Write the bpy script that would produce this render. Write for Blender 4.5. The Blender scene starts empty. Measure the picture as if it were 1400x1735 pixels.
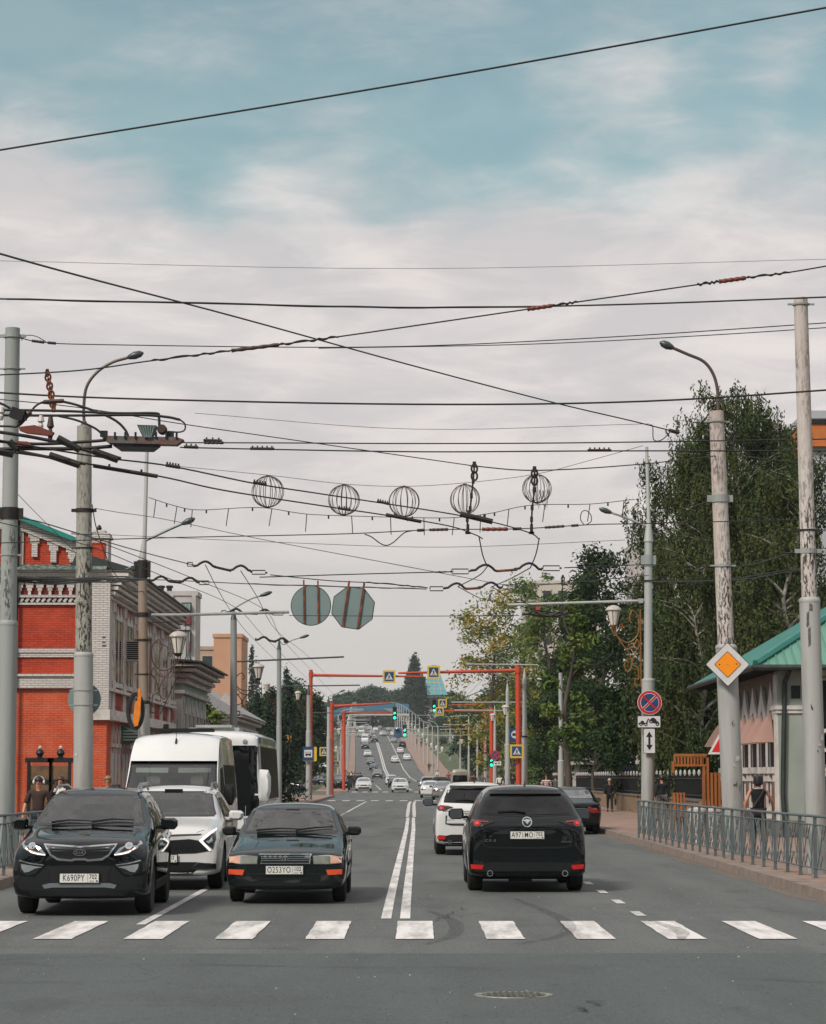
import bpy, bmesh, math, random
from mathutils import Vector, Matrix
from mathutils.bvhtree import BVHTree
from mathutils.geometry import delaunay_2d_cdt
R = math.radians
random.seed(7)
S = bpy.context.scene
C = S.collection
EYE = 1.8
PITCH = math.atan((1315 - 867.5) / 4000)

# ------------------------------------------------------------------ camera
cam = bpy.data.cameras.new('camera'); camo = bpy.data.objects.new('camera', cam); C.objects.link(camo)
cam.sensor_fit = 'HORIZONTAL'; cam.sensor_width = 36; cam.lens = 36 * 4000 / 1400
cam.clip_start = 0.5; cam.clip_end = 6000
camo.location = (0, 0, EYE); camo.rotation_euler = (R(90) + PITCH, 0, 0)
S.camera = camo

# ------------------------------------------------------------------ light
S.view_settings.view_transform = 'Standard'; S.view_settings.look = 'None'
S.view_settings.exposure = 0.0; S.view_settings.gamma = 1
SUN_EL, SUN_AZ = 42, 219     # azimuth clockwise from +Y
sl = bpy.data.lights.new('sun', 'SUN'); sl.energy = 3.3; sl.angle = R(12); sl.color = (1, .94, .86)
so = bpy.data.objects.new('sun', sl); C.objects.link(so)
so.rotation_euler = Vector((-math.sin(R(SUN_AZ)) * math.cos(R(SUN_EL)), -math.cos(R(SUN_AZ)) * math.cos(R(SUN_EL)), -math.sin(R(SUN_EL)))).to_track_quat('-Z', 'Y').to_euler()
W = bpy.data.worlds.new('World'); S.world = W; W.use_nodes = True
def lin(h):
    h = h.lstrip('#'); o = []
    for i in (0, 2, 4):
        c = int(h[i:i+2], 16) / 255
        o.append(c / 12.92 if c <= .04045 else ((c + .055) / 1.055) ** 2.4)
    return tuple(o)
def sky():
    nt = W.node_tree; N = nt.nodes; L = nt.links; N.clear()
    def math_(op, a, b=None, clamp=False):
        n = N.new('ShaderNodeMath'); n.operation = op; n.use_clamp = clamp
        for i, v in enumerate((a, b)):
            if v is None: continue
            if isinstance(v, (int, float)): n.inputs[i].default_value = v
            else: L.new(v, n.inputs[i])
        return n.outputs[0]
    def ramp(v, a, b, lo=0., hi=1.):
        n = N.new('ShaderNodeMapRange'); n.interpolation_type = 'SMOOTHSTEP'
        L.new(v, n.inputs[0])
        for i, x in enumerate((a, b, lo, hi)): n.inputs[i+1].default_value = x
        return n.outputs[0]
    out = N.new('ShaderNodeOutputWorld')
    st = N.new('ShaderNodeTexSky'); st.sky_type = 'NISHITA'; st.sun_disc = False
    st.sun_elevation = R(SUN_EL); st.sun_rotation = R(SUN_AZ); st.air_density = 1.0; st.dust_density = .6; st.ozone_density = 2
    tint = N.new('ShaderNodeMix'); tint.data_type = 'RGBA'; tint.blend_type = 'MULTIPLY'; tint.inputs[0].default_value = 1
    L.new(st.outputs[0], tint.inputs[6]); tint.inputs[7].default_value = (.84, 1.19, .88, 1)
    b1 = N.new('ShaderNodeBackground'); b1.inputs[1].default_value = .10; L.new(tint.outputs[2], b1.inputs[0])
    tc = N.new('ShaderNodeTexCoord'); sp = N.new('ShaderNodeSeparateXYZ'); L.new(tc.outputs['Generated'], sp.inputs[0])
    z = sp.outputs[2]
    def noise(scale, loc, sc, detail, rough, dist=0.):
        mp = N.new('ShaderNodeMapping'); L.new(tc.outputs['Generated'], mp.inputs[0])
        mp.inputs['Scale'].default_value = sc; mp.inputs['Location'].default_value = loc
        mp.inputs['Rotation'].default_value = (0, R(14), 0)
        n = N.new('ShaderNodeTexNoise'); n.inputs['Scale'].default_value = scale; n.inputs['Detail'].default_value = detail
        n.inputs['Roughness'].default_value = rough; n.inputs['Distortion'].default_value = dist
        L.new(mp.outputs[0], n.inputs['Vector']); return n.outputs[0]
    n1 = noise(9, (.33, .1, .2), (1, 1, 3.4), 7, .55, .35)
    n2 = noise(26, (1.7, .4, .9), (1, 1, 2.6), 6, .6, .5)
    dens = math_('ADD', math_('MULTIPLY', n1, .58), math_('MULTIPLY', n2, .42))
    # cloud cover falls from a full deck near the horizon to broken veils higher up
    def blob(px, py, rad, amt):
        d = Vector(((px - 700) / 4000, math.cos(PITCH) - (867.5 - py) / 4000 * math.sin(PITCH), math.sin(PITCH) + (867.5 - py) / 4000 * math.cos(PITCH))).normalized()
        v = N.new('ShaderNodeVectorMath'); v.operation = 'DISTANCE'; L.new(tc.outputs['Generated'], v.inputs[0]); v.inputs[1].default_value = d
        return ramp(v.outputs['Value'], 0, rad, amt, 0)
    bias = ramp(z, .19, .28, .56, -.04)
    for b in ((40, 235, .05, .24), (1330, 105, .028, .14), (1080, 130, .045, .12), (530, 205, .04, .12), (820, 225, .035, -.26), (340, 300, .030, -.24), (60, 20, .06, -.14), (1080, 262, .022, -.12), (1380, 175, .02, -.12), (680, 300, .03, -.10)):
        bias = math_('ADD', bias, blob(*b))
    bias = math_('ADD', bias, ramp(z, .34, .55, 0, .30))
    mask = ramp(math_('ADD', dens, bias), .40, .92, .24, 1.0)
    # tone inside the cloud
    n3 = noise(11, (.9, .3, .4), (1, 1, 3.6), 8, .6, .5)
    tone = N.new('ShaderNodeMix'); tone.data_type = 'RGBA'; L.new(ramp(n3, .38, .66), tone.inputs[0])
    tone.inputs[6].default_value = (*lin('d0cccd'), 1); tone.inputs[7].default_value = (*lin('e8e1de'), 1)
    low = N.new('ShaderNodeMix'); low.data_type = 'RGBA'; L.new(ramp(z, .03, .16), low.inputs[0])
    low.inputs[6].default_value = (*lin('d1cdc9'), 1); L.new(tone.outputs[2], low.inputs[7])
    b2 = N.new('ShaderNodeBackground'); L.new(low.outputs[2], b2.inputs[0])
    # overcast sky is brightest overhead
    L.new(ramp(z, .33, .8, 1.0, 1.45), b2.inputs[1])
    mx = N.new('ShaderNodeMixShader'); L.new(mask, mx.inputs[0]); L.new(b1.outputs[0], mx.inputs[1]); L.new(b2.outputs[0], mx.inputs[2])
    L.new(mx.outputs[0], out.inputs[0])
sky()

# ------------------------------------------------------------------ materials
MATS = {}
def M(name, col='808080', rough=.6, metal=0., spec=.5, var=0., vs=3., bump=0., bs=20., coat=0., emit=0., col2=None, streak=False, trans=0., det=6):
    """procedural principled material; var mixes col2 (or a darker col) by noise"""
    if name in MATS: return MATS[name]
    m = bpy.data.materials.new(name); m.use_nodes = True; nt = m.node_tree; N = nt.nodes; L = nt.links
    p = N['Principled BSDF']; c = lin(col) if isinstance(col, str) else col
    p.inputs['Base Color'].default_value = (*c, 1); p.inputs['Roughness'].default_value = rough
    p.inputs['Metallic'].default_value = metal; p.inputs['Specular IOR Level'].default_value = spec
    if coat: p.inputs['Coat Weight'].default_value = coat; p.inputs['Coat Roughness'].default_value = .03
    if emit: p.inputs['Emission Color'].default_value = (*c, 1); p.inputs['Emission Strength'].default_value = emit
    if trans: p.inputs['Transmission Weight'].default_value = trans
    if var or bump:
        tc = N.new('ShaderNodeTexCoord'); mp = N.new('ShaderNodeMapping'); L.new(tc.outputs['Object'], mp.inputs[0])
        if streak: mp.inputs['Scale'].default_value = streak if isinstance(streak, tuple) else (1, 1, .12)
    if var:
        n = N.new('ShaderNodeTexNoise'); n.inputs['Scale'].default_value = vs; n.inputs['Detail'].default_value = det; n.inputs['Roughness'].default_value = .62
        L.new(mp.outputs[0], n.inputs['Vector'])
        c2 = (lin(col2) if isinstance(col2, str) else col2) if col2 else tuple(x * .55 for x in c)
        r = N.new('ShaderNodeMapRange'); r.inputs[1].default_value = .42; r.inputs[2].default_value = .68; r.inputs[3].default_value = 0; r.inputs[4].default_value = var
        L.new(n.outputs[0], r.inputs[0])
        mx = N.new('ShaderNodeMix'); mx.data_type = 'RGBA'; L.new(r.outputs[0], mx.inputs[0])
        mx.inputs[6].default_value = (*c, 1); mx.inputs[7].default_value = (*c2, 1)
        L.new(mx.outputs[2], p.inputs['Base Color'])
    if bump:
        n = N.new('ShaderNodeTexNoise'); n.inputs['Scale'].default_value = bs; n.inputs['Detail'].default_value = 4
        L.new(mp.outputs[0], n.inputs['Vector'])
        b = N.new('ShaderNodeBump'); b.inputs['Strength'].default_value = bump; b.inputs['Distance'].default_value = .02
        L.new(n.outputs[0], b.inputs['Height']); L.new(b.outputs[0], p.inputs['Normal'])
    MATS[name] = m
    return m
def asphalt(name, c1, c2, c3, crack=.6):
    m = bpy.data.materials.new(name); m.use_nodes = True; nt = m.node_tree; N = nt.nodes; L = nt.links; p = N['Principled BSDF']
    tc = N.new('ShaderNodeTexCoord')
    def noise(sc, det, scale=(1, 1, 1), rough=.6):
        mp = N.new('ShaderNodeMapping'); mp.inputs['Scale'].default_value = scale; L.new(tc.outputs['Object'], mp.inputs[0])
        n = N.new('ShaderNodeTexNoise'); n.inputs['Scale'].default_value = sc; n.inputs['Detail'].default_value = det; n.inputs['Roughness'].default_value = rough
        L.new(mp.outputs[0], n.inputs[0]); return n.outputs[0]
    def mr(v, a, b, lo=0., hi=1.):
        r = N.new('ShaderNodeMapRange'); L.new(v, r.inputs[0])
        for i, x in enumerate((a, b, lo, hi)): r.inputs[i+1].default_value = x
        return r.outputs[0]
    def mix(f, a, b):
        x = N.new('ShaderNodeMix'); x.data_type = 'RGBA'; L.new(f, x.inputs[0])
        for i, v in ((6, a), (7, b)):
            if isinstance(v, tuple): x.inputs[i].default_value = (*v, 1)
            else: L.new(v, x.inputs[i])
        return x.outputs[2]
    c1, c2, c3 = lin(c1), lin(c2), lin(c3)
    big = mix(mr(noise(.9, 5, (1, .1, 1)), .38, .66), c1, c2)          # bands worn along the lanes
    big = mix(mr(noise(.35, 6), .55, .75, 0, .7), big, c3)                # oily patches
    sp = mix(mr(noise(48, 4, (1, .13, 1), .75), .55, .70, 0, .55), big, tuple(min(1, x * 1.9) for x in c1))
    sp = mix(mr(noise(40, 4, (1, .15, 1), .75), .56, .68, 0, .6), sp, tuple(x * .45 for x in c3))
    sp = mix(mr(noise(.55, 7, (1, .35, 1), .7), .56, .70, 0, .45), sp, tuple(x * .55 for x in c3))
    vo = N.new('ShaderNodeTexVoronoi'); vo.feature = 'DISTANCE_TO_EDGE'; vo.inputs['Scale'].default_value = .16
    wv = N.new('ShaderNodeTexNoise'); wv.inputs['Scale'].default_value = 1.1; wv.inputs['Detail'].default_value = 6; L.new(tc.outputs['Object'], wv.inputs[0])
    va = N.new('ShaderNodeVectorMath'); va.operation = 'MULTIPLY_ADD'; L.new(wv.outputs['Color'], va.inputs[0]); va.inputs[1].default_value = (1.6, 1.6, 0); L.new(tc.outputs['Object'], va.inputs[2])
    L.new(va.outputs[0], vo.inputs['Vector'])
    cr = mr(vo.outputs['Distance'], 0, .0035, crack, 0)
    cm = N.new('ShaderNodeMath'); cm.operation = 'MULTIPLY'; L.new(cr, cm.inputs[0]); L.new(mr(noise(.22, 3), .46, .58), cm.inputs[1])
    L.new(mix(cm.outputs[0], sp, tuple(x * .25 for x in c3)), p.inputs['Base Color'])
    p.inputs['Roughness'].default_value = .82; p.inputs['Specular IOR Level'].default_value = .35
    b = N.new('ShaderNodeBump'); b.inputs['Strength'].default_value = .35; b.inputs['Distance'].default_value = .01
    L.new(noise(160, 3), b.inputs['Height']); L.new(b.outputs[0], p.inputs['Normal'])
    return m
def brick(name, col, mortar, rows=.075, wid=.25, bumps=.6, var=.25, patch=None, rot=False):
    m = bpy.data.materials.new(name); m.use_nodes = True; nt = m.node_tree; N = nt.nodes; L = nt.links; p = N['Principled BSDF']
    tc = N.new('ShaderNodeTexCoord'); sp = N.new('ShaderNodeSeparateXYZ'); L.new(tc.outputs['Object'], sp.inputs[0])
    ad = N.new('ShaderNodeMath'); ad.operation = 'ADD'; L.new(sp.outputs[0], ad.inputs[0]); L.new(sp.outputs[1], ad.inputs[1])
    cb = N.new('ShaderNodeCombineXYZ'); L.new(ad.outputs[0], cb.inputs[0]); L.new(sp.outputs[2], cb.inputs[1])
    b = N.new('ShaderNodeTexBrick'); L.new(cb.outputs[0], b.inputs[0]); b.inputs['Scale'].default_value = 1
    b.inputs['Brick Width'].default_value = wid; b.inputs['Row Height'].default_value = rows; b.inputs['Mortar Size'].default_value = .007; b.inputs['Mortar Smooth'].default_value = .3
    c = lin(col); mo = lin(mortar)
    b.inputs['Color1'].default_value = (*c, 1); b.inputs['Color2'].default_value = (*[x * (1 - var) for x in c], 1); b.inputs['Mortar'].default_value = (*mo, 1)
    n = N.new('ShaderNodeTexNoise'); n.inputs['Scale'].default_value = .9; n.inputs['Detail'].default_value = 8; n.inputs['Roughness'].default_value = .65; L.new(tc.outputs['Object'], n.inputs[0])
    r = N.new('ShaderNodeMapRange'); L.new(n.outputs[0], r.inputs[0]); r.inputs[1].default_value = .45; r.inputs[2].default_value = .72; r.inputs[4].default_value = .75
    mx = N.new('ShaderNodeMix'); mx.data_type = 'RGBA'; L.new(r.outputs[0], mx.inputs[0]); L.new(b.outputs[0], mx.inputs[6])
    mx.inputs[7].default_value = (*(lin(patch) if patch else tuple(x * .8 for x in c)), 1)
    L.new(mx.outputs[2], p.inputs['Base Color']); p.inputs['Roughness'].default_value = .85
    bp = N.new('ShaderNodeBump'); bp.inputs['Strength'].default_value = bumps; bp.inputs['Distance'].default_value = .02; bp.invert = True
    L.new(b.outputs['Fac'], bp.inputs['Height']); L.new(bp.outputs[0], p.inputs['Normal'])
    return m
def leafmat(name, a, b, c=None):
    m = bpy.data.materials.new(name); m.use_nodes = True; nt = m.node_tree; N = nt.nodes; L = nt.links; p = N['Principled BSDF']
    g = N.new('ShaderNodeNewGeometry'); tc = N.new('ShaderNodeTexCoord')
    n = N.new('ShaderNodeTexNoise'); n.inputs['Scale'].default_value = .45; n.inputs['Detail'].default_value = 3; L.new(tc.outputs['Object'], n.inputs[0])
    x = N.new('ShaderNodeMix'); x.data_type = 'RGBA'; L.new(g.outputs['Random Per Island'], x.inputs[0]); x.inputs[6].default_value = (*lin(a), 1); x.inputs[7].default_value = (*lin(b), 1)
    o = x.outputs[2]
    if c:
        r = N.new('ShaderNodeMapRange'); L.new(n.outputs[0], r.inputs[0]); r.inputs[1].default_value = .45; r.inputs[2].default_value = .62
        y = N.new('ShaderNodeMix'); y.data_type = 'RGBA'; L.new(r.outputs[0], y.inputs[0]); L.new(o, y.inputs[6]); y.inputs[7].default_value = (*lin(c), 1); o = y.outputs[2]
    L.new(o, p.inputs['Base Color']); p.inputs['Roughness'].default_value = .7; p.inputs['Specular IOR Level'].default_value = .12
    return m

# ------------------------------------------------------------------ pixel helpers (photo measurements to metres)
def at(px, py, Y):
    u = (px - 700) / 4000; v = (867.5 - py) / 4000
    t = Y / (math.cos(PITCH) - v * math.sin(PITCH))
    return Vector((u * t, Y, EYE + t * (math.sin(PITCH) + v * math.cos(PITCH))))

# ------------------------------------------------------------------ mesh builder
class MB:
    def __init__(s): s.v = []; s.f = []; s.m = []; s.k = 0
    def mat(s, k): s.k = k; return s
    def add(s, vs, fs):
        o = len(s.v); s.v += [tuple(v) for v in vs]; s.f += [tuple(i + o for i in f) for f in fs]; s.m += [s.k] * len(fs); return s
    def box(s, c, d, rz=0., M4=None):
        x, y, z = (q / 2 for q in d); vs = [Vector((sx * x, sy * y, sz * z)) for sz in (-1, 1) for sy in (-1, 1) for sx in (-1, 1)]
        if rz: vs = [Matrix.Rotation(rz, 3, 'Z') @ v for v in vs]
        if M4: vs = [M4 @ v for v in vs]
        vs = [v + Vector(c) for v in vs]
        return s.add(vs, [(0, 2, 3, 1), (4, 5, 7, 6), (0, 1, 5, 4), (2, 6, 7, 3), (0, 4, 6, 2), (1, 3, 7, 5)])
    def bb(s, x0, x1, y0, y1, z0, z1): return s.box(((x0+x1)/2, (y0+y1)/2, (z0+z1)/2), (abs(x1-x0), abs(y1-y0), abs(z1-z0)))
    def tube(s, pts, r, n=6, cap=True):
        pts = [Vector(p) for p in pts]; k = len(pts); rr = r if isinstance(r, (list, tuple)) else [r] * k
        vs = []; up = None
        for i, p in enumerate(pts):
            t = (pts[min(i+1, k-1)] - pts[max(i-1, 0)])
            t = t.normalized() if t.length > 1e-9 else Vector((0, 0, 1))
            if up is None: up = Vector((0, 0, 1)) if abs(t.z) < .9 else Vector((1, 0, 0))
            a = t.cross(up); a = a.normalized() if a.length > 1e-6 else t.orthogonal().normalized()
            b = a.cross(t).normalized(); up = b
            for j in range(n):
                an = 2 * math.pi * j / n; vs.append(p + (a * math.cos(an) + b * math.sin(an)) * rr[i])
        fs = [(i*n+j, i*n+(j+1) % n, (i+1)*n+(j+1) % n, (i+1)*n+j) for i in range(k-1) for j in range(n)]
        if cap: fs += [tuple(range(n))[::-1], tuple((k-1)*n+j for j in range(n))]
        return s.add(vs, fs)
    def cyl(s, a, b, r0, r1=None, n=16): return s.tube([a, b], [r0, r0 if r1 is None else r1], n)
    def lathe(s, prof, n=16, c=(0, 0, 0), axis='Z'):
        c = Vector(c); vs = []
        for (r, h) in prof:
            for j in range(n):
                a = 2 * math.pi * j / n; x, y = r * math.cos(a), r * math.sin(a)
                vs.append(c + (Vector((x, y, h)) if axis == 'Z' else Vector((h, x, y)) if axis == 'X' else Vector((x, h, y))))
        k = len(prof)
        fs = [(i*n+j, i*n+(j+1) % n, (i+1)*n+(j+1) % n, (i+1)*n+j) for i in range(k-1) for j in range(n)]
        if prof[0][0] > 1e-6: fs.append(tuple(range(n))[::-1])
        if prof[-1][0] > 1e-6: fs.append(tuple((k-1)*n+j for j in range(n)))
        return s.add(vs, fs)
    def prism(s, poly, y0, y1, plane='XZ'):
        """2-D polygon extruded along the third axis"""
        f = {'XZ': lambda a, b, t: (a, t, b), 'XY': lambda a, b, t: (a, b, t), 'YZ': lambda a, b, t: (t, a, b)}[plane]
        n = len(poly); vs = [f(a, b, y0) for a, b in poly] + [f(a, b, y1) for a, b in poly]
        fs = [tuple(range(n))[::-1], tuple(range(n, 2*n))] + [(i, (i+1) % n, n+(i+1) % n, n+i) for i in range(n)]
        return s.add(vs, fs)
    def quad(s, a, b, c, d): return s.add([a, b, c, d], [(0, 1, 2, 3)])
    def build(s, name, mats, parent=None, smooth=False, loc=None, fix=True):
        me = bpy.data.meshes.new(name); me.from_pydata(s.v, [], s.f)
        for m in (mats if isinstance(mats, (list, tuple)) else [mats]): me.materials.append(m)
        if any(s.m): me.polygons.foreach_set('material_index', s.m)
        if fix:
            bm = bmesh.new(); bm.from_mesh(me); bmesh.ops.recalc_face_normals(bm, faces=bm.faces[:]); bm.to_mesh(me); bm.free()
        if smooth:
            me.polygons.foreach_set('use_smooth', [True] * len(me.polygons))
            try: me.set_sharp_from_angle(angle=R(40))
            except Exception: pass
        o = bpy.data.objects.new(name, me); C.objects.link(o)
        if parent: o.parent = parent
        if loc: o.location = loc
        return o
def thing(name, label, cat, loc=(0, 0, 0), rz=0., group=None):
    o = bpy.data.objects.new(name, None); C.objects.link(o); o.empty_display_size = .2
    o.location = loc; o.rotation_euler = (0, 0, rz); return tag(o, label, cat, group)
def tag(o, label, cat, group=None):
    o['label'] = label; o['category'] = cat
    if group: o['group'] = group
    return o
def struct(o, kind='structure'): o['kind'] = kind; return o
def dup(root, loc, rz=None, label=None, group=None):
    r = root.copy(); C.objects.link(r); r.location = loc
    if rz is not None: r.rotation_euler = (0, 0, rz)
    if label: r['label'] = label
    if group: r['group'] = group
    for ch in root.children:
        c = ch.copy(); C.objects.link(c); c.parent = r
        for g in ch.children:
            d = g.copy(); C.objects.link(d); d.parent = c
    return r
def bez(p0, p1, p2, p3, n=10):
    p0, p1, p2, p3 = map(Vector, (p0, p1, p2, p3)); o = []
    for i in range(n+1):
        t = i / n; o.append(p0*(1-t)**3 + p1*3*t*(1-t)**2 + p2*3*t*t*(1-t) + p3*t**3)
    return o
def spline(pts, n=6):
    """Catmull-Rom through points"""
    p = [Vector(q) for q in pts]; p = [p[0]*2 - p[1]] + p + [p[-1]*2 - p[-2]]; o = []
    for i in range(1, len(p) - 2):
        for k in range(n):
            t = k / n; a, b, c, d = p[i-1], p[i], p[i+1], p[i+2]
            o.append(.5 * ((2*b) + (c-a)*t + (2*a-5*b+4*c-d)*t*t + (3*b-a-3*c+d)*t**3))
    o.append(p[-2]); return o
def text_mesh(txt, size, name='text', sx=1., depth=.002, bold=0.):
    """flat lettering in the XZ plane, facing -Y, centred on the origin: (verts, faces)"""
    cu = bpy.data.curves.new(name, 'FONT'); cu.body = txt; cu.size = size; cu.align_x = 'CENTER'; cu.align_y = 'CENTER'; cu.resolution_u = 3; cu.space_character = 1.12 if len(txt) > 3 else 1.05
    if bold: cu.offset = bold
    ob = bpy.data.objects.new(name, cu); C.objects.link(ob)
    dg = bpy.context.evaluated_depsgraph_get(); me = bpy.data.meshes.new_from_object(ob.evaluated_get(dg))
    vs = [(v.co.x * sx, -depth, v.co.y) for v in me.vertices]; fs = [tuple(p.vertices) for p in me.polygons]
    bpy.data.objects.remove(ob); bpy.data.meshes.remove(me); bpy.data.curves.remove(cu)
    return vs, fs
# ------------------------------------------------------------------ ground, road, pavements
PROF = [(-60, 0), (170, 0), (230, .12), (270, .3), (350, .65), (420, 1.5), (480, 3.2), (545, 6.4), (620, 9.8), (690, 12.8), (800, 16.8), (900, 19.8), (1000, 22.2), (1150, 24.0), (1400, 24.5), (2600, 24.5)]
def gz(Y):
    for (a, za), (b, zb) in zip(PROF, PROF[1:]):
        if Y <= b: return za + (zb - za) * (Y - a) / (b - a)
    return PROF[-1][1]
def rx(Y): return 0 if Y < 240 else -.0245 * (Y - 240) if Y < 1000 else -18.6 - .0245*2.5 * (Y - 1000)
YS = sorted(set([-60, -20, 0, 10, 20, 30, 40, 60, 80, 100, 130, 160, 200, 250, 300, 320, 380, 450, 510, 580, 650, 740, 850, 950, 1070, 1250, 1800, 2600] + [p[0] for p in PROF]))
m_road = asphalt('asphalt', '5d5f5d', '4e504f', '414443')
m_cross = asphalt('asphalt_dark', '484d4c', '505554', '3b3f3f')
m_grass = M('grass_ground', '39462a', .9, var=1, vs=.25, col2='565a3c', bump=.6, bs=6)
m_pave = M('pavement', '8d7568', .85, var=1, vs=1.3, col2='735e52', bump=.3, bs=40)
m_kerb = M('kerb', '84746a', .85, var=1, vs=2.2, col2='6d625c', bump=.4, bs=30)
m_paint = M('road_paint', 'd2cdca', .7, var=.85, vs=4, col2='85837f', det=12, streak=(1, .16, 1))
m_paint2 = M('road_paint_worn', 'c3bebb', .75, var=.9, vs=5, col2='8d8c8a', det=10)
def strip(name, mat, xl, xr, z, ys, kind='structure', thick=0):
    """sheet between two x(Y) functions following the land profile"""
    mb = MB(); ys = sorted(set(ys))
    for a, b in zip(ys, ys[1:]):
        q = [(xl(a), a, gz(a)+z), (xr(a), a, gz(a)+z), (xr(b), b, gz(b)+z), (xl(b), b, gz(b)+z)]
        mb.quad(*q)
        if thick:
            lo = lambda p: (p[0], p[1], p[2]-thick)
            mb.quad(lo(q[0]), q[0], q[3], lo(q[3])); mb.quad(q[1], lo(q[1]), lo(q[2]), q[2])
    if thick:
        a = ys[0]; b = ys[-1]
        for yy in (a, b): mb.quad((xl(yy), yy, gz(yy)+z-thick), (xr(yy), yy, gz(yy)+z-thick), (xr(yy), yy, gz(yy)+z), (xl(yy), yy, gz(yy)+z))
    return struct(mb.build(name, mat), kind)
def yr(a, b, extra=()): return [a] + [y for y in YS if a < y < b] + [y for y in extra if a < y < b] + [b]
def ground():
    mb = MB(); XS = [-1500, -400, -120, -60, -30, -14, 14, 30, 60, 120, 400, 1500]; n = len(XS)
    vs = [(x + rx(y), y, gz(y)) for y in YS for x in XS]
    mb.add(vs, [(j*n+i, j*n+i+1, (j+1)*n+i+1, (j+1)*n+i) for j in range(len(YS)-1) for i in range(n-1)])
    struct(mb.build('ground', m_grass))
ground()
LK, RK = -6.6, 5.95
far_w = lambda Y, a, b: a + (b - a) * min(1, max(0, (Y - 300) / 200))
strip('road', m_road, lambda y: rx(y) + far_w(y, LK, -5.8) - .05, lambda y: rx(y) + far_w(y, RK, 7.1) + .05, .004, yr(23.9, 1600))
# crossing street in front: darker, newer asphalt, its seam a little uneven
def cross():
    mb = MB(); top = []
    for i in range(61):
        x = -60 + 2 * i; top.append((x, 24.35 + .012 * x + .06 * math.sin(x * 1.7) + .04 * math.sin(x * 4.3), .008))
    bot = [(p[0], -60, .008) for p in top]
    mb.add(top + bot, [(i, i+1, 62+i, 61+i) for i in range(60)])
    struct(mb.build('crossing_street', m_cross))
cross()
# corner areas of the crossing street beyond the kerbs are asphalt too
strip('side_street', m_road, lambda y: -40, lambda y: LK - .05, .003, [203, 236])
strip('sidewalk', m_pave, lambda y: RK + .3, lambda y: RK + 6.8, .15, yr(25, 330), thick=.2)
strip('sidewalk', m_pave, lambda y: LK - 4.4, lambda y: LK - .3, .15, yr(25, 200), thick=.2)
strip('sidewalk', m_pave, lambda y: rx(y) + far_w(y, LK, -5.8) - 3.2, lambda y: rx(y) + far_w(y, LK, -5.8) - .3, .15, yr(238, 1000), thick=.2)
strip('sidewalk', m_pave, lambda y: rx(y) + far_w(y, RK, 7.1) + .3, lambda y: rx(y) + far_w(y, RK, 7.1) + 5.5, .15, yr(330, 1000), thick=.2)
def kerb(name, xf, y0, y1, side, step):
    mb = MB(); y = y0
    while y < y1:
        e = min(y + step, y1) - .012; j = random.uniform(-.006, .006); zz = random.uniform(-.006, .006)
        a, b = (xf(y), xf(e)); w = .3 * side
        top = [(a+j, y, gz(y)+.155+zz), (b+j, e, gz(e)+.155+zz), (b+j+w, e, gz(e)+.155+zz), (a+j+w, y, gz(y)+.155+zz)]
        bev = .025 * side
        low = [(a+j-bev*.6, y, gz(y)-.02), (b+j-bev*.6, e, gz(e)-.02), (b+j+w, e, gz(e)-.02), (a+j+w, y, gz(y)-.02)]
        mb.add(top + low, [(0, 1, 2, 3), (0, 4, 5, 1), (1, 5, 6, 2), (3, 7, 4, 0), (2, 6, 7, 3)])
        y += step
    return struct(mb.build(name, m_kerb))
kerb('kerb', lambda y: RK + .35 * max(0, (36 - y) / 10) ** 2, 24.5, 330, 1, 1.0)
kerb('kerb', lambda y: LK - .35 * max(0, (34 - y) / 10) ** 2, 24.5, 200, -1, 1.0)
kerb('kerb', lambda y: rx(y) + far_w(y, LK, -5.8), 238, 1000, -1, 6.0)
kerb('kerb', lambda y: rx(y) + far_w(y, RK, 7.1), 330, 1000, 1, 6.0)
# skid marks: thin dark rubber films
def film(name, col, a):
    m = bpy.data.materials.new(name); m.use_nodes = True; nt = m.node_tree; p = nt.nodes['Principled BSDF']; p.inputs['Base Color'].default_value = (*lin(col), 1); p.inputs['Roughness'].default_value = .8
    tc = nt.nodes.new('ShaderNodeTexCoord'); n = nt.nodes.new('ShaderNodeTexNoise'); n.inputs['Scale'].default_value = 9; n.inputs['Detail'].default_value = 12; n.inputs['Roughness'].default_value = .75; nt.links.new(tc.outputs['Object'], n.inputs[0])
    r = nt.nodes.new('ShaderNodeMapRange'); r.inputs[1].default_value = .35; r.inputs[2].default_value = .65; r.inputs[4].default_value = a; nt.links.new(n.outputs[0], r.inputs[0]); nt.links.new(r.outputs[0], p.inputs['Alpha'])
    return m
# dust line along the right kerb
strip('gutter_dust', film('road_dust', '8a7868', .75), lambda y: RK - .24 - .10*math.sin(y*.9) - .05*math.sin(y*2.7), lambda y: RK + .04, .010, [27 + i*.7 for i in range(150)])

# ------------------------------------------------------------------ markings
def zebra():
    mb = MB(); rnd = random.Random(3)
    for k in range(-6, 14):
        x = -4.20 + 1.003 * k; s = -.012 * (x / 4 + 0.6)
        w = .425
        pts = []
        n = 8
        left = [(x + rnd.uniform(-.008, .008), 26.42 + 3.25 * i / n + rnd.uniform(-.01, .01)) for i in range(n+1)]
        right = [(x + w + rnd.uniform(-.008, .008), 26.42 + 3.25 * i / n + rnd.uniform(-.01, .01)) for i in range(n+1)]
        vs = [(a, b, .013) for a, b in left] + [(a, b, .013) for a, b in right]
        mb.add(vs, [(i, n+1+i, n+2+i, i+1) for i in range(n)])
    struct(mb.build('zebra_crossing', m_paint))
zebra()
cl = lambda y: (-.22 if y < 32 else -.22 + .12 * min(1, (y - 32) / 50)) if y < 150 else -.1 + .25*min(1, (y-150)/60) if y < 250 else .15 + rx(y)
w_ = lambda y: .065 if y < 120 else .09 if y < 260 else .12
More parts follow.
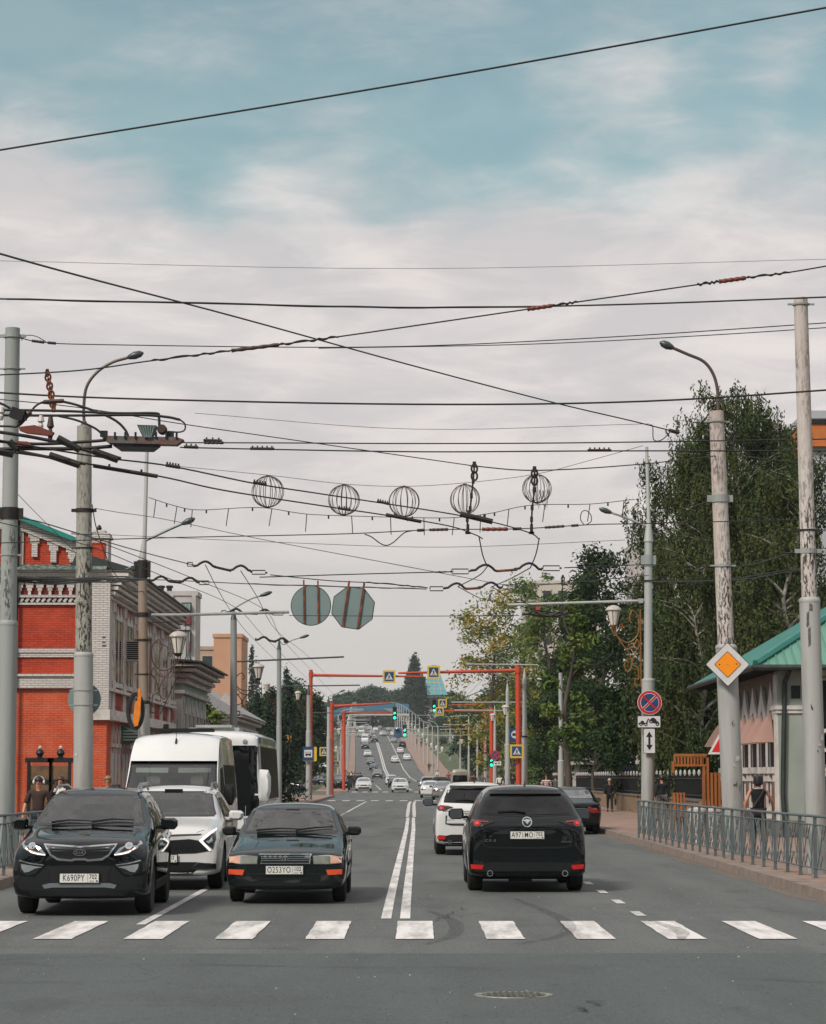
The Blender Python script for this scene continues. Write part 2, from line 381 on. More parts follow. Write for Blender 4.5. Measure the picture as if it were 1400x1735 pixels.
for s in (-.12, .12):
    strip('centre_line', m_paint, lambda y: cl(y)+s-w_(y), lambda y: cl(y)+s+w_(y), .012, [30.2+i*4 for i in range(11)] + yr(73, 103))
    strip('centre_line', m_paint2, lambda y: cl(y)+s*1.3-w_(y), lambda y: cl(y)+s*1.3+w_(y), .012, yr(104.5, 168, [120, 140, 150, 155]) )
    strip('centre_line', m_paint2, lambda y: cl(y)+s*1.6-w_(y), lambda y: cl(y)+s*1.6+w_(y), .014, yr(258, 900))
strip('lane_line', m_paint2, lambda y: -3.36, lambda y: -3.25, .012, [29, 33, 37.4, 44])
strip('lane_line', m_paint2, lambda y: -3.3 + rx(y)*.6 - .06, lambda y: -3.3+rx(y)*.6+.06, .012, yr(118, 168) )
strip('lane_line', m_paint2, lambda y: -3.0 + rx(y) - .07, lambda y: -3.0+rx(y)+.07, .014, yr(262, 330) )
strip('lane_line', m_paint2, lambda y: 3.9 + rx(y) - .09, lambda y: 3.9+rx(y)+.09, .014, yr(300, 760) )
def dashes(name, rects, z=.012):
    mb = MB()
    for (x0, x1, y0, y1) in rects:
        mb.quad((x0, y0, gz(y0)+z), (x1, y0, gz(y0)+z), (x1, y1, gz(y1)+z), (x0, y1, gz(y1)+z))
    struct(mb.build(name, m_paint2))
dashes('lane_dashes', [(2.88, 3.01, 30.8+2.95*i, 31.8+2.95*i) for i in range(12)])
dashes('lane_dashes', [(-3.36, -3.24, 80+2.6*i, 81.4+2.6*i) for i in range(14)])
dashes('crossing_dashes', [(-6.2+1.05*i, -5.65+1.05*i, 171, 175) for i in range(12)], .016)
dashes('crossing_dashes', [(-6.2+1.05*i, -5.65+1.05*i, 238, 244) for i in range(12)], .02)
m_skid = film('tyre_rubber_film', '2a2c2c', .42)
def ribbon(mb, pts, w, z):
    p = spline([(x, y, z) for x, y in pts], 8); vs = []
    for i, q in enumerate(p):
        t = (p[min(i+1, len(p)-1)] - p[max(i-1, 0)]).normalized(); nn = Vector((-t.y, t.x, 0)) * w * (.35 + .65*math.sin(math.pi*(i+.5)/len(p)))
        vs += [q + nn, q - nn]
    mb.add(vs, [(2*i, 2*i+1, 2*i+3, 2*i+2) for i in range(len(p)-1)])
mb = MB()
ribbon(mb, [(.12, 25.6), (.42, 26.8), (.52, 28.6), (.45, 30.2), (.2, 32)], .09, .018)
ribbon(mb, [(1.1, 25.6), (1.72, 27.2), (1.88, 29.5), (1.75, 32), (1.5, 35)], .09, .019)
ribbon(mb, [(2.95, 26.3), (3.1, 27.8), (2.95, 29.8)], .09, .018)
struct(mb.build('skid_marks', m_skid))
# darker repair patches and tar-sealed cracks
rnd = random.Random(21); m_tar = M('crack_tar', '1c1e1e', .8)
mb = MB()
for (x0, y0, x1, y1) in ((-6, 20.6, -2.3, 21.0), (1.2, 18.2, 1.6, 19.3), (2.8, 21.2, 6.5, 20.3), (-4.2, 22.9, .6, 22.5), (2.3, 31.2, 6.0, 31.6), (-1.9, 35.5, -1.5, 36.6), (.3, 29.8, .7, 32.5), (-4.5, 25.3, -1.2, 25.0), (4.2, 22.7, 4.9, 24.2)):
    p = []; 
    for i in range(13): t = i/12; p.append((x0+(x1-x0)*t+rnd.gauss(0, .05), y0+(y1-y0)*t+rnd.gauss(0, .07), .0205))
    vs = []
    for i, q in enumerate(p): w = rnd.uniform(.003, .010); vs += [(q[0]-w, q[1]-w*1.3, q[2]), (q[0]+w, q[1]+w*1.3, q[2])]
    mb.add(vs, [(2*i, 2*i+1, 2*i+3, 2*i+2) for i in range(12)])
struct(mb.build('road_cracks', m_tar))
# small repair scars and loose chips on the road
mb = MB(); rnd = random.Random(11)
m_chip = M('road_chips', 'a9a49c', .9, var=1, vs=20, col2='3a3c3b')
for i in range(150):
    y = rnd.uniform(17.8, 46); x = rnd.uniform(-.17, .17) * y; s = rnd.uniform(.004, .012)
    mb.box((x, y, .012 + s*.3), (s*1.6, s*1.2, s), rnd.uniform(0, 3))
struct(mb.build('loose_gravel', m_chip), 'stuff')
# manhole
mh = thing('manhole_cover', 'rusty round manhole cover sunk in the dark asphalt of the foreground', 'manhole cover', (.83, 19.75, .008)); mh.scale = (.93, .82, 1)
m_iron = M('cast_iron', '4a4944', .6, .3, var=.8, vs=9, col2='6f6a5f', bump=.5, bs=60)
mb = MB(); mb.lathe([(.27, -.03), (.27, .006), (0.0, .006)], 32)
for i in range(-4, 5):
    for j in range(-4, 5):
        if math.hypot(i, j) * .055 < .25: mb.box((i*.055, j*.055, .010), (.03, .03, .008))
mb.build('lid', m_iron, mh)
mb = MB(); mb.lathe([(.285, -.03), (.285, .004), (.35, .006), (.36, -.02)], 32); mb.build('rim', M('manhole_rim', '8c8a80', .5, .4, var=1, vs=8, col2='4a4944'), mh)
# ------------------------------------------------------------------ vehicles
m_glass = M('car_glass', '474d50', .04, .3, .6, coat=1)
def clearglass(name, tint, ior=1.8):
    m = bpy.data.materials.new(name); m.use_nodes = True; N = m.node_tree.nodes; L = m.node_tree.links; N.clear()
    o = N.new('ShaderNodeOutputMaterial'); t = N.new('ShaderNodeBsdfTransparent'); t.inputs[0].default_value = (*tint, 1); g = N.new('ShaderNodeBsdfGlossy'); g.inputs['Roughness'].default_value = .02
    f = N.new('ShaderNodeFresnel'); f.inputs[0].default_value = ior; x = N.new('ShaderNodeMixShader'); L.new(f.outputs[0], x.inputs[0]); L.new(t.outputs[0], x.inputs[1]); L.new(g.outputs[0], x.inputs[2])
    d = N.new('ShaderNodeBsdfDiffuse'); d.inputs[0].default_value = (.34, .35, .34, 1); y = N.new('ShaderNodeMixShader'); y.inputs[0].default_value = .07; L.new(x.outputs[0], y.inputs[1]); L.new(d.outputs[0], y.inputs[2]); L.new(y.outputs[0], o.inputs[0]); return m
m_clear = clearglass('windscreen_glass', (.74, .79, .77))
m_inner = M('cabin_lining', '4b4c4d', .9); m_seat = M('seat_cloth', '737375', .9, var=.4, vs=6)
m_glass_dark = M('privacy_glass', '05080a', .03, 0, .5)
m_frit = M('glass_border', '0b0d0f', .25)
m_tyre = M('tyre_rubber', '141516', .85, var=.8, vs=12, col2='2a2825')
m_well = M('wheel_well', '060708', .9)
m_plast = M('black_plastic', '0c0f11', .6, spec=.3, var=.6, vs=4, col2='15181a')
m_grill = M('grille_black', '07090a', .45)
m_chrome = M('chrome', 'c9cccd', .12, 1)
m_alloy = M('alloy', '8f9294', .3, .9)
m_steel_dk = M('dark_alloy', '3a3d3f', .35, .8)
m_lens = M('headlight_glass', '8b9296', .06, .3, .8, coat=1)
m_lens_dk = M('headlight_housing', '15181b', .2, .1, .5, coat=.3)
m_led = M('lamp_lit', 'f2efe8', .4, emit=.75)
m_amber = M('amber_lens', 'd9502a', .15, coat=1)
m_peach = M('peach_lens', 'd8a58e', .15, coat=1)
m_red = M('tail_lens', '7d0a0c', .08, coat=1)
m_redlit = M('tail_lamp_lit', 'e0241c', .3, emit=.5)
m_refl = M('reflector_red', 'b5160f', .3); m_film = M('window_film', '0b0f10', .35, spec=.08)
m_plate = M('plate_white', 'd4d2cb', .5, var=.3, vs=14, col2='a7a49c')
m_ink = M('plate_ink', '0c0d0e', .5)
m_silv = M('trim_grey', '7c8386', .35, .6)
def paint(name, col, var=.0, metal=.35, rough=.35):
    m = M('paint_' + name, col, rough, metal, (.0 if sum(lin(col)) < .05 else .3), var=var, vs=1.6, coat=1); m.node_tree.nodes['Principled BSDF'].inputs['Coat Roughness'].default_value = .02; return m
p_black = paint('black', '070b0d', metal=0); p_black2 = paint('charcoal', '080d0f', metal=0); p_green = paint('dark_green', '111a1a', metal=.0, var=.5)
p_white = paint('white', 'c6c4c2', metal=0); p_whiteb = paint('clean_white', 'd0d0ce', metal=0); p_silver = paint('silver', '8e9392', metal=.7); p_grey = paint('grey', '5b6062', metal=.6)
p_navy = paint('navy', '10202e', metal=.4); p_beige = paint('beige', '8f8779', metal=.5); p_red = paint('red', '6e1512', metal=.2); p_blue = paint('trolley_blue', '1f4f73', metal=0)

def loft(st, crease=.0):
    vs = []; fs = []
    for (y, zb, wl, zm, wm, zl, wb, zt, wt, zc) in st:
        h = [(0, zb), (wl*.9, zb), (wl, zb+.07), (wm, zm), (wb, zl), (wt, zt), (wt*.55, zt+(zc-zt)*.8), (0, zc)]
        vs += [(x, y, z) for x, z in h] + [(-x, y, z) for x, z in h[-2:0:-1]]
    n = 14
    for i in range(len(st)-1):
        for j in range(n): fs.append((i*n+j, (i+1)*n+j, (i+1)*n+(j+1) % n, i*n+(j+1) % n))
    for i, fl in ((0, 0), (len(st)-1, 1)):
        o = i*n; q = [(o, o+1, o+13)] + [(o+k, o+k+1, o+13-k, o+14-k) for k in range(1, 6)] + [(o+6, o+7, o+8)]
        fs += [f[::-1] if fl else f for f in q]
    return vs, fs
def car_shell(st, wheels, r, W, lev=2, creases=(), cuts=()):
    vs, fs = loft(st); me = bpy.data.meshes.new('body'); me.from_pydata(vs, [], fs)
    bm = bmesh.new(); bm.from_mesh(me); bmesh.ops.recalc_face_normals(bm, faces=bm.faces[:])
    cl_ = bm.edges.layers.float.new('crease_edge'); bm.verts.ensure_lookup_table(); bm.edges.ensure_lookup_table()
    for (i, js, c) in creases:          # crease a whole ring part at station i, or lengthwise line when i is None
        for e in bm.edges:
            a, b = sorted(v.index for v in e.verts); sa, sb = a // 14, b // 14; ja, jb = a % 14, b % 14
            if i is None and sa != sb and ja == jb and (ja in js or (14 - ja) in js): e[cl_] = c
            if i is not None and sa == sb == i and (min(ja, 14-ja) in js or min(jb, 14-jb) in js): e[cl_] = c
    bm.to_mesh(me); bm.free()
    o = bpy.data.objects.new('shell', me); C.objects.link(o)
    s = o.modifiers.new('s', 'SUBSURF'); s.levels = lev; s.render_levels = lev
    cut = None
    if wheels:
        mb = MB()
        for y in wheels:
            for sd in (-1, 1): mb.cyl((sd*(W/2-.30), y, r), (sd*(W/2+.3), y, r), r+.055, n=28)
        cut = mb.build('cut', [m_well]); me.materials.append(m_well)
        b = o.modifiers.new('b', 'BOOLEAN'); b.object = cut; b.operation = 'DIFFERENCE'; b.solver = 'EXACT'; b.material_mode = 'TRANSFER'
        me.materials.clear(); me.materials.append(m_tyre)
    dg = bpy.context.evaluated_depsgraph_get(); out = bpy.data.meshes.new_from_object(o.evaluated_get(dg)); tools = []; full = None
    if cuts:                                   # hollow the cabin and open its windows
        full = out
        for (pl, poly, a, b) in cuts:
            mb = MB(); mb.prism(poly, a, b, pl); k = mb.build('cut', [m_inner]); tools.append(k); q = o.modifiers.new('c', 'BOOLEAN'); q.object = k; q.operation = 'DIFFERENCE'; q.solver = 'EXACT'; q.material_mode = 'TRANSFER'
        dg = bpy.context.evaluated_depsgraph_get(); out = bpy.data.meshes.new_from_object(o.evaluated_get(dg))
    bpy.data.objects.remove(o); bpy.data.meshes.remove(me)
    for k in tools: bpy.data.objects.remove(k)
    if cut: bpy.data.objects.remove(cut)
    inner = {i for i, m in enumerate(out.materials) if m is m_inner}; out['_inner'] = 0
    ids = [p.index for p in out.polygons if p.material_index in inner]
    out.polygons.foreach_set('use_smooth', [True] * len(out.polygons))
    try: out.set_sharp_from_angle(angle=R(45))
    except Exception: pass
    return out, full or out, ids
DIRS = {'F': lambda a, b: (Vector((a, -9, b)), Vector((0, 1, 0))), 'R': lambda a, b: (Vector((a, 19, b)), Vector((0, -1, 0))),
        'S': lambda a, b: (Vector((9, a, b)), Vector((-1, 0, 0))), 'N': lambda a, b: (Vector((-9, a, b)), Vector((1, 0, 0))), 'T': lambda a, b: (Vector((a, b, 9)), Vector((0, 0, -1)))}
def decal(mb, bvh, ax, poly, off=.004, step=.07, skirt=.012):
    """2-D outline laid on the body: outline refined, filled, projected and given an edge"""
    pts = []; n = len(poly)
    for i in range(n):
        a = Vector(poly[i]); b = Vector(poly[(i+1) % n]); k = max(1, int((b-a).length / step))
        pts += [a + (b-a) * j / k for j in range(k)]
    nb = len(pts); xs = [p.x for p in pts]; ys = [p.y for p in pts]; x = min(xs) + step / 2
    def inside(q):
        c = False
        for i in range(nb):
            a, b = pts[i], pts[i-1]
            if (a.y > q.y) != (b.y > q.y) and q.x < (b.x-a.x) * (q.y-a.y) / (b.y-a.y) + a.x: c = not c
        return c
    while x < max(xs):
        y = min(ys) + step / 2
        while y < max(ys):
            q = Vector((x, y))
            if inside(q) and min((q-p).length for p in pts) > step * .45: pts.append(q)
            y += step
        x += step
    edges = [(i, (i+1) % nb) for i in range(nb)]
    v2, _, f2, *_ = delaunay_2d_cdt(pts, edges, [], 1, 1e-6)
    hit = []
    for p in v2:
        o, d = DIRS[ax](p.x, p.y); loc, nn, _, _ = bvh.ray_cast(o, d)
        hit.append(None if loc is None else loc - d * off * .6 + (nn if nn.dot(d) < 0 else -nn) * off * .6)
    ok = [f for f in f2 if all(hit[i] is not None for i in f) and max((hit[f[i]]-hit[f[i-1]]).length for i in range(len(f))) < step * 6]
    if not ok: return
    ed = {}
    for f in ok:
        for i in range(len(f)):
            e = (f[i], f[(i+1) % len(f)]); ed[e] = 1
    bd = [e for e in ed if (e[1], e[0]) not in ed]
    vs = [h if h is not None else Vector() for h in hit]; d = DIRS[ax](0, 0)[1]; m = len(vs)
    low = [v + d * skirt for v in vs]
    mb.add(vs + low, [tuple(f) for f in ok] + [(a, m+a, m+b, b) for a, b in bd])
def mirror(poly): return [(-a, b) for a, b in poly][::-1]
def line_poly(pts, w):
    L_, R_ = [], []
    for i, p in enumerate(pts):
        t = Vector(pts[min(i+1, len(pts)-1)]) - Vector(pts[max(i-1, 0)]); t.normalize(); nn = Vector((-t.y, t.x)) * w / 2
        L_.append(tuple(Vector(p) + nn)); R_.append(tuple(Vector(p) - nn))
    return L_ + R_[::-1]
def ell(cx, cz, a, b, n=20): return [(cx + a*math.cos(2*math.pi*i/n), cz + b*math.sin(2*math.pi*i/n)) for i in range(n)]
class Car:
    def __init__(s, name, label, st, wheels, r, W, pm, group=None, cat='car', lev=2, creases=((None, (4,), .35), (None, (5,), .3), (None, (2,), .5)), tw=.21, rim=None, spokes=10, lo=False, cuts=()):
        s.root = thing(name, label, cat, group=group); me, full, ids = car_shell(st, wheels, r, W, lev, creases, cuts)
        me.materials.clear(); me.materials.append(pm); me.materials.append(m_well); me.materials.append(m_inner)
        for p in me.polygons: p.material_index = 0
        # faces deep inside the arches take the well material
        for p in me.polygons:
            c = p.center
            for y in wheels:
                if abs(c.x) < W/2 - .27 and math.hypot(c.y-y, c.z-r) < r+.08 and c.z < r*2+.1 or (math.hypot(c.y-y, c.z-r) < r+.052+.006 and abs(c.x) < W/2+.1 and p.normal.dot(Vector((0, c.y-y, c.z-r))) < 0): p.material_index = 1
        for i in ids: me.polygons[i].material_index = 2
        s.body = bpy.data.objects.new('body', me); C.objects.link(s.body); s.body.parent = s.root
        bm = bmesh.new(); bm.from_mesh(full); s.bvh = BVHTree.FromBMesh(bm); bm.free()
        rim = rim or m_alloy
        wm = s.wheel_mesh(r, tw, rim, spokes, lo)
        for y in wheels:
            for sd in (-1, 1):
                if lo:
                    o = bpy.data.objects.new('wheel', wm[0]); C.objects.link(o); o.parent = s.root; o.location = (sd*(W/2-tw/2-.015), y, r); o.rotation_euler = (0, 0, 0 if sd > 0 else math.pi)
                    continue
                o = bpy.data.objects.new('wheel', wm[1]); C.objects.link(o); o.parent = s.root; o.location = (sd*(W/2-tw/2-.015), y, r); o.rotation_euler = (R(random.uniform(0, 60)), 0, 0 if sd > 0 else math.pi)
                t = bpy.data.objects.new('tyre', wm[0]); C.objects.link(t); t.parent = o
    def wheel_mesh(s, r, tw, rim, spokes, lo):
        mb = MB(); h = tw/2; ri = r*.66
        mb.lathe([(ri, -h*.9), (r*.9, -h), (r*.985, -h*.8), (r, -h*.55), (r, h*.55), (r*.985, h*.8), (r*.9, h), (ri, h*.9)] + ([(ri*.95, h*.5), (0, h*.5)] if lo else []), 28, axis='X')
        t = mb.build('tyre', m_tyre, smooth=True); tm = t.data; bpy.data.objects.remove(t)
        if lo: return tm, tm
        mb = MB(); mb.lathe([(ri*1.01, -h*.8), (ri*1.01, h*.88), (ri*.93, h*.88), (ri*.9, 0), (ri*.9, -h*.5), (.02, -h*.5)], 28, axis='X')
        for k in range(spokes):
            a = 2*math.pi*k/spokes; M4 = Matrix.Rotation(a, 3, 'X')
            mb.box(M4 @ Vector((h*.62, 0, ri*.5)), (.03, .05 if spokes < 8 else .032, ri*.95), M4=M4)
        mb.lathe([(.065, h*.4), (.06, h*.78), (0, h*.8)], 12, axis='X')
        w = mb.build('wheel', rim, smooth=True); wm = w.data; bpy.data.objects.remove(w)
        return tm, wm
    def part(s, name, ax, polys, mat, off=.004, mir=False, parent=None, step=.07, smooth=True):
        out = []
        for k in ((1, -1) if mir else (1,)):
            mb = MB()
            for p in (polys if isinstance(polys[0][0], (tuple, list)) else [polys]):
                a = ax
                if k < 0 and ax in 'FRT': p = mirror(p)
                if k < 0 and ax == 'S': a = 'N'
                decal(mb, s.bvh, a, p, off, step)
            if not mb.v: continue
            par = parent[k < 0] if isinstance(parent, list) else parent
            out.append(mb.build(name, mat, par or s.root, smooth=False))
        return out
    def hit(s, ax, a, b):
        o, d = DIRS[ax](a, b); return s.bvh.ray_cast(o, d)[0]
    def plate(s, ax, x, z, txt, reg, out=.02, tilt=0):
        h = s.hit(ax, x, z); sg = -1 if ax == 'F' else 1
        mb = MB(); w, hh = .26, .056
        mb.box((0, 0, 0), (2*w+.03, .012, 2*hh+.026)); fr = mb.build('licence_plate', m_plast, s.root)
        mb = MB(); mb.box((0, -.009, 0), (2*w, .006, 2*hh)); mb.build('plate_face', m_plate, fr)
        mb = MB(); v, f = text_mesh(txt, .118, sx=.70, depth=.0135, bold=.0005); mb.add([(a-.076, b, c) for a, b, c in v], f)
        v, f = text_mesh(reg, .085, sx=.8, depth=.0135, bold=.001); mb.add([(a+.185, b, c+.014) for a, b, c in v], f)
        v, f = text_mesh('RUS', .034, sx=.9, depth=.0135); mb.add([(a+.168, b, c-.04) for a, b, c in v], f)
        mb.quad((.225, -.0135, -.028), (.248, -.0135, -.028), (.248, -.0135, -.048), (.225, -.0135, -.048))
        mb.bb(.112, .115, -.0135, -.0125, -.056, .056)
        mb.build('lettering', m_ink, fr)
        fr.location = (x, h.y + sg*out, z); fr.rotation_euler = (R(tilt), 0, 0 if ax == 'F' else math.pi)
        return fr
    def mirrors(s, y, z, x, mat, size=(.21, .12, .15), fold=.0):
        for sd in (-1, 1):
            mb = MB(); a, b, c = size
            pr = [(-.5, -.35), (-.35, -.5), (.3, -.5), (.5, -.2), (.5, .25), (.3, .48), (-.4, .5), (-.5, .3)]
            lay = [(.62, -.5), (1.0, -.1), (1.0, .35), (.9, .5)]
            vs = []
            for (k, t) in lay: vs += [(sd*(x+a/2+p*a*k), y+t*b, z+q*c*k) for p, q in pr]
            n = len(pr); fs = [(i*n+j, i*n+(j+1) % n, (i+1)*n+(j+1) % n, (i+1)*n+j) for i in range(3) for j in range(n)] + [tuple(range(n)), tuple(3*n+j for j in range(n))]
            mb.add(vs, fs); mb.box((sd*(x-.02), y+.02, z-c*.3), (.14, .05, .045))
            o = mb.build('mirror', mat, s.root, smooth=True)
            mb = MB(); mb.box((sd*(x+a/2), y+b*.5, z), (a*.8, .006, c*.8)); mb.build('mirror_glass', m_glass, o)
    def wipers(s, pts, ax='F'):
        for pl in pts:
            q = [s.hit(ax, a, b) for a, b in pl]; d = Vector((0, -.025 if ax == 'F' else .02, .02))
            if any(x is None for x in q): continue
            mb = MB(); mb.tube([x + d for x in q], [.016] + [.011]*(len(q)-2) + [.008], 5); mb.build('wiper', m_plast, s.root)
    def place(s, X, Y, rear=None, yaw=0):
        """front at Y facing the camera, or rear (given the length) at Y"""
        s.root.location = (X, Y, gz(Y)+.006) if rear is None else (X, Y+rear, gz(Y+rear)+.006)
        s.root.rotation_euler = (0, 0, R(yaw) + (math.pi if rear is not None else 0)); return s
def badge_text(car, ax, x, z, txt, size, mat, off=.012, name='badge', parent=None, sx=1.):
    h = car.hit(ax, x, z); v, f = text_mesh(txt, size, sx=sx); mb = MB(); mb.add(v, f); o = mb.build(name, mat, parent or car.root)
    o.location = (x, h.y + (-off if ax == 'F' else off), z); o.rotation_euler = (0, 0, 0 if ax == 'F' else math.pi); return o

# ---- black crossover at the kerb, facing the camera
SUV = [(0.00, .27, .72, .48, .82, .68, .78, .83, .60, .86), (.04, .23, .86, .48, .92, .74, .89, .90, .72, .935), (.22, .21, .91, .52, .945, .84, .92, .98, .78, 1.01), (.65, .21, .91, .56, .945, .90, .93, 1.03, .80, 1.07),
       (1.10, .21, .91, .60, .945, .96, .935, 1.09, .82, 1.125), (1.22, .21, .91, .60, .945, .97, .935, 1.12, .80, 1.165), (1.98, .21, .91, .60, .945, 1.0, .93, 1.53, .66, 1.575), (2.25, .21, .91, .60, .945, 1.01, .93, 1.59, .65, 1.635),
       (3.2, .21, .91, .62, .945, 1.04, .925, 1.60, .64, 1.65), (3.85, .21, .90, .62, .94, 1.07, .915, 1.56, .62, 1.61), (4.1, .24, .87, .62, .90, 1.09, .86, 1.46, .54, 1.50), (4.36, .28, .83, .62, .87, 1.02, .82, 1.13, .64, 1.15), (4.44, .36, .72, .60, .78, .95, .73, 1.0, .56, 1.02)]
SIDE_SUV = [[(1.62, 1.06), (2.12, 1.46), (2.72, 1.50), (2.72, 1.05)], [(2.80, 1.05), (2.80, 1.50), (3.5, 1.49), (3.62, 1.10)], [(3.70, 1.12), (3.58, 1.48), (3.9, 1.43), (4.0, 1.18)]]
def common(c, wind, rear, side, gl=None, frit=.03, sgl=None):
    gl = gl or m_glass
    def grow(p, k):
        cx = sum(a for a, b in p)/len(p); cz = sum(b for a, b in p)/len(p); return [(a + math.copysign(k, a-cx), b + math.copysign(k, b-cz)) for a, b in p]
    ring = lambda p, w: [line_poly([p[i-1], p[i]], w) for i in range(len(p))]
    for nm, ax, p in (('windscreen', 'F', wind), ('rear_window', 'R', rear)):
        if not p: continue
        c.part(nm, ax, p, gl, .006); c.part(nm + '_seal', ax, ring(grow(p, .004), .05) if gl is m_clear else grow(p, frit), m_frit, .004)
    for p in side: c.part('side_window', 'S', p, sgl or gl, .006, mir=True)
    if side:
        ys = [a for p in side for a, b in p]; allp = side
        for p in side: c.part('window_trim', 'S', ring(grow(p, .004), .045) if gl is m_clear else grow(p, .025), m_frit, .004, mir=True)
def cabin_cuts(wind, rear, side, yw, zr, zf, hw, y1):
    o = [('XZ', wind, -1, yw)] + ([('XZ', rear, y1-.6, 9)] if rear else [])
    o += [('YZ', p, -2, 2) for p in side]; o.append(('XZ', [(-hw, zf), (hw, zf), (hw*.93, zf+.32), (hw*.80, zr), (-hw*.80, zr), (-hw*.93, zf+.32)], yw-.45, y1)); return o
def interior(c, yw, zd, hw, ys, zs, drv=1):
    mb = MB(); mb.prism([(yw-.55, zd-.02), (yw-.15, zd+.02), (yw-.02, zd-.12), (yw-.05, zd-.4), (yw-.55, zd-.4)], -hw*1.0, hw*1.0, 'YZ'); mb.build('dashboard', m_plast, c.root)
    for x in (-hw*.52, hw*.52):
        mb = MB(); mb.prism([(-.22, 0), (-.24, .30), (-.20, .52), (-.12, .60), (.12, .60), (.20, .52), (.24, .30), (.22, 0)], 0, .13, 'XZ'); s_ = mb.build('seat', m_seat, c.root, smooth=False); s_.location = (x, ys, zs); mb = MB(); mb.prism([(-.12, .62), (-.13, .74), (-.09, .80), (.09, .80), (.13, .74), (.12, .62)], .02, .11, 'XZ'); mb.build('headrest', m_seat, s_)
    mb = MB(); mb.prism([(-hw*.9, 0), (-hw*.9, .5), (hw*.9, .5), (hw*.9, 0)], 0, .15, 'XZ'); s_ = mb.build('rear_seat', m_seat, c.root); s_.location = (0, ys+1.0, zs)
    mb = MB(); mb.tube([(drv*hw*.52+.185*math.cos(a), yw+.12+.05*math.sin(a), zd-.02+.18*math.sin(a)) for a in [2*math.pi*i/18 for i in range(19)]], .016, 6); mb.box((drv*hw*.52, yw+.13, zd-.02), (.3, .03, .05)); mb.build('steering_wheel', m_plast, c.root)
    mb = MB(); mb.box((0, yw+.28, zd+.34), (.2, .03, .06)); mb.build('inner_mirror', m_plast, c.root)
def seams(c, hood=None, doors=()):
    for h in hood or []: c.part('panel_gap', 'F', line_poly(h, .007), m_well, .0015, mir=True, step=.05)
    for d in doors: c.part('panel_gap', 'S', line_poly(d, .008), m_well, .0015, mir=True, step=.05)

WS = [(-.735, 1.165), (-.685, 1.28), (-.60, 1.515), (.60, 1.515), (.685, 1.28), (.735, 1.165)]; RS = [(-.6, 1.16), (-.5, 1.45), (.5, 1.45), (.6, 1.16)]; CUT = cabin_cuts(WS, RS, SIDE_SUV[:2], 1.95, 1.50, .85, .80, 3.9)
c = Car('suv', 'black crossover with an oval chrome badge and lit headlights at the left kerb, plate K690PY', SUV, (.86, 3.5), .355, 1.855, p_black, tw=.225, spokes=5, cuts=CUT)
common(c, WS, RS, SIDE_SUV, m_clear); interior(c, 1.62, 1.10, .74, 2.25, .70)
c.part('grille', 'F', [(-.50, .925), (0, .895), (.50, .925), (.40, .775), (.30, .715), (.10, .70), (.07, .715), (-.07, .715), (-.10, .70), (-.30, .715), (-.40, .775)], m_chrome, .012)
g = c.part('grille_mesh', 'F', [(-.465, .903), (0, .874), (.465, .903), (.375, .79), (.29, .742), (.11, .727), (.08, .742), (-.08, .742), (-.11, .727), (-.29, .742), (-.375, .79)], m_grill, .017)
c.part('grille_bar', 'F', [line_poly([(-.40, z), (0, z-.018), (.40, z)], .008) for z in (.86, .83, .80)], m_plast, .022)
b = c.part('badge', 'F', ell(0, .815, .086, .044), m_chrome, .030)[0]; c.part('badge_field', 'F', ell(0, .815, .077, .036), m_grill, .034, parent=b)
badge_text(c, 'F', 0, .812, 'KIA', .062, m_chrome, .042, 'lettering', b, 1.15)
hl = c.part('headlight', 'F', [(.455, .79), (.53, .87), (.66, .925), (.79, .955), (.82, .92), (.76, .86), (.62, .80)], m_lens, .010, mir=True)
c.part('lamp_housing', 'F', [[(.53, .825), (.60, .88), (.73, .925), (.765, .91), (.70, .86), (.60, .825)]], m_lens_dk, .014, mir=True, parent=hl)
c.part('lamp_bulb', 'F', ell(.65, .895, .05, .042, 14), m_chrome, .018, mir=True, parent=hl)
c.part('indicator', 'F', [(.52, .80), (.60, .825), (.70, .855), (.72, .84), (.62, .805)], m_peach, .017, mir=True, parent=hl)
c.part('lamp_strip', 'F', line_poly([(.465, .785), (.56, .795), (.65, .815), (.735, .865)], .016), m_led, .020, mir=True, parent=hl)
c.part('bumper_cladding', 'F', [(-.88, .52), (-.60, .50), (-.52, .575), (-.45, .645), (0, .655), (.45, .645), (.52, .575), (.60, .50), (.88, .52), (.87, .26), (.6, .23), (-.6, .23), (-.87, .26)], m_plast, .006)
c.part('lower_grille', 'F', [(-.42, .625), (0, .632), (.42, .625), (.36, .40), (-.36, .40)], m_grill, .010)
fg = c.part('fog_lamp', 'F', [(.49, .65), (.82, .705), (.80, .57), (.70, .52), (.60, .545)], m_grill, .010, mir=True)
c.part('fog_lens', 'F', [(.50, .628), (.79, .668), (.78, .61), (.74, .56), (.68, .57), (.60, .61)], m_lens, .016, mir=True, parent=fg)
c.part('chrome_strip', 'F', line_poly([(.485, .655), (.65, .675), (.815, .713)], .016), m_chrome, .022, mir=True, parent=fg)
c.part('skid_plate', 'F', [(-.50, .40), (-.40, .425), (.40, .425), (.50, .40), (.47, .355), (.35, .37), (-.35, .37), (-.47, .355)], m_silv, .014)
c.plate('F', 0, .49, 'K690PY', '702', .03)
c.part('side_cladding', 'S', [(1.25, .28), (1.25, .40), (3.1, .40), (3.1, .28)], m_plast, .008, mir=True)
seams(c, [[(.56, .905), (.66, .94), (.74, .955)]], [[(1.35, .42), (1.42, .9), (1.5, 1.03)], [(2.76, .42), (2.76, 1.03)], [(3.66, 1.08), (3.5, .85)]])
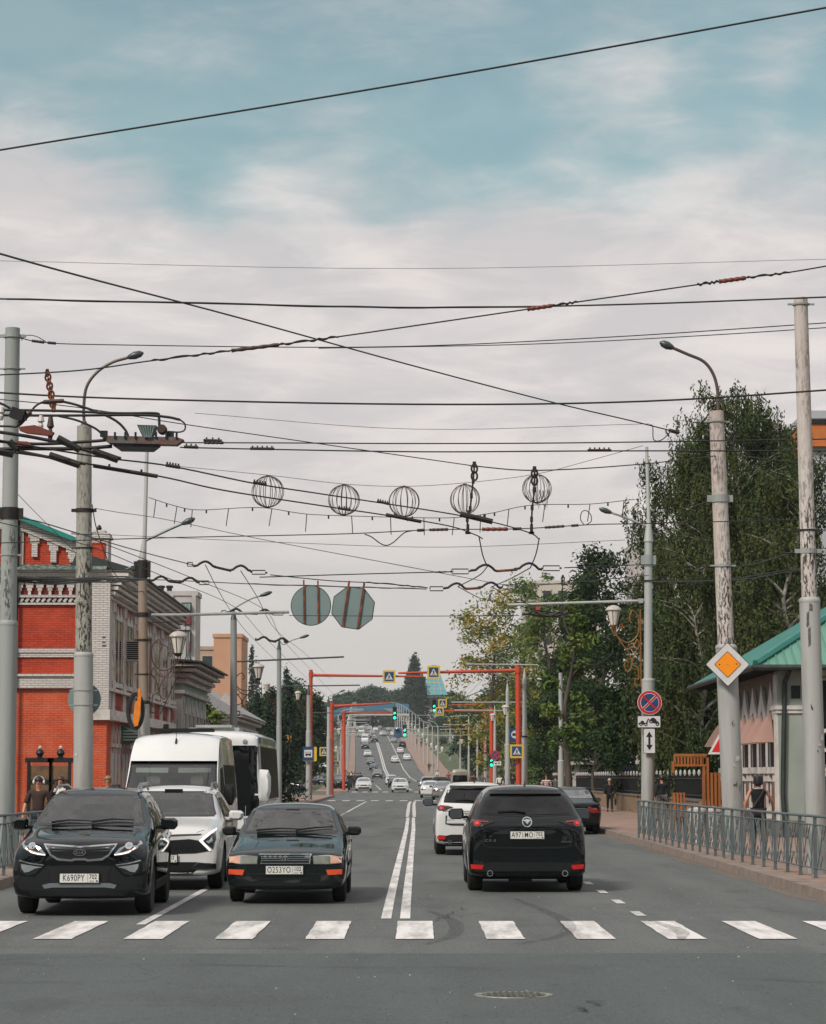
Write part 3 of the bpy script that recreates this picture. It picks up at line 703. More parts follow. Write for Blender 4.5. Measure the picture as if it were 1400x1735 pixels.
for h_ in ([(2.5, .93), (2.5, .96), (2.68, .965), (2.68, .935)], [(3.42, .96), (3.42, .99), (3.58, .995), (3.58, .965)]): c.part('door_handle', 'S', h_, m_chrome, .03, mir=True)
c.mirrors(1.72, 1.15, .94, p_black, (.24, .14, .16)); c.wipers([[(-.55, 1.16), (-.3, 1.19), (.05, 1.175)], [(.02, 1.165), (.3, 1.20), (.60, 1.19)]])
for sd in (-1, 1):
    mb = MB(); mb.tube([(sd*.62, 2.1, 1.57), (sd*.60, 2.3, 1.66), (sd*.59, 3.3, 1.67), (sd*.57, 3.8, 1.60)], .018, 6); mb.build('roof_rail', m_alloy, c.root, smooth=True)
c.place(-4.29, 30.7, yaw=1.5); c.root.scale = (.955, 1, 1)

# ---- white crossover behind it, facing the camera
c = Car('suv', 'white crossover with boomerang lamp strips, half hidden behind the black crossover', SUV, (.9, 3.6), .36, 1.865, p_white, tw=.235, spokes=5, rim=m_steel_dk, cuts=CUT)
common(c, WS, RS, SIDE_SUV, m_clear); interior(c, 1.62, 1.10, .74, 2.25, .70)
c.part('grille', 'F', [(-.63, .775), (-.45, .805), (0, .775), (.45, .805), (.63, .775), (.76, .62), (.55, .585), (0, .57), (-.55, .585), (-.76, .62)], m_grill, .008)
c.part('grille_bar', 'F', [line_poly([(x, .76 - .05*(k % 2)), (x+.06, .70), (x, .62)], .01) for k, x in enumerate([i*.09-.5 for i in range(12)])], m_plast, .014)
c.part('nose_slot', 'F', [(-.62, .865), (0, .845), (.62, .865), (.64, .885), (.3, .878), (0, .868), (-.3, .878), (-.64, .885)], m_grill, .008)
hl = c.part('headlight', 'F', [(.655, .775), (.83, .945), (.86, .80), (.815, .645)], m_lens_dk, .010, mir=True)
c.part('lamp_bulb', 'F', [[(.71, .765), (.80, .84), (.81, .77), (.76, .73)]], m_lens, .014, mir=True, parent=hl)
c.part('lamp_strip', 'F', [(.835, .968), (.60, .778), (.765, .618), (.79, .63), (.66, .776), (.845, .935)], m_led, .016, mir=True, parent=hl)
c.part('bumper_cladding', 'F', [(-.87, .42), (-.55, .445), (.55, .445), (.87, .42), (.86, .25), (.5, .22), (-.5, .22), (-.86, .25)], m_plast, .008)
fg = c.part('fog_lamp', 'F', [(.46, .33), (.57, .445), (.82, .425), (.87, .36), (.80, .325)], m_chrome, .012, mir=True)
c.part('fog_lens', 'F', [(.50, .343), (.59, .43), (.80, .41), (.84, .362), (.79, .338)], m_grill, .016, mir=True, parent=fg)
c.plate('F', 0, .50, 'H518CB', '02', .03)
c.part('side_cladding', 'S', [(1.3, .28), (1.3, .42), (3.2, .42), (3.2, .28)], m_plast, .008, mir=True)
seams(c, [[(.56, .905), (.66, .94), (.74, .955)]], [[(1.40, .44), (1.46, .9), (1.55, 1.03)], [(2.76, .44), (2.76, 1.03)]])
c.mirrors(1.72, 1.15, .94, p_white, (.24, .14, .16))
for sd in (-1, 1):
    mb = MB(); mb.tube([(sd*.62, 2.1, 1.57), (sd*.60, 2.3, 1.67), (sd*.59, 3.3, 1.68), (sd*.57, 3.8, 1.60)], .018, 6); mb.build('roof_rail', m_alloy, c.root, smooth=True)
mb = MB(); mb.box((0, 1.95, 1.555), (.3, .02, .05)); mb.build('sensor_housing', m_frit, c.root)
c.place(-3.98, 37.6)

# ---- old dark green saloon, facing the camera
SED = [(0.00, .24, .70, .42, .78, .58, .76, .66, .68, .68), (.04, .20, .80, .42, .845, .61, .83, .70, .74, .725), (.22, .19, .82, .44, .86, .66, .84, .75, .74, .78), (.80, .19, .82, .48, .865, .76, .845, .84, .74, .87),
       (1.32, .19, .82, .50, .865, .84, .85, .91, .76, .945), (1.42, .19, .82, .50, .865, .85, .85, .935, .75, .975), (2.15, .19, .82, .52, .865, .89, .845, 1.29, .62, 1.345), (2.45, .19, .82, .52, .865, .90, .845, 1.345, .61, 1.40),
       (3.05, .19, .82, .52, .865, .91, .84, 1.345, .60, 1.395), (3.4, .19, .82, .52, .86, .92, .835, 1.25, .60, 1.31), (3.86, .19, .82, .52, .86, .91, .83, .98, .72, 1.01), (4.35, .22, .80, .52, .85, .86, .82, .94, .72, .965), (4.52, .28, .74, .52, .80, .78, .78, .86, .66, .88)]
SIDE_SED = [[(1.85, .94), (2.28, 1.25), (2.72, 1.29), (2.72, .945)], [(2.80, .945), (2.80, 1.29), (3.2, 1.26), (3.55, .99)]]
WT = [(-.675, .985), (-.62, 1.10), (-.555, 1.285), (.555, 1.285), (.62, 1.10), (.675, .985)]; RT = [(-.60, 1.05), (-.50, 1.25), (.50, 1.25), (.60, 1.05)]
c = Car('sedan', 'old dark green saloon with boxy headlights facing the camera, plate O253YO', SED, (.88, 3.44), .305, 1.695, p_green, tw=.19, rim=m_steel_dk, spokes=7, cuts=cabin_cuts(WT, RT, SIDE_SED, 2.05, 1.27, .70, .72, 3.35))
common(c, WT, RT, SIDE_SED, m_clear, .022); interior(c, 1.80, .93, .66, 2.35, .47)
hl = c.part('headlight', 'F', [(.385, .675), (.60, .685), (.80, .665), (.795, .575), (.60, .560), (.395, .562)], m_chrome, .008, mir=True)
c.part('lamp_lens', 'F', [(.395, .667), (.62, .675), (.62, .57), (.405, .572)], M('old_lens', '8f9387', .1, .2, .8, var=.5, vs=9, col2='6d7169', coat=1), .014, mir=True, parent=hl)
c.part('indicator', 'F', [(.635, .674), (.79, .656), (.787, .583), (.635, .571)], m_peach, .014, mir=True, parent=hl)
c.part('grille', 'F', [(-.375, .70), (.375, .70), (.35, .565), (-.35, .565)], m_chrome, .010)
c.part('grille_mesh', 'F', [(-.355, .69), (.355, .69), (.333, .577), (-.333, .577)], m_grill, .014)
c.part('grille_bar', 'F', [line_poly([(-.34, z), (.34, z)], .011) for z in (.665, .638, .611)], m_silv, .019)
b = c.part('badge', 'F', ell(0, .635, .045, .032), m_chrome, .026)[0]; c.part('badge_field', 'F', ell(0, .635, .036, .023), m_grill, .029, parent=b); c.part('badge_ring', 'F', [ell(0, .637, .014, .022, 12)], m_chrome, .032, parent=b)
c.part('bumper_strip', 'F', line_poly([(-.80, .535), (-.6, .548), (0, .552), (.6, .548), (.80, .535)], .012), m_plast, .008)
c.part('lower_grille', 'F', [(-.53, .435), (.53, .435), (.46, .345), (-.46, .345)], m_grill, .008)
c.part('grille_bar', 'F', [line_poly([(-.5, z), (.5, z)], .012) for z in (.41, .38)], p_green, .014)
c.part('turn_signal', 'F', [(.575, .482), (.80, .490), (.80, .418), (.60, .408)], m_amber, .010, mir=True)
c.part('lip', 'F', [(-.76, .30), (.76, .30), (.70, .225), (-.70, .225)], m_plast, .006)
c.plate('F', -.01, .478, 'O253YO', '102', .03)
seams(c, [[(.60, .705), (.67, .78), (.70, .86), (.70, .93)]], [[(1.55, .36), (1.58, .7), (1.66, .9)], [(2.76, .36), (2.76, .92)]])
c.part('side_strip', 'S', line_poly([(1.3, .52), (3.0, .52)], .05), m_plast, .01, mir=True)
c.part('door_handle', 'S', [[(2.45, .80), (2.45, .84), (2.66, .84), (2.66, .80)]], m_plast, .02, mir=True)
c.mirrors(1.78, .985, .83, m_plast, (.20, .12, .13)); c.wipers([[(-.50, .985), (-.15, 1.01), (.22, .995)], [(.08, .985), (.35, 1.02), (.62, 1.03)]])
mb = MB(); mb.tube([(-.69, 1.75, 1.0), (-.70, 1.9, 1.35)], .004, 4); mb.build('aerial', m_chrome, c.root)
c.place(-1.80, 33.6)

# ---- rear view crossovers
SUVR = [(0.00, .27, .72, .48, .82, .68, .78, .83, .60, .86), (.04, .23, .86, .48, .92, .74, .89, .90, .72, .935), (.22, .21, .90, .52, .935, .84, .91, .98, .78, 1.01), (.65, .21, .90, .56, .94, .90, .92, 1.03, .80, 1.07),
        (1.2, .21, .90, .60, .94, .97, .93, 1.12, .80, 1.16), (2.0, .21, .90, .60, .94, 1.01, .92, 1.54, .66, 1.585), (2.3, .21, .90, .60, .94, 1.02, .92, 1.605, .65, 1.65),
        (3.2, .21, .90, .62, .94, 1.05, .915, 1.62, .64, 1.675), (3.85, .21, .90, .62, .935, 1.07, .91, 1.58, .64, 1.645), (4.08, .22, .90, .62, .93, 1.08, .905, 1.52, .64, 1.60), (4.30, .22, .90, .58, .925, 1.07, .895, 1.26, .74, 1.29), (4.42, .23, .89, .55, .92, 1.03, .885, 1.16, .76, 1.18), (4.50, .25, .88, .52, .905, .94, .86, 1.08, .74, 1.10), (4.545, .30, .80, .52, .83, .85, .79, 1.0, .66, 1.02)]
def cx(label, pm, txt, reg):
    c = Car('suv', label, SUVR, (.9, 3.6), .36, 1.84, pm, tw=.235, rim=m_steel_dk, spokes=5)
    common(c, None, None, [[(1.7, 1.08), (2.15, 1.47), (2.75, 1.52), (2.75, 1.07)], [(2.83, 1.07), (2.83, 1.52), (3.5, 1.50), (3.62, 1.12)], [(3.70, 1.14), (3.60, 1.49), (3.86, 1.44), (3.98, 1.22)]], m_glass_dark)
    c.part('rear_window_surround', 'R', [(-.72, 1.19), (-.70, 1.30), (-.60, 1.545), (-.45, 1.575), (.45, 1.575), (.60, 1.545), (.70, 1.30), (.72, 1.19), (0, 1.165)], m_frit, .004)
    c.part('rear_window', 'R', [(-.675, 1.21), (-.655, 1.30), (-.575, 1.475), (.575, 1.475), (.655, 1.30), (.675, 1.21), (0, 1.19)], m_glass_dark, .010)
    c.part('spoiler', 'R', [(-.56, 1.555), (.56, 1.555), (.575, 1.50), (-.575, 1.50)], m_frit, .045)
    t = c.part('tail_light', 'R', [(.50, 1.085), (.62, 1.115), (.855, 1.135), (.865, 1.06), (.83, 1.005), (.70, 1.01), (.60, 1.05)], m_lens_dk, .014, mir=True)
    c.part('lamp_glow', 'R', ell(.77, 1.065, .055, .05, 14), m_red, .022, mir=True, parent=t); c.part('lamp_bar', 'R', line_poly([(.60, 1.083), (.70, 1.09), (.84, 1.105)], .022), m_red, .020, mir=True, parent=t); c.part('lamp_bulb', 'R', ell(.77, 1.063, .022, .02, 10), m_redlit, .028, mir=True, parent=t)
    b = c.part('badge', 'R', ell(0, 1.085, .078, .076, 24), m_chrome, .012)[0]; c.part('badge_field', 'R', ell(0, 1.085, .064, .062, 24), m_grill, .015, parent=b)
    c.part('badge_wing', 'R', [[(-.062, 1.115), (-.03, 1.105), (0, 1.07), (.03, 1.105), (.062, 1.115), (.064, 1.10), (.03, 1.085), (0, 1.048), (-.03, 1.085), (-.064, 1.10)]], m_chrome, .019, parent=b, step=.02)
    c.part('plate_recess', 'R', [(-.40, .965), (.40, .965), (.66, .84), (.66, .725), (-.66, .725), (-.66, .84)], pm, .010)
    c.part('tailgate_gap', 'R', line_poly([(-.66, .90), (-.67, .72), (-.55, .695), (0, .69), (.55, .695), (.67, .72), (.66, .90)], .03), m_well, .012)
    c.part('tailgate_crease', 'R', line_poly([(-.74, .995), (-.5, 1.015), (-.38, .985), (.38, .985), (.5, 1.015), (.74, .995)], .012), m_well, .004)
    c.part('bumper_cladding', 'R', [(-.90, .46), (-.66, .445), (-.55, .47), (.55, .47), (.66, .445), (.90, .46), (.88, .24), (.5, .225), (-.5, .225), (-.88, .24)], m_plast, .012)
    c.part('reflector', 'R', [(.675, .425), (.875, .435), (.855, .365), (.70, .36)], m_refl, .020, mir=True)
    for sd in (-1, 1):
        mb = MB(); mb.lathe([(.035, .0), (.036, .10), (.048, .10), (.048, -.2), (.035, -.2)], 18, (sd*.58, 4.50, .30), 'Y'); mb.build('exhaust', m_chrome, c.root, smooth=True)
    c.plate('R', 0, .885, txt, reg, .022)
    badge_text(c, 'R', .57, .80, 'CX-5', .055, m_silv, .018, 'lettering', None, 1.3); badge_text(c, 'R', -.60, .78, 'SKYACTIV', .028, m_silv, .018, 'lettering', None, 1.1)
    c.mirrors(1.78, 1.17, .93, p_black, (.25, .15, .18))
    c.wipers([[(.02, 1.215), (.2, 1.235), (.45, 1.225)]], 'R')
    mb = MB(); mb.add([(-.022, 3.72, 1.63), (.022, 3.72, 1.63), (0, 3.60, 1.63), (0, 3.74, 1.73), (0, 3.80, 1.63)], [(0, 2, 3), (2, 1, 3), (1, 4, 3), (4, 0, 3), (0, 4, 1, 2)]); mb.build('aerial', m_frit, c.root)
    seams(c, None, [[(1.42, .44), (1.48, .9), (1.58, 1.04)], [(2.79, .44), (2.79, 1.04)], [(3.66, 1.1), (3.5, .85)]])
    mb = MB(); mb.bb(-.78, .78, 3.5, 4.3, .20, .27); mb.box((.1, 4.25, .21), (.35, .3, .09)); mb.cyl((-.72, 3.6, .3), (.72, 3.6, .3), .05); mb.build('underbody', m_well, c.root)
    return c
cx('black crossover seen from behind in the right lane, winged round badge, plate A971MO', p_black2, 'A971MO', '702').place(1.77, 36.9, 4.54)
cx('white crossover seen from behind, ahead of the black one with plate A971MO', p_white, 'T204KM', '102').place(1.42, 54.2, 4.54)

# ---- van and bus
VAN = [(0.00, .30, .78, .52, .88, .80, .86, .98, .74, 1.02), (.05, .25, .92, .55, .98, .85, .95, 1.08, .84, 1.13), (.28, .24, .96, .6, 1.0, .95, .98, 1.18, .90, 1.22), (.72, .24, .97, .7, 1.01, 1.12, 1.0, 1.28, .94, 1.33),
       (.86, .24, .97, .7, 1.01, 1.16, 1.0, 1.36, .94, 1.42), (1.42, .24, .97, .7, 1.015, 1.25, 1.0, 2.02, .91, 2.06), (1.62, .24, .97, .7, 1.015, 1.25, 1.0, 2.26, .90, 2.32), (2.05, .24, .97, .7, 1.015, 1.25, 1.005, 2.56, .875, 2.63),
       (2.5, .24, .97, .7, 1.015, 1.25, 1.005, 2.63, .87, 2.71), (5.5, .24, .97, .7, 1.015, 1.25, 1.005, 2.63, .87, 2.71), (5.85, .26, .95, .7, 1.0, 1.25, .98, 2.58, .85, 2.66), (5.92, .4, .8, .7, .9, 1.25, .88, 2.3, .75, 2.4)]
WV = [(-.89, 1.42), (-.875, 1.66), (-.845, 2.01), (.845, 2.01), (.875, 1.66), (.89, 1.42)]
c = Car('van', 'tall white minibus van behind the two crossovers, its antenna on the high roof', VAN, (1.0, 4.3), .345, 1.99, p_whiteb, cat='van', tw=.22, rim=m_steel_dk, creases=((None, (4,), .35), (None, (5,), .65), (None, (2,), .5)), cuts=[('XZ', WV, -1, 1.6), ('XZ', [(-.9, .9), (.9, .9), (.88, 2.1), (-.88, 2.1)], 1.25, 5.0), ('YZ', [(1.3, 1.36), (1.6, 1.92), (2.1, 1.95), (2.1, 1.34)], -2, 2)])
interior(c, 1.25, 1.38, .85, 1.75, 1.0)
common(c, WV, None, [[(1.25, 1.36), (1.6, 1.92), (2.1, 1.95), (2.1, 1.34)], [(2.4, 1.34), (2.4, 2.0), (3.6, 2.0), (3.6, 1.34)], [(3.75, 1.34), (3.75, 2.0), (5.4, 2.0), (5.4, 1.34)]], m_clear, .035, m_film)
c.part('sun_visor', 'F', [(.10, 1.87), (.10, 1.975), (.76, 1.975), (.76, 1.88)], M('visor', '8f9390', .7), -.03, mir=True)
c.part('grille', 'F', [(-.42, .92), (.42, .92), (.36, .72), (-.36, .72)], m_grill, .008); c.part('headlight', 'F', [(.52, 1.10), (.90, 1.16), (.88, .86), (.56, .80)], m_lens, .01, mir=True)
c.part('bumper_cladding', 'F', [(-.94, .56), (.94, .56), (.92, .28), (-.92, .28)], m_plast, .008)
seams(c, None, [[(1.15, .45), (1.15, 1.3)], [(2.25, .4), (2.25, 2.2)], [(3.68, .4), (3.68, 2.2)], [(2.25, 1.05), (5.7, 1.05)]])
c.mirrors(1.15, 1.42, 1.04, m_plast, (.22, .16, .42)); c.plate('F', 0, .5, 'M370OE', '102', .03)
mb = MB(); mb.tube([(.0, 1.80, 2.46), (.0, 1.90, 2.55)], .02, 6); mb.tube([(.0, 1.85, 2.52), (0.01, 1.95, 2.95)], .005, 4); mb.build('aerial', m_plast, c.root)
mb = MB(); mb.bb(-.65, .65, 3.0, 3.5, 2.72, 2.79); mb.bb(-.4, -.3, 3.1, 3.3, 2.78, 2.88); mb.build('roof_hatch', m_plast, c.root)
c.place(-4.86, 46.8)
BUS = [(0.0, .36, .95, .7, 1.08, 1.1, 1.10, 2.70, .98, 2.80), (.06, .33, 1.06, .7, 1.17, 1.1, 1.18, 2.85, 1.08, 2.95), (.35, .3, 1.12, .7, 1.22, 1.1, 1.23, 2.92, 1.12, 3.04), (1.2, .3, 1.14, .7, 1.23, 1.1, 1.24, 2.94, 1.14, 3.07), (8.6, .3, 1.14, .7, 1.23, 1.1, 1.24, 2.94, 1.14, 3.07), (9.0, .34, 1.08, .7, 1.17, 1.1, 1.18, 2.86, 1.08, 2.97)]
c = Car('bus', 'white city bus with a teal roof edge waiting behind the white van', BUS, (1.7, 6.9), .42, 2.48, p_whiteb, cat='bus', tw=.27, rim=m_steel_dk, creases=((None, (4, 5), .5),))
c.part('windscreen', 'F', [(-1.14, .82), (-1.14, 1.8), (-1.10, 2.62), (1.10, 2.62), (1.14, 1.8), (1.14, .82), (.98, .72), (-.98, .72)], m_glass_dark, .008)
for y0 in (.5, 1.65, 2.8, 3.95, 5.1, 6.25, 7.4): c.part('side_window', 'S', [(y0, 1.15), (y0, 2.6), (y0+1.08, 2.6), (y0+1.08, 1.15)], m_film, .008, mir=True)
c.part('roof_edge_band', 'S', [(.3, 2.68), (.3, 2.90), (8.7, 2.90), (8.7, 2.68)], M('bus_teal', '2c6672', .4, coat=.6), .006, mir=True)
c.part('headlight', 'F', [(.72, .66), (1.08, .70), (1.06, .50), (.74, .48)], m_lens, .01, mir=True)
c.mirrors(-.06, 1.55, 1.12, p_whiteb, (.34, .24, .85))
mb = MB(); mb.bb(-.9, .5, 1.2, 2.7, 3.02, 3.13); mb.bb(-.7, .3, 1.1, 2.5, 3.13, 3.2); mb.build('roof_unit', M('roof_grey', '9b9d9c', .6, var=.5), c.root)
mb = MB(); mb.lathe([(.05, 0), (.07, .02), (0, .05)], 12, (.75, -.012, 2.72), 'Y'); mb.build('marker_lamp', m_lens, c.root)
c.place(-5.32, 64.5)
# ------------------------------------------------------------------ simple traffic: one model of each kind, copied
def proto(kind):
    if kind == 'sedan':
        c = Car('sedan', 'x', SED, (.88, 3.44), .31, 1.695, p_silver, lev=1, lo=True)
        c.part('windscreen', 'F', [(-.66, .99), (-.555, 1.29), (.555, 1.29), (.66, .99)], m_glass, .01, step=.15); c.part('rear_window', 'R', [(-.62, 1.04), (-.53, 1.28), (.53, 1.28), (.62, 1.04)], m_glass, .01, step=.15)
        for p in SIDE_SED: c.part('side_window', 'S', p, m_glass_dark, .01, mir=True, step=.2)
        c.part('headlight', 'F', [(.42, .68), (.78, .68), (.78, .56), (.46, .57)], m_lens, .012, mir=True, step=.1); c.part('tail_light', 'R', [(.42, .80), (.78, .80), (.78, .62), (.46, .63)], m_red, .012, mir=True, step=.2)
        c.part('grille', 'F', [(-.36, .66), (.36, .66), (.32, .54), (-.32, .54)], m_grill, .012, step=.2); c.part('lower_grille', 'F', [(-.6, .40), (.6, .40), (.55, .26), (-.55, .26)], m_grill, .012, step=.2)
        c.part('bumper_cladding', 'R', [(-.7, .36), (.7, .36), (.7, .24), (-.7, .24)], m_plast, .012, step=.2)
        pf = [(-.26, .46, 'F'), (-.26, .70, 'R')]
    elif kind == 'suv':
        c = Car('suv', 'x', SUVR, (.9, 3.6), .36, 1.84, p_grey, lev=1, lo=True)
        c.part('windscreen', 'F', [(-.72, 1.18), (-.60, 1.51), (.60, 1.51), (.72, 1.18)], m_glass, .01, step=.15); c.part('rear_window', 'R', [(-.66, 1.22), (-.57, 1.52), (.57, 1.52), (.66, 1.22)], m_glass_dark, .01, step=.15)
        c.part('side_window', 'S', [(1.75, 1.08), (2.2, 1.48), (3.5, 1.50), (3.9, 1.2)], m_glass_dark, .01, mir=True, step=.2)
        c.part('headlight', 'F', [(.45, .90), (.84, .96), (.84, .80), (.5, .78)], m_lens, .012, mir=True, step=.1); c.part('tail_light', 'R', [(.5, 1.1), (.84, 1.12), (.84, .95), (.6, 1.0)], m_red, .012, mir=True, step=.2)
        c.part('grille', 'F', [(-.44, .86), (.44, .86), (.36, .66), (-.36, .66)], m_grill, .012, step=.2); c.part('bumper_cladding', 'F', [(-.8, .50), (.8, .50), (.75, .26), (-.75, .26)], m_plast, .012, step=.2)
        c.part('bumper_cladding', 'R', [(-.8, .48), (.8, .48), (.8, .26), (-.8, .26)], m_plast, .012, step=.2)
        pf = [(-.26, .55, 'F'), (-.26, .88, 'R')]
    else:
        c = Car('van', 'x', VAN, (1.0, 4.3), .35, 1.99, p_beige, lev=1, lo=True, cat='van')
        c.part('windscreen', 'F', [(-.88, 1.42), (-.84, 2.0), (.84, 2.0), (.88, 1.42)], m_glass, .01, step=.2)
        c.part('rear_window', 'R', [(-.78, 1.35), (-.74, 2.05), (.74, 2.05), (.78, 1.35)], m_glass_dark, .012, step=.2)
        c.part('side_window', 'S', [(1.2, 1.36), (1.5, 1.95), (5.4, 1.95), (5.4, 1.36)], m_glass_dark, .01, mir=True, step=.3)
        c.part('headlight', 'F', [(.52, 1.05), (.88, 1.1), (.86, .86), (.56, .80)], m_lens, .012, mir=True, step=.2); c.part('tail_light', 'R', [(.78, 1.3), (.9, 1.3), (.9, .9), (.78, .9)], m_red, .012, mir=True, step=.2)
        pf = [(-.26, .55, 'F'), (-.26, .65, 'R')]
    for x, z, ax in pf:
        h = c.hit(ax, 0, z); mb = MB(); mb.box((0, 0, 0), (.52, .02, .11)); o = mb.build('licence_plate', m_plate, c.root); o.location = (0, h.y + (-.012 if ax == 'F' else .012), z)
    c.mirrors(1.75, 1.15 if kind == 'suv' else .98 if kind == 'sedan' else 1.45, .90 if kind == 'suv' else .82 if kind == 'sedan' else 1.0, m_plast, (.2, .12, .14))
    return c.root
PROTO = {}
LEN = {'sedan': 4.52, 'suv': 4.55, 'van': 5.92}
G_FAR = 'cars on the rising avenue'
def far(kind, px, Y, rear, pm, label, sc=1.0, yaw=None, group=G_FAR, X=None):
    X = (px - 700) / 4000 * Y if X is None else X
    if kind not in PROTO: PROTO[kind] = proto(kind); r = PROTO[kind]; r['label'] = label
    else: r = dup(PROTO[kind], (0, 0, 0), label=label)
    if group: r['group'] = group
    for ch in r.children:
        if ch.name.startswith('body'): ch.material_slots[0].link = 'OBJECT'; ch.material_slots[0].material = pm
    dirr = math.atan2(-(rx(Y+4)-rx(Y)), 4); yw = dirr if yaw is None else R(yaw); sl_ = math.atan2(gz(Y+3)-gz(Y-1), 4)
    L_ = LEN[kind]
    if rear: r.location = (X - math.sin(-dirr) * 0, Y + L_, gz(Y) + L_*math.tan(sl_) + .015); r.rotation_euler = (-sl_, 0, yw + math.pi)
    else: r.location = (X, Y, gz(Y) + .015); r.rotation_euler = (sl_, 0, yw)
    r.scale = (sc, sc, sc)
    return r
FAR = [
 ('sedan', 617, 250, 0, p_white, 'white hatchback with bright headlights waiting left of the lane at the far crossing', 1.02),
 ('sedan', 678.5, 238, 0, p_white, 'white saloon oncoming beside the centre line at the far crossing', 1.03),
 ('suv', 640, 405, 0, p_grey, 'dark grey crossover oncoming, first of the queue at the foot of the hill', 1.0),
 ('sedan', 664, 330, 0, p_whiteb, 'pale saloon directly behind the oncoming white saloon by the centre line', 1.0),
 ('sedan', 670, 290, 0, p_black, 'dark saloon tucked behind the oncoming white saloon', 1.0),
 ('sedan', 633.5, 468, 0, p_black, 'black saloon second in the oncoming queue on the slope', 1.0),
 ('sedan', 628.5, 500, 0, p_grey, 'grey saloon with white bonnet lights third in the queue on the slope', 1.0),
 ('sedan', 623.5, 540, 0, p_white, 'white saloon in the middle of the queue climbing down the hill', 1.05),
 ('suv', 619.5, 590, 0, p_navy, 'dark van-like car halfway up the hill behind the white saloon', 1.1),
 ('van', 619, 640, 0, p_whiteb, 'white delivery van halfway up the hill', .95),
 ('suv', 635.5, 645, 0, p_black, 'black crossover near the centre line high on the hill', 1.05),
 ('sedan', 611, 700, 0, p_silver, 'silver saloon by the left kerb high on the hill', 1.05),
 ('sedan', 648.5, 720, 0, p_white, 'white hatchback oncoming near the crest', 1.05),
 ('sedan', 632, 740, 0, p_silver, 'silver saloon just under the crest', 1.05),
 ('sedan', 620, 770, 0, p_black, 'black saloon just under the crest', 1.05),
 ('suv', 609, 800, 0, p_silver, 'silver crossover on the crest by the left kerb', 1.05),
 ('suv', 616, 850, 0, p_grey, 'grey crossover on the crest', 1.05),
 ('sedan', 627, 840, 0, p_white, 'tiny white saloon topping the crest', 1.05),
 ('sedan', 669, 508, 1, p_white, 'white saloon driving up the hill, nearest to the centre line', 1.04),
 ('sedan', 689, 520, 1, p_whiteb, 'white saloon driving up the hill by the right kerb', 1.0),
 ('sedan', 678, 560, 1, p_white, 'white saloon driving uphill between two white cars', 1.0),
 ('suv', 681.5, 600, 1, p_black, 'black crossover driving uphill ahead of the white saloons', 1.0),
 ('sedan', 667, 640, 1, p_silver, 'silver saloon driving uphill below the blue trolleybus', 1.0),
 ('sedan', 665.5, 720, 1, p_white, 'white hatchback driving uphill left of the blue trolleybus', 1.0),
 ('sedan', 653, 715, 1, p_silver, 'silver saloon driving uphill at the centre line', 1.0),
 ('sedan', 603, 860, 0, p_white, 'white saloon behind the silver crossover on the crest', 1.05),
 ('suv', 622, 905, 0, p_black, 'black crossover furthest back on the crest', 1.05),
 ('sedan', 637, 800, 0, p_whiteb, 'white saloon next to the centre line under the crest', 1.05),
 ('van', 613, 745, 0, p_white, 'white van near the left kerb under the crest', .95),
 ('sedan', 644, 850, 0, p_grey, 'grey saloon oncoming at the crest beside the centre line', 1.05),
 ('sedan', 658, 800, 1, p_silver, 'silver saloon driving away over the crest', 1.0),
 ('sedan', 626, 690, 0, p_red, 'red saloon in the queue high on the hill', 1.0),
 ('sedan', 751.5, 176, 1, p_silver, 'silver saloon waiting ahead of the white crossover in the right lane', 1.02),
 ('sedan', 730, 190, 1, p_white, 'white hatchback with red tail lights left of the silver saloon', 1.0),
 ('suv', 726, 226, 1, p_silver, 'silver crossover leading the right hand queue by the centre line', 1.0),
 ('suv', 745, 222, 1, p_black, 'dark crossover roof showing above the silver saloon', 1.0),
 ('van', 779.5, 215, 1, p_beige, 'beige minibus with a dark rear window standing by the right kerb', .86),
 ('sedan', 969, 73.5, 1, p_black, 'black saloon parked at the right kerb beside the black crossover', 1.05),
]
for k, px, Y, rear, pm, lb, sc in FAR: far(k, px, Y, rear, pm, lb, sc)
LOT = [('suv', 585, 262, 0, p_black, 'dark crossover turning out of the side street on the left'), ('sedan', 520, 245, 0, p_black, 'black saloon parked across the left side street'), ('sedan', 546, 330, 0, p_navy, 'navy saloon parked behind the orange posts'),
       ('sedan', 535, 420, 0, p_white, 'white saloon parked on the grass slope left of the avenue'), ('suv', 512, 380, 0, p_silver, 'silver crossover parked on the left slope'), ('sedan', 560, 470, 0, p_white, 'white saloon parked higher on the left slope'), ('sedan', 545, 520, 0, p_grey, 'grey saloon parked above the left side street'), ('van', 528, 540, 0, p_white, 'white van parked high on the left slope')]
for k, px, Y, rear, pm, lb in LOT: far(k, px, Y, rear, pm, lb, 1.0, yaw=72 if Y < 260 and k == 'sedan' else 20, group='cars parked on the left')
# blue trolleybus near the crest, rear view
TB = [(y, a, b, c_, d, e, f, g, h, i) for (y, a, b, c_, d, e, f, g, h, i) in BUS]
c = Car('trolleybus', 'blue trolleybus climbing away near the crest of the hill', TB, (1.7, 6.9), .45, 2.48, p_blue, cat='trolleybus', lev=1, lo=True)
c.part('rear_window', 'R', [(-.95, 1.6), (-.95, 2.55), (.95, 2.55), (.95, 1.6)], m_glass_dark, .01, step=.3); c.part('tail_light', 'R', [(.85, 1.0), (1.02, 1.0), (1.02, .8), (.85, .8)], m_red, .012, mir=True, step=.3)
c.part('side_window', 'S', [(.5, 1.3), (.5, 2.5), (8.5, 2.5), (8.5, 1.3)], m_glass_dark, .01, mir=True, step=.5)
for sd in (-.3, .3):
    mb = MB(); mb.tube([(sd, 3.0, 3.05), (sd, 8.6, 5.6)], .04, 5); mb.build('trolley_pole', m_plast, c.root)
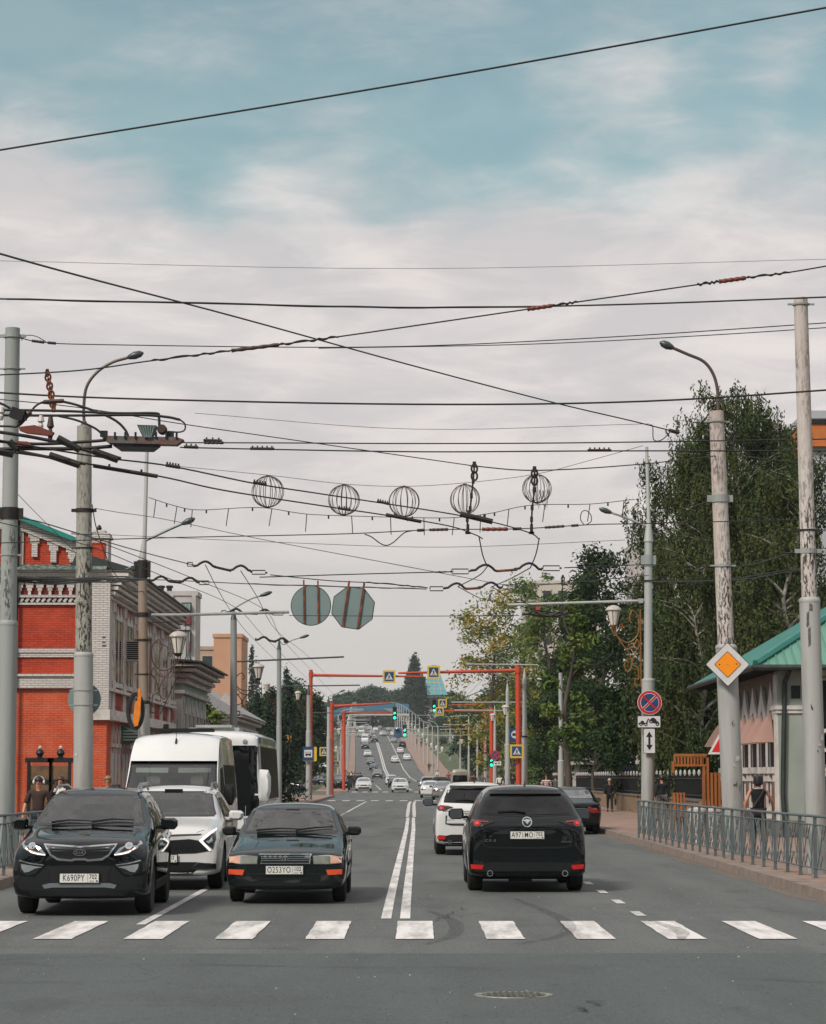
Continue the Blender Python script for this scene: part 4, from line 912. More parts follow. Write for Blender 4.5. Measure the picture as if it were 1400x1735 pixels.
YB = 690; c.root.location = ((673.5-700)/4000*YB, YB+9, gz(YB+9)+.02); c.root.rotation_euler = (-.045, 0, math.pi+.024)
# ------------------------------------------------------------------ buildings on the left
m_bred = brick('brick_red', 'b23b20', '6e2114', patch='bf4b2d', var=.3); m_blow = brick('brick_orange_red', 'c0502f', '7a2f1e', patch='c9694c', var=.16)
m_bdark = brick('brick_dark_red', '6a201a', '4a1714'); m_bwhite = brick('brick_whitewashed', 'c4bcb8', '7f7873', patch='a59d98', var=.1, bumps=.9)
m_stucco = M('white_stucco', 'c0b8b3', .85, var=.9, vs=2, col2='94897f', bump=.3, bs=12); m_redp = M('red_stucco', '9c3328', .85, var=.8, vs=2, col2='6e2b24')
m_teal = M('teal_roof', '1f7f76', .4, .2, var=.6, vs=2, col2='2d6b66'); m_tealdk = M('teal_flashing', '20423e', .6, var=.9, vs=8, col2='8e938d')
m_win = M('window_glass', '14191b', .06, 0, .6, var=.6, vs=.8, col2='2a3234'); m_frame = M('window_frame_white', 'a9a49f', .6)
m_roofdk = M('roof_edge_dark', '1e2524', .6, var=.6, vs=4, col2='313a38'); m_stone = M('plinth_stone', '6f655c', .9, var=1, vs=4, col2='4c443e', bump=.5, bs=15)
m_dkmetal = M('dark_metal', '16191a', .5, .3); m_acw = M('ac_white', 'b5aeaa', .5); m_conc = M('panel_concrete', 'b0a8a5', .85, var=.7, vs=.6, col2='9c9491')
m_lime_fill = M('limewash_painted_fill', 'd0c8c1', .85, var=.9, vs=2.5, col2='a2978c', bump=.3, bs=12)  # whitewash lightened for the shaded avenue facade, fill light painted into the colour
def box_part(name, mat, par, *bs, **k):
    mb = MB()
    for b in bs: mb.bb(*b)
    return mb.build(name, mat, par, **k)
def b1():
    Y0, X0 = 77.0, -10.0
    t = thing('brick_house', 'red and white brick house with a stepped gable on the left street corner', 'house', (X0, Y0, 0))
    D = 21.0
    # local: x<0 to the left, y away along the avenue
    mb = MB(); mb.prism([(-16, 0), (-.05, 0), (-.05, 8.55), (-.9, 9.4), (-8, 12.2), (-16, 9.2)], .06, .8, 'XZ'); mb.bb(-16, -.02, .8, D, 0, 8.5)
    w = mb.build('wall', m_blow, t)
    box_part('upper_wall', m_bred, t, (-15.9, -.52, .0, .06, 4.64, 7.36))
    mb = MB(); mb.prism([(-15.9, 8.62), (-.9, 8.62), (-.9, 9.25), (-8, 12.0), (-15.9, 9.1)], .02, .06, 'XZ'); mb.build('gable_wall', m_bred, t)
    def band(z0, z1, pr, mat=m_bwhite, nm='string_course'): box_part(nm, mat, t, (-15.9, -.02, -pr, .06, z0, z1))
    band(5.80, 5.93, .10); band(5.65, 5.80, .06); band(5.02, 5.11, .13); band(4.64, 5.02, .07); band(7.36, 7.43, .10); band(7.60, 7.68, .10)
    box_part('frieze_ground', m_bdark, t, (-15.9, -.5, .02, .06, 7.68, 8.1))
    # twisted rope moulding between two thin courses
    mb = MB()
    for i in range(86):
        x = -15.6 + i*.178; M4 = Matrix.Rotation(R(38), 3, 'Y'); mb.box((x, .0, 7.515), (.085, .12, .16), M4=M4)
    mb.build('rope_moulding', m_stucco, t); box_part('rope_ground', m_bdark, t, (-15.9, -.52, .03, .06, 7.43, 7.60))
    # stepped corbels under the cornice
    mb = MB()
    for i in range(46):
        x = -15.6 + i * .335
        for w_, z0, z1 in ((.29, 8.02, 8.12), (.23, 7.92, 8.01), (.15, 7.82, 7.91), (.09, 7.68, 7.81)): mb.bb(x-w_/2, x+w_/2, -.06, .04, z0, z1)
    mb.build('corbels', m_stucco, t)
    band(8.12, 8.28, .14); band(8.285, 8.42, .20); band(8.42, 8.50, .28, m_stucco, 'cornice')
    mb = MB(); mb.prism([(-.42, 8.48), (-.36, 8.48), (.05, 8.66), (.05, 8.70)], -15.9, .0, 'YZ'); mb.build('flashing', m_tealdk, t)
    # gable: white stepped hangers under the sloping coping
    mb = MB(); sl_ = 2.8/7.1
    for i in range(11):
        x = -1.15 - i*.62; zt = 9.4 + (-.9 - x)*sl_
        for w_, dz0, dz1 in ((.42, -.42, -.1), (.30, -.62, -.42), (.19, -1.06, -.62)):
            lo = max(8.75, zt+dz0)
            mb.bb(x-w_/2, x+w_/2, -.08, .02, lo, zt+dz1) if zt+dz1 > lo else None
    mb.build('gable_hangers', m_bwhite, t)
    mb = MB()
    for s in (0,):
        mb.prism([(-8, 11.62), (-.75, 8.77+.05), (-.75, 9.40), (-8, 12.25)], -.10, .02, 'XZ')
    # coping strip of white bricks that follows the slope, the lower edge left to the hangers
    mb = MB(); mb.prism([(-8, 11.84), (-.78, 8.98), (-.78, 9.32), (-8, 12.17)], -.12, .03, 'XZ'); mb.prism([(-8, 11.84), (-15.9, 8.8), (-15.9, 9.1), (-8, 12.17)], -.12, .03, 'XZ'); mb.build('gable_coping', m_bwhite, t)
    mb = MB(); mb.prism([(-8, 12.18), (-.95, 9.36), (-.95, 9.52), (-8, 12.36)], -.4, D, 'XZ'); mb.prism([(-8, 12.18), (-16.2, 9.1), (-16.2, 9.26), (-8, 12.36)], -.4, D, 'XZ'); mb.build('roof', m_teal, t)
    # corner turret
    mb = MB(); mb.bb(-.60, .02, -.05, .7, 8.66, 9.55); mb.bb(-.66, .08, -.11, .76, 9.55, 9.63); mb.bb(-.62, .04, -.07, .72, 9.63, 9.72); mb.bb(-.5, -.1, .0, .5, 9.72, 9.82); q = mb.build('turret', m_bwhite, t)
    box_part('niche', m_bred, q, (-.50, -.12, -.07, -.045, 8.80, 9.36)); box_part('niche_frame', m_redp, q, (-.54, -.50, -.09, -.045, 8.78, 9.40), (-.12, -.08, -.09, -.045, 8.78, 9.40), (-.50, -.12, -.09, -.045, 9.36, 9.40))
    mb = MB(); mb.lathe([(.06, 0), (.09, .08), (.05, .16), (0, .2)], 8, (-.32, .2, 9.82)); mb.build('finial', m_dkmetal, q)
    # white corner pier
    box_part('corner_pier', m_bwhite, t, (-.52, .115, -.155, .55, 3.952, 8.115)); box_part('pier_base', m_stucco, t, (-.56, .165, -.19, .6, 3.61, 3.95))
    box_part('pier_marks', m_dkmetal, t, (-.12, -.02, -.17, -.15, 6.28, 6.32), (-.12, -.02, -.17, -.15, 6.12, 6.15), (-.12, 0, -.17, -.15, 6.0, 6.04))
    mb = MB(); mb.cyl((-2.93, -.14, 0), (-2.93, -.14, 10.1), .05); mb.build('drainpipe', m_dkmetal, t); box_part('drainpipe_board', m_frame, t, (-2.86, -2.76, -.05, -.01, 8.66, 10.15))
    # ---- facade to the avenue (faces +x)
    box_part('facade_wall', m_redp, t, (-.04, .03, .55, D, 3.95, 8.0)); box_part('facade_lower', m_blow, t, (-.04, .03, .02, D, .5, 3.6))
    box_part('plinth', m_stone, t, (-16, .12, -.10, D, 0, .5))
    for k, (z0, z1, pr) in enumerate(((3.6, 3.74, .30), (3.74, 3.95, .20), (4.55, 4.65, .22), (7.55, 7.64, .16), (7.70, 7.80, .26), (7.86, 7.97, .36), (8.02, 8.12, .46), (8.17, 8.27, .58), (8.31, 8.42, .68), (8.46, 8.52, .78))):
        box_part('cornice' if k > 3 else 'string_course', m_lime_fill, t, (-.02, pr, .0 if k < 3 else -.0, D, z0, z1))
    box_part('cornice_ground', m_stucco, t, (-.03, .13, .05, D, 7.6, 8.5))
    mb = MB()
    for i in range(70): mb.bb(.1, .40, .2+i*.296, .34+i*.296, 7.65, 7.70); mb.bb(.1, .62, .2+i*.296, .30+i*.296, 8.12, 8.17)
    struct(mb.build('dentils', m_stucco, t), 'stuff')
    mb = MB(); mb.prism([(-1.2, 8.60), (.86, 8.50), (.86, 8.56), (-1.0, 9.1)], -.1, D+.2, 'XZ'); mb.build('eaves', m_roofdk, t)
    for i in range(7):
        y = 1.0 + i * 3.0
        pm_ = MB()
        for dy in (0, .42): pm_.bb(.0, .065, y+dy, y+dy+.24, 4.65, 7.2); pm_.bb(.0, .10, y+dy-.03, y+dy+.27, 7.2, 7.55); pm_.bb(.0, .11, y+dy-.04, y+dy+.28, 4.65, 4.95); pm_.bb(.0, .09, y+dy-.02, y+dy+.26, 5.8, 5.92)
        pm_.build('pilaster', m_lime_fill, t)
        for (yy) in (y+1.05, y+1.95):
            fr = MB(); fr.bb(.0, .055, yy-.08, yy, 4.9, 7.0); fr.bb(.0, .055, yy+.6, yy+.68, 4.9, 7.0); fr.bb(.0, .1, yy-.14, yy+.74, 4.75, 4.9)
            fr.prism([(yy-.14, 7.0), (yy+.74, 7.0), (yy+.74, 7.1), (yy+.45, 7.25), (yy+.30, 7.50), (yy+.15, 7.25), (yy-.14, 7.1)], .0, .08, 'YZ')
            f = fr.build('window', m_lime_fill, t); box_part('pane', m_win, f, (.02, .045, yy, yy+.6, 4.9, 7.0))
        box_part('sill_panel', m_redp, t, (.02, .06, y+1.0, y+2.7, 4.1, 4.5)); box_part('sill_block', m_stucco, t, (.02, .09, y-.02, y+.75, 3.955, 4.545))
        for yy in (y+.25, y+1.15, y+2.1):
            fr = MB(); fr.bb(.0, .07, yy-.08, yy, .9, 2.75); fr.bb(.0, .07, yy+.42, yy+.5, .9, 2.75)
            fr.prism([(yy-.16, 2.75), (yy+.58, 2.75), (yy+.46, 3.0), (yy+.21, 3.5), (yy-.04, 3.0)], .02, .10, 'YZ'); f = fr.build('window', m_stucco, t)
            box_part('shutter', m_frame, f, (.02, .07, yy+.02, yy+.40, .95, 2.55)); mb = MB(); mb.prism([(yy+.05, 2.88), (yy+.37, 2.88), (yy+.21, 3.25)], .095, .11, 'YZ'); mb.build('hood_panel', m_redp, f)
    box_part('corner_strip', m_blow, t, (-.5, .05, -.03, .5, .5, 3.6))
b1()
ac = thing('air_conditioner', 'boxy window air conditioner high on the red brick house facade', 'air conditioner', (-9.95, 81.6, 5.75))
box_part('case', m_acw, ac, (0, .62, 0, .9, .0, .72)); mb = MB()
for i in range(9): mb.bb(.06, .56, -.02, .0, .06+i*.07, .10+i*.07)
mb.build('grille', m_dkmetal, ac)
def facade(t, X, Y0, Y1, z0, z1, n, wm, tr, ww=.7, cols=True):
    st = (Y1-Y0)/n
    for i in range(n):
        y = Y0 + st*(i+.5); fr = MB(); fr.bb(X, X+.05, y-ww/2-.12, y-ww/2, z0, z1); fr.bb(X, X+.05, y+ww/2, y+ww/2+.12, z0, z1); fr.bb(X, X+.08, y-ww/2-.16, y+ww/2+.16, z0-.12, z0)
        fr.prism([(y-ww/2-.16, z1), (y+ww/2+.16, z1), (y+ww/2+.1, z1+.2), (y, z1+.5), (y-ww/2-.1, z1+.2)], X, X+.07, 'YZ'); f = fr.build('window', tr, t)
        box_part('pane', m_win, f, (X+.01, X+.03, y-ww/2, y+ww/2, z0, z1))
        if cols: box_part('pilaster', tr, t, (X, X+.06, Y0+st*i-.12, Y0+st*i+.12, z0-.9, z1+.75))
def b2():
    t = thing('green_house', 'pale green and white brick house with a heavy cornice beyond the red house', 'house', (-10.1, 102.4, 0))
    m_bgreen = M('green_stucco', '7f948a', .85, var=.8, vs=1.5, col2='9aa59d'); m_bwh = brick('brick_white_paint', 'b9b6b5', '8d8a89', patch='b0acab', var=.06)
    box_part('wall', m_bwh, t, (-9, .0, 0, 12.4, 0, 6.0)); box_part('facade_wall', m_bgreen, t, (.0, .06, .5, 12.4, .6, 5.9)); box_part('corner_pier', m_bwh, t, (-.3, .1, -.06, .5, 0, 6.0)); box_part('corner_strip', M('teal_strip', '6d9a98', .8), t, (-1.0, -.88, -.08, 0, 0, 5.6))
    for z0, z1, pr in ((5.35, 5.5, .25), (5.8, 5.95, .3), (6.05, 6.2, .5), (6.28, 6.42, .75), (6.5, 6.6, .95)): box_part('cornice', m_stucco, t, (-9, pr, -pr, 12.4, z0, z1))
    box_part('frieze', m_bgreen, t, (-9, .12, -.1, 12.4, 5.5, 5.8)); box_part('cornice_ground', m_stucco, t, (-9, .25, -.25, 12.4, 5.95, 6.5))
    mb = MB(); mb.prism([(-9, 7.6), (1.1, 6.62), (1.1, 6.7), (-9, 7.7)], -1.1, 12.6, 'XZ'); mb.build('roof', m_roofdk, t)
    facade(t, .06, .8, 12.2, 2.2, 4.5, 6, m_win, m_stucco)
    q = box_part('attic_pier', m_bwh, t, (-.9, .3, .0, .9, 6.6, 8.1), (-1.0, .4, -.1, 1.0, 8.1, 8.25), (-.7, .1, .1, .8, 8.25, 8.4)); box_part('attic_wall', m_stucco, t, (-4, -.9, .1, .5, 6.7, 7.7))
b2()
def b3():
    t = thing('low_house', 'low white brick house with a zigzag frieze and grey pitched roof beyond the green house', 'house', (-10.2, 134, 0))
    box_part('wall', m_bwhite, t, (-9, 0, 0, 20, 0, 5.2)); box_part('entrance_panel', m_bdark, t, (-3.4, -.6, -.04, 0, .2, 3.4)); box_part('corner_pier', m_stucco, t, (-.5, .12, -.1, .5, 0, 5.2))
    for z0, z1, pr in ((3.5, 3.62, .12), (4.5, 4.65, .15), (4.9, 5.05, .35), (5.12, 5.25, .6)): box_part('cornice', m_stucco, t, (-9, pr, -pr, 20, z0, z1))
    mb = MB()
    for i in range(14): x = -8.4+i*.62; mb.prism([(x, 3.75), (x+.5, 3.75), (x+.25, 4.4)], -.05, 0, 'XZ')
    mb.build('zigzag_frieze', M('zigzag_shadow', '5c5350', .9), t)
    mb = MB(); mb.prism([(-9.4, 5.25), (.7, 5.25), (-2.6, 7.2), (-6.4, 7.2)], -.7, 20.5, 'XZ'); mb.build('roof', M('grey_roof', '8f8c8d', .7, var=.6, vs=1), t)
    mb = MB(); mb.prism([(-.9, 5.25), (.15, 5.25), (.15, 5.9), (-.35, 6.5), (-.9, 5.9)], -.3, .1, 'XZ'); mb.build('corner_pediment', m_bwhite, t); box_part('red_panel', m_redp, t, (-2.2, -1.4, -.65, -.55, 5.3, 6.7))
    facade(t, .0, .8, 19.5, 1.4, 3.0, 9, m_win, m_stucco, .8)
b3()
def block(name, label, X0, X1, Y, D, H, mat, floors, cols, win=(1.4, 1.4), zb=0, extra=None, side=0):
    t = thing(name, label, 'apartment block', ((X0+X1)/2, Y, zb)); w = (X1-X0); box_part('wall', mat, t, (-w/2, w/2, 0, D, 0, H))
    box_part('parapet', mat, t, (-w/2-.15, w/2+.15, -.15, .3, H, H+.5), (w/2-.2, w/2+.15, .3, D, H, H+.5), (-w/2-.15, -w/2+.2, .3, D, H, H+.5))
    fh = H / floors; cw = w / cols
    for i in range(floors):
        for j in range(cols):
            z = fh*(i+.3); x = -w/2 + cw*(j+.5); f = box_part('window', m_frame, t, (x-win[0]/2-.08, x+win[0]/2+.08, -.06, 0, z-.08, z+win[1]+.08)); box_part('pane', m_win, f, (x-win[0]/2, x+win[0]/2, -.075, -.06, z, z+win[1]))
    if extra: extra(t, w, H)
    return t
def tower_extra(t, w, H):
    m_b = M('balcony_red', '6b2230', .8)
    for z in range(0, int(H/2.9)):
        for j, x in enumerate((-1.2, 1.3)):
            zz = H - 2.2 - z*2.9; f = box_part('balcony', m_b if (z+j) % 3 else m_frame, t, (x-.95, x+.95, -.9, -.1, zz-1.0, zz-.05)); box_part('glazing', M('balcony_glass', '75898a', .15, var=.5), f, (x-.9, x+.9, -.85, -.12, zz-.05, zz+1.25)); mb = MB()
            for q in range(5): mb.bb(x-.9+q*.43, x-.85+q*.43, -.9, -.85, zz-.05, zz+1.25)
            mb.build('mullions', m_frame, f)
    mb = MB()
    for x in (-1.3, -.4): mb.lathe([(.28, 0), (.28, .45), (.4, .5), (.4, .75), (0, .8)], 10, (x, 2, H+.5))
    mb.build('roof_vents', m_dkmetal, t); box_part('pilaster_strip', m_conc, t, (-.25, .25, -.3, 0, 0, H), (2.3, 2.75, -.3, 0, 0, H))
block('tower_block', 'tall pale tower block with glazed balconies rising behind the red house', -29.5, -23.9, 260, 5, 21.6, m_conc, 7, 3, extra=tower_extra)
block('peach_block', 'peach coloured apartment block behind the left lamp posts', -27.2, -23.4, 322, 12, 20.6, M('peach_render', 'b98a6d', .85, var=.5, vs=.4, col2='a67a60'), 1, 1, (.01, .01))
block('beige_block', 'lower beige block with balconies left of the peach block', -36, -28.2, 335, 12, 19.6, M('beige_render', 'a78f7b', .85, var=.5, vs=.4), 6, 4)
# ---- right side
def orange_extra(t, w, H):
    box_part('cornice', M('orange_cornice', 'b5642a', .7, var=.5), t, (-w/2-.3, w/2+.3, -.5, .2, H-1.8, H-.4), (-w/2-.3, -w/2+.1, .2, 12, H-1.8, H-.4)); box_part('red_pier', M('red_pier', 'b03a34', .7), t, (-w/2+1.9, -w/2+2.6, -.3, 0, 0, H-1.8))
    box_part('roof_line', m_dkmetal, t, (-w/2-.4, w/2+.4, -.6, .3, H-.4, H-.15))
block('orange_block', 'white apartment block with an orange cornice and red pier behind the birch', 24.7, 36, 146, 12, 24.0, M('block_white', '9fa0a4', .8), 1, 1, (.01, .01), extra=orange_extra)
block('pale_block', 'pale apartment block showing above the tree tops on the right', 31, 50, 330, 14, 34, m_conc, 10, 6)
block('flat_block', 'long flat topped pale block behind the right hand trees', 18.5, 31, 390, 14, 33.5, M('block_cream', 'b5aaa0', .85), 9, 5)
def cafe():
    t = thing('green_roofed_house', 'white house with a ribbed green metal roof at the right edge', 'house', (10, 64.5, .15))
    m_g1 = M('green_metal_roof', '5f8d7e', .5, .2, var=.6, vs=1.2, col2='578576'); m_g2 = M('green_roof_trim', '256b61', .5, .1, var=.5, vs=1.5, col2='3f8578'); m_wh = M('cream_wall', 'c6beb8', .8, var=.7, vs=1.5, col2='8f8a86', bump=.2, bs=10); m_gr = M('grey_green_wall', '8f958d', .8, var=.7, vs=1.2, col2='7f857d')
    m_wood = M('soffit_boards', '6f5d52', .8, var=.8, vs=5); L_ = 13.5; Wd = 14
    box_part('wall', m_gr, t, (.15, Wd, .12, L_, .0, 4.55)); 
    box_part('dark_recess', m_dkmetal, t, (.045, .16, .9, L_-.3, .9, 4.4))
    box_part('corner_pier', m_gr, t, (-.06, .62, -.05, .6, 0, 4.5)); box_part('pier_side', m_wh, t, (-.10, -.06, .0, .55, 0, 4.4)); box_part('pier_capital', m_wh, t, (-.16, .72, -.14, .7, 3.45, 3.56), (-.12, .68, -.10, .66, 3.35, 3.45)); box_part('pier_vent', m_dkmetal, t, (.3, .55, -.07, -.05, 3.75, 4.1))
    box_part('plinth', m_stone, t, (-.14, Wd, -.10, L_, -.1, .45)); box_part('front_panel', m_wh, t, (.9, Wd, .06, .12, .45, .9), (.9, Wd, .06, .12, 1.55, 1.85), (2.4, 2.9, .04, .12, .45, 4.4))
    for (x0, x1, z0, z1) in ((.95, 2.3, 1.9, 4.3), (3.1, 4.6, 1.9, 4.3), (5.4, 6.9, 1.9, 4.3)):
        f = box_part('window', m_frame, t, (x0, x1, .02, .12, z0, z1)); box_part('pane', M('dark_pane', '0a0c0d', .5, spec=.2), f, (x0+.06, x1-.06, .01, .02, z0+.06, z1-.06))
    box_part('basement_window', m_dkmetal, t, (.95, 2.3, .03, .12, .95, 1.5))
    # arched window bays along the avenue side, with bull-nose awnings
    m_aw = M('awning_cloth', '96756a', .8, var=.4, vs=2, col2='8a6a60')
    for i in range(7):
        y = .95 + i*1.72
        fr = MB()
        fr.bb(.0, .12, y, y+.14, 1.9, 3.35); fr.bb(.0, .12, y+.97, y+1.11, 1.9, 3.35)
        fr.prism([(y-.06, 3.2), (y+.2, 3.2), (y+.34, 3.42), (y+.55, 3.50), (y+.76, 3.42), (y+.9, 3.2), (y+1.17, 3.2), (y+1.15, 3.6), (y+.85, 3.85), (y+.55, 4.25), (y+.25, 3.85), (y-.04, 3.6)], -.04, .08, 'YZ')
        fr.bb(-.10, .12, y-.1, y+1.2, 1.72, 1.9); fr.bb(-.06, .12, y-.04, y+.22, 1.5, 1.72); fr.bb(-.06, .12, y+.9, y+1.15, 1.5, 1.72); fr.bb(.0, .12, y, y+.14, .7, 1.5); fr.bb(.0, .12, y+.97, y+1.11, .7, 1.5); fr.bb(-.06, .12, y-.1, y+.22, .46, .7)
        f = fr.build('window', m_wh, t); box_part('pane', M('dark_pane', '0a0c0d', .5, spec=.2), f, (.022, .04, y+.14, y+.97, 1.9, 3.35)); box_part('lower_panel', M('brown_panel', '6a4f45', .8), f, (.022, .04, y+.14, y+.97, .7, 1.5))
        mb = MB(); vs = []; n = 8; k = 6
        for a in range(n+1):
            u = a / n
            for b in range(k+1):
                v = b / k; vs.append((-.03 - .60*v**.8*math.sin(math.pi*u)**.6, y + .555 - .47*math.cos(math.pi*u)*(.12+.88*v**.75), 3.42 - .84*v))
        mb.add(vs, [(a*(k+1)+b, a*(k+1)+b+1, (a+1)*(k+1)+b+1, (a+1)*(k+1)+b) for a in range(n) for b in range(k)])
        mb.build('awning', m_aw, t, smooth=True)
    # eaves, soffit, gutter
    ov = .75; ze = 4.62
    box_part('soffit', m_wood, t, (-ov, Wd, -ov, L_+ov, ze-.10, ze-.02)); mb = MB()
    for i in range(34): mb.bb(-ov+.02, -.02, -.5+i*.44, -.46+i*.44, ze-.13, ze-.10)
    struct(mb.build('soffit_battens', m_dkmetal, t), 'stuff')
    box_part('fascia', m_wood, t, (.02, .08, 0, L_, 4.15, ze-.1)); box_part('wall_plate', m_wh, t, (-.04, Wd, -.02, .1, 4.38, ze-.1))
    mb = MB(); mb.tube([(-ov-.06, -ov-.1, ze-.06), (-ov-.06, L_+ov, ze-.06)], .08, 8); mb.tube([(-ov-.1, -ov-.06, ze-.06), (Wd, -ov-.06, ze-.06)], .08, 8); mb.build('gutter', m_roofdk, t)
    mb = MB(); mb.tube([(.18, -.7, ze-.1), (.12, -.15, 4.2), (.10, -.12, 3.6), (.02, -.12, 1.2), (.08, -.12, 0)], .07, 8); mb.build('downpipe', m_roofdk, t, smooth=True)
    rz = 9.0; rx_ = 6.6; mb = MB()
    A = Vector((-ov, -ov, ze)); B = Vector((Wd+ov, -ov, ze)); D_ = Vector((-ov, L_+ov, ze)); P = Vector((rx_, rx_, rz)); Q = Vector((rx_, L_-4, rz)); E = Vector((Wd+ov, L_+ov, ze))
    def ribbed(a, b, c, n):      # triangular/quad slope a-b eave, c apex line
        pass
    mb.add([A, B, E, D_, P, Q], [(0, 1, 4), (0, 4, 5, 3), (3, 5, 2), (1, 2, 5, 4)]); mb.build('roof', m_g1, t)
    nn = (B-A).cross(P-A).normalized(); mb = MB()
    for i in range(60):
        x = -ov + .12 + i*.24; tt = (x+ov) / (rx_+ov)
        top = A.lerp(P, min(1, tt)) if tt <= 1 else B.lerp(P, max(0, (Wd+ov-x)/(Wd+ov-rx_)))
        mb.tube([Vector((x, -ov, ze))+nn*.012, Vector((x, top.y, top.z))+nn*.012], .028, 4)
    mb.build('roof_ribs', m_g1, t)
    mb = MB(); M_ = (P-A); mb.tube([A+Vector((0, 0, .05)), P+Vector((0, 0, .06))], .11, 6); mb.tube([P+Vector((0, 0, .06)), Q+Vector((0, 0, .06))], .11, 6); mb.build('ridge_cap', m_g2, t)
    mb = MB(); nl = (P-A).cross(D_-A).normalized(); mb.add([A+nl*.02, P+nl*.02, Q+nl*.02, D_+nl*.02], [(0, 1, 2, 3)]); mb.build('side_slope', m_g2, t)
cafe()
a2 = thing('air_conditioner', 'outdoor air conditioner unit with a round black fan on the green roofed house', 'air conditioner', (11.25, 64.45, 2.45))
box_part('case', m_acw, a2, (-.42, .42, -.36, -.04, 0, .62)); mb = MB(); mb.lathe([(.25, -.372), (.25, -.36), (.0, -.36)], 24, (0.03, 0, .31), 'Y'); mb.lathe([(.0, -.374), (.25, -.372)], 24, (0.03, 0, .31), 'Y'); fan = mb.build('fan_grille', m_dkmetal, a2)
mb = MB()
for r_ in (.08, .14, .2): mb.lathe([(r_, -.38), (r_+.008, -.38)], 24, (.03, 0, .31), 'Y')
mb.build('grille_rings', m_plast, fan); box_part('side_gap', m_plast, a2, (-.45, -.43, -.34, -.06, .03, .6)); mb = MB(); mb.tube([(-.3, -.3, 0), (-.3, -.04, -.25)], .02, 5); mb.tube([(.3, -.3, 0), (.3, -.04, -.25)], .02, 5); mb.build('wall_bracket', m_plast, a2)
g = thing('gate_panel', 'black panelled gate with two white ball finials at the green roofed house', 'gate', (10.95, 62.6, .15))
box_part('panel', m_dkmetal, g, (-.1, 2.2, -.04, .04, .15, 1.62)); box_part('rails', m_plast, g, (-.14, 2.24, -.07, .07, 1.55, 1.64), (.02, .95, -.06, .06, .3, .36), (.02, .95, -.06, .06, 1.38, 1.44), (.02, .1, -.06, .06, .36, 1.38), (.87, .95, -.06, .06, .36, 1.38), (1.05, 2.1, -.06, .06, .3, .36), (1.05, 2.1, -.06, .06, 1.38, 1.44))
for x in (0, .62, 1.3): mb = MB(); mb.lathe([(.06, 0), (.04, .05), (.085, .12), (.09, .17), (.06, .24), (0, .27)], 12, (x, 0, 1.64)); mb.build('finial', m_frame, g, smooth=True)
tr = thing('step_slab', 'dark stone doorstep slab in front of the black gate', 'step', (11.6, 62.0, .15)); box_part('slab', m_stone, tr, (-1.2, 1.3, -.5, .5, -.02, .12)); box_part('riser', m_stone, tr, (-1.1, 1.2, -.3, .5, .12, .24))

# ---- far end of the avenue
def bridge():
    Y = 870; z = gz(Y); t = thing('footbridge', 'blue roofed arched footbridge spanning the crest of the avenue', 'footbridge', (rx(Y), Y, z))
    m_b = M('bridge_blue', '1c566f', .6); mb = MB(); pts = [(-19.5, 2.5), (-18.0, 4.0), (-14, 6.6), (-9, 8.4), (-3, 9.2), (14, 9.2)]
    vs = []; 
    for x, zz in pts: vs += [(x, -2.5, zz), (x, -2.8, zz-2.6), (x, 2.8, zz-2.6), (x, 2.5, zz)]
    mb.add(vs, [(i*4+j, i*4+(j+1) % 4, i*4+4+(j+1) % 4, i*4+4+j) for i in range(5) for j in range(4)] + [(0, 1, 2, 3), (23, 22, 21, 20)]); mb.build('canopy', m_b, t)
    box_part('deck', m_conc, t, (-12, 14, -2.2, 2.2, 5.0, 5.6))
    for x in (-13, -6, 13.5): box_part('pillar', m_conc, t, (x-.4, x+.4, -.5, .5, 0, 5))
bridge()
pb = thing('pyramid_tower', 'glass tower with a teal pyramid roof above the trees right of the far poplar', 'tower', ((736-700)/4000*900, 900, gz(900)))
box_part('shaft', m_conc, pb, (-4, 4, -4, 4, 0, 12.5)); mb = MB(); mb.add([(-5, -5, 12.5), (5, -5, 12.5), (5, 5, 12.5), (-5, 5, 12.5), (-1, -1, 24), (1, -1, 24), (1, 1, 24), (-1, 1, 24)], [(0, 1, 5, 4), (1, 2, 6, 5), (2, 3, 7, 6), (3, 0, 4, 7), (4, 5, 6, 7)]); q = mb.build('roof', M('pyramid_teal', '4b9096', .3, coat=.5), pb)
mb = MB()
for z in (14.5, 17, 19.5, 22): s = 5 - (z-12.5)*4/11.5; mb.bb(-s-.1, s+.1, -s-.1, -s+.1, z, z+.35)
for x in (-2.6, 0, 2.6): mb.tube([(x, -5.05, 12.6), (x*.3, -1.1, 24)], .14, 4)
mb.build('glazing_bars', m_frame, q); box_part('window_band', m_win, pb, (-3.4, 3.4, -4.05, -4, 7, 11.5)); box_part('yellow_band', M('ochre', 'b08a3f', .8), pb, (3.0, 6.5, -4.2, -3, 5, 12))
for (px, Y, w, h, lb) in ((600, 960, 12, 5, 'pale building on the crest behind the queue of cars'),):
    block('shop_building', lb, (px-700)/4000*Y - w/2, (px-700)/4000*Y + w/2, Y+20, 10, h, m_conc, 2, 8, (2, 2), zb=gz(Y+20))
for (X, Y, w, lb) in ((11.5, 150, 2.6, 'small white kiosk behind the right hand fence'), (12.6, 141, 2.2, 'blue and white kiosk beside the striped post')):
    t = thing('kiosk', lb, 'kiosk', (X, Y, .1)); box_part('wall', m_acw if w > 2.5 else M('kiosk_blue', '27506a', .5), t, (-w/2, w/2, 0, 2, 0, 2.4)); box_part('roof', m_conc, t, (-w/2-.3, w/2+.3, -.4, 2.2, 2.4, 2.6)); f = box_part('window', m_dkmetal, t, (-w/2+.25, w/2-.25, -.04, 0, 1.0, 2.0)); box_part('counter', m_frame, t, (-w/2+.2, w/2-.2, -.25, 0, .9, 1.0))
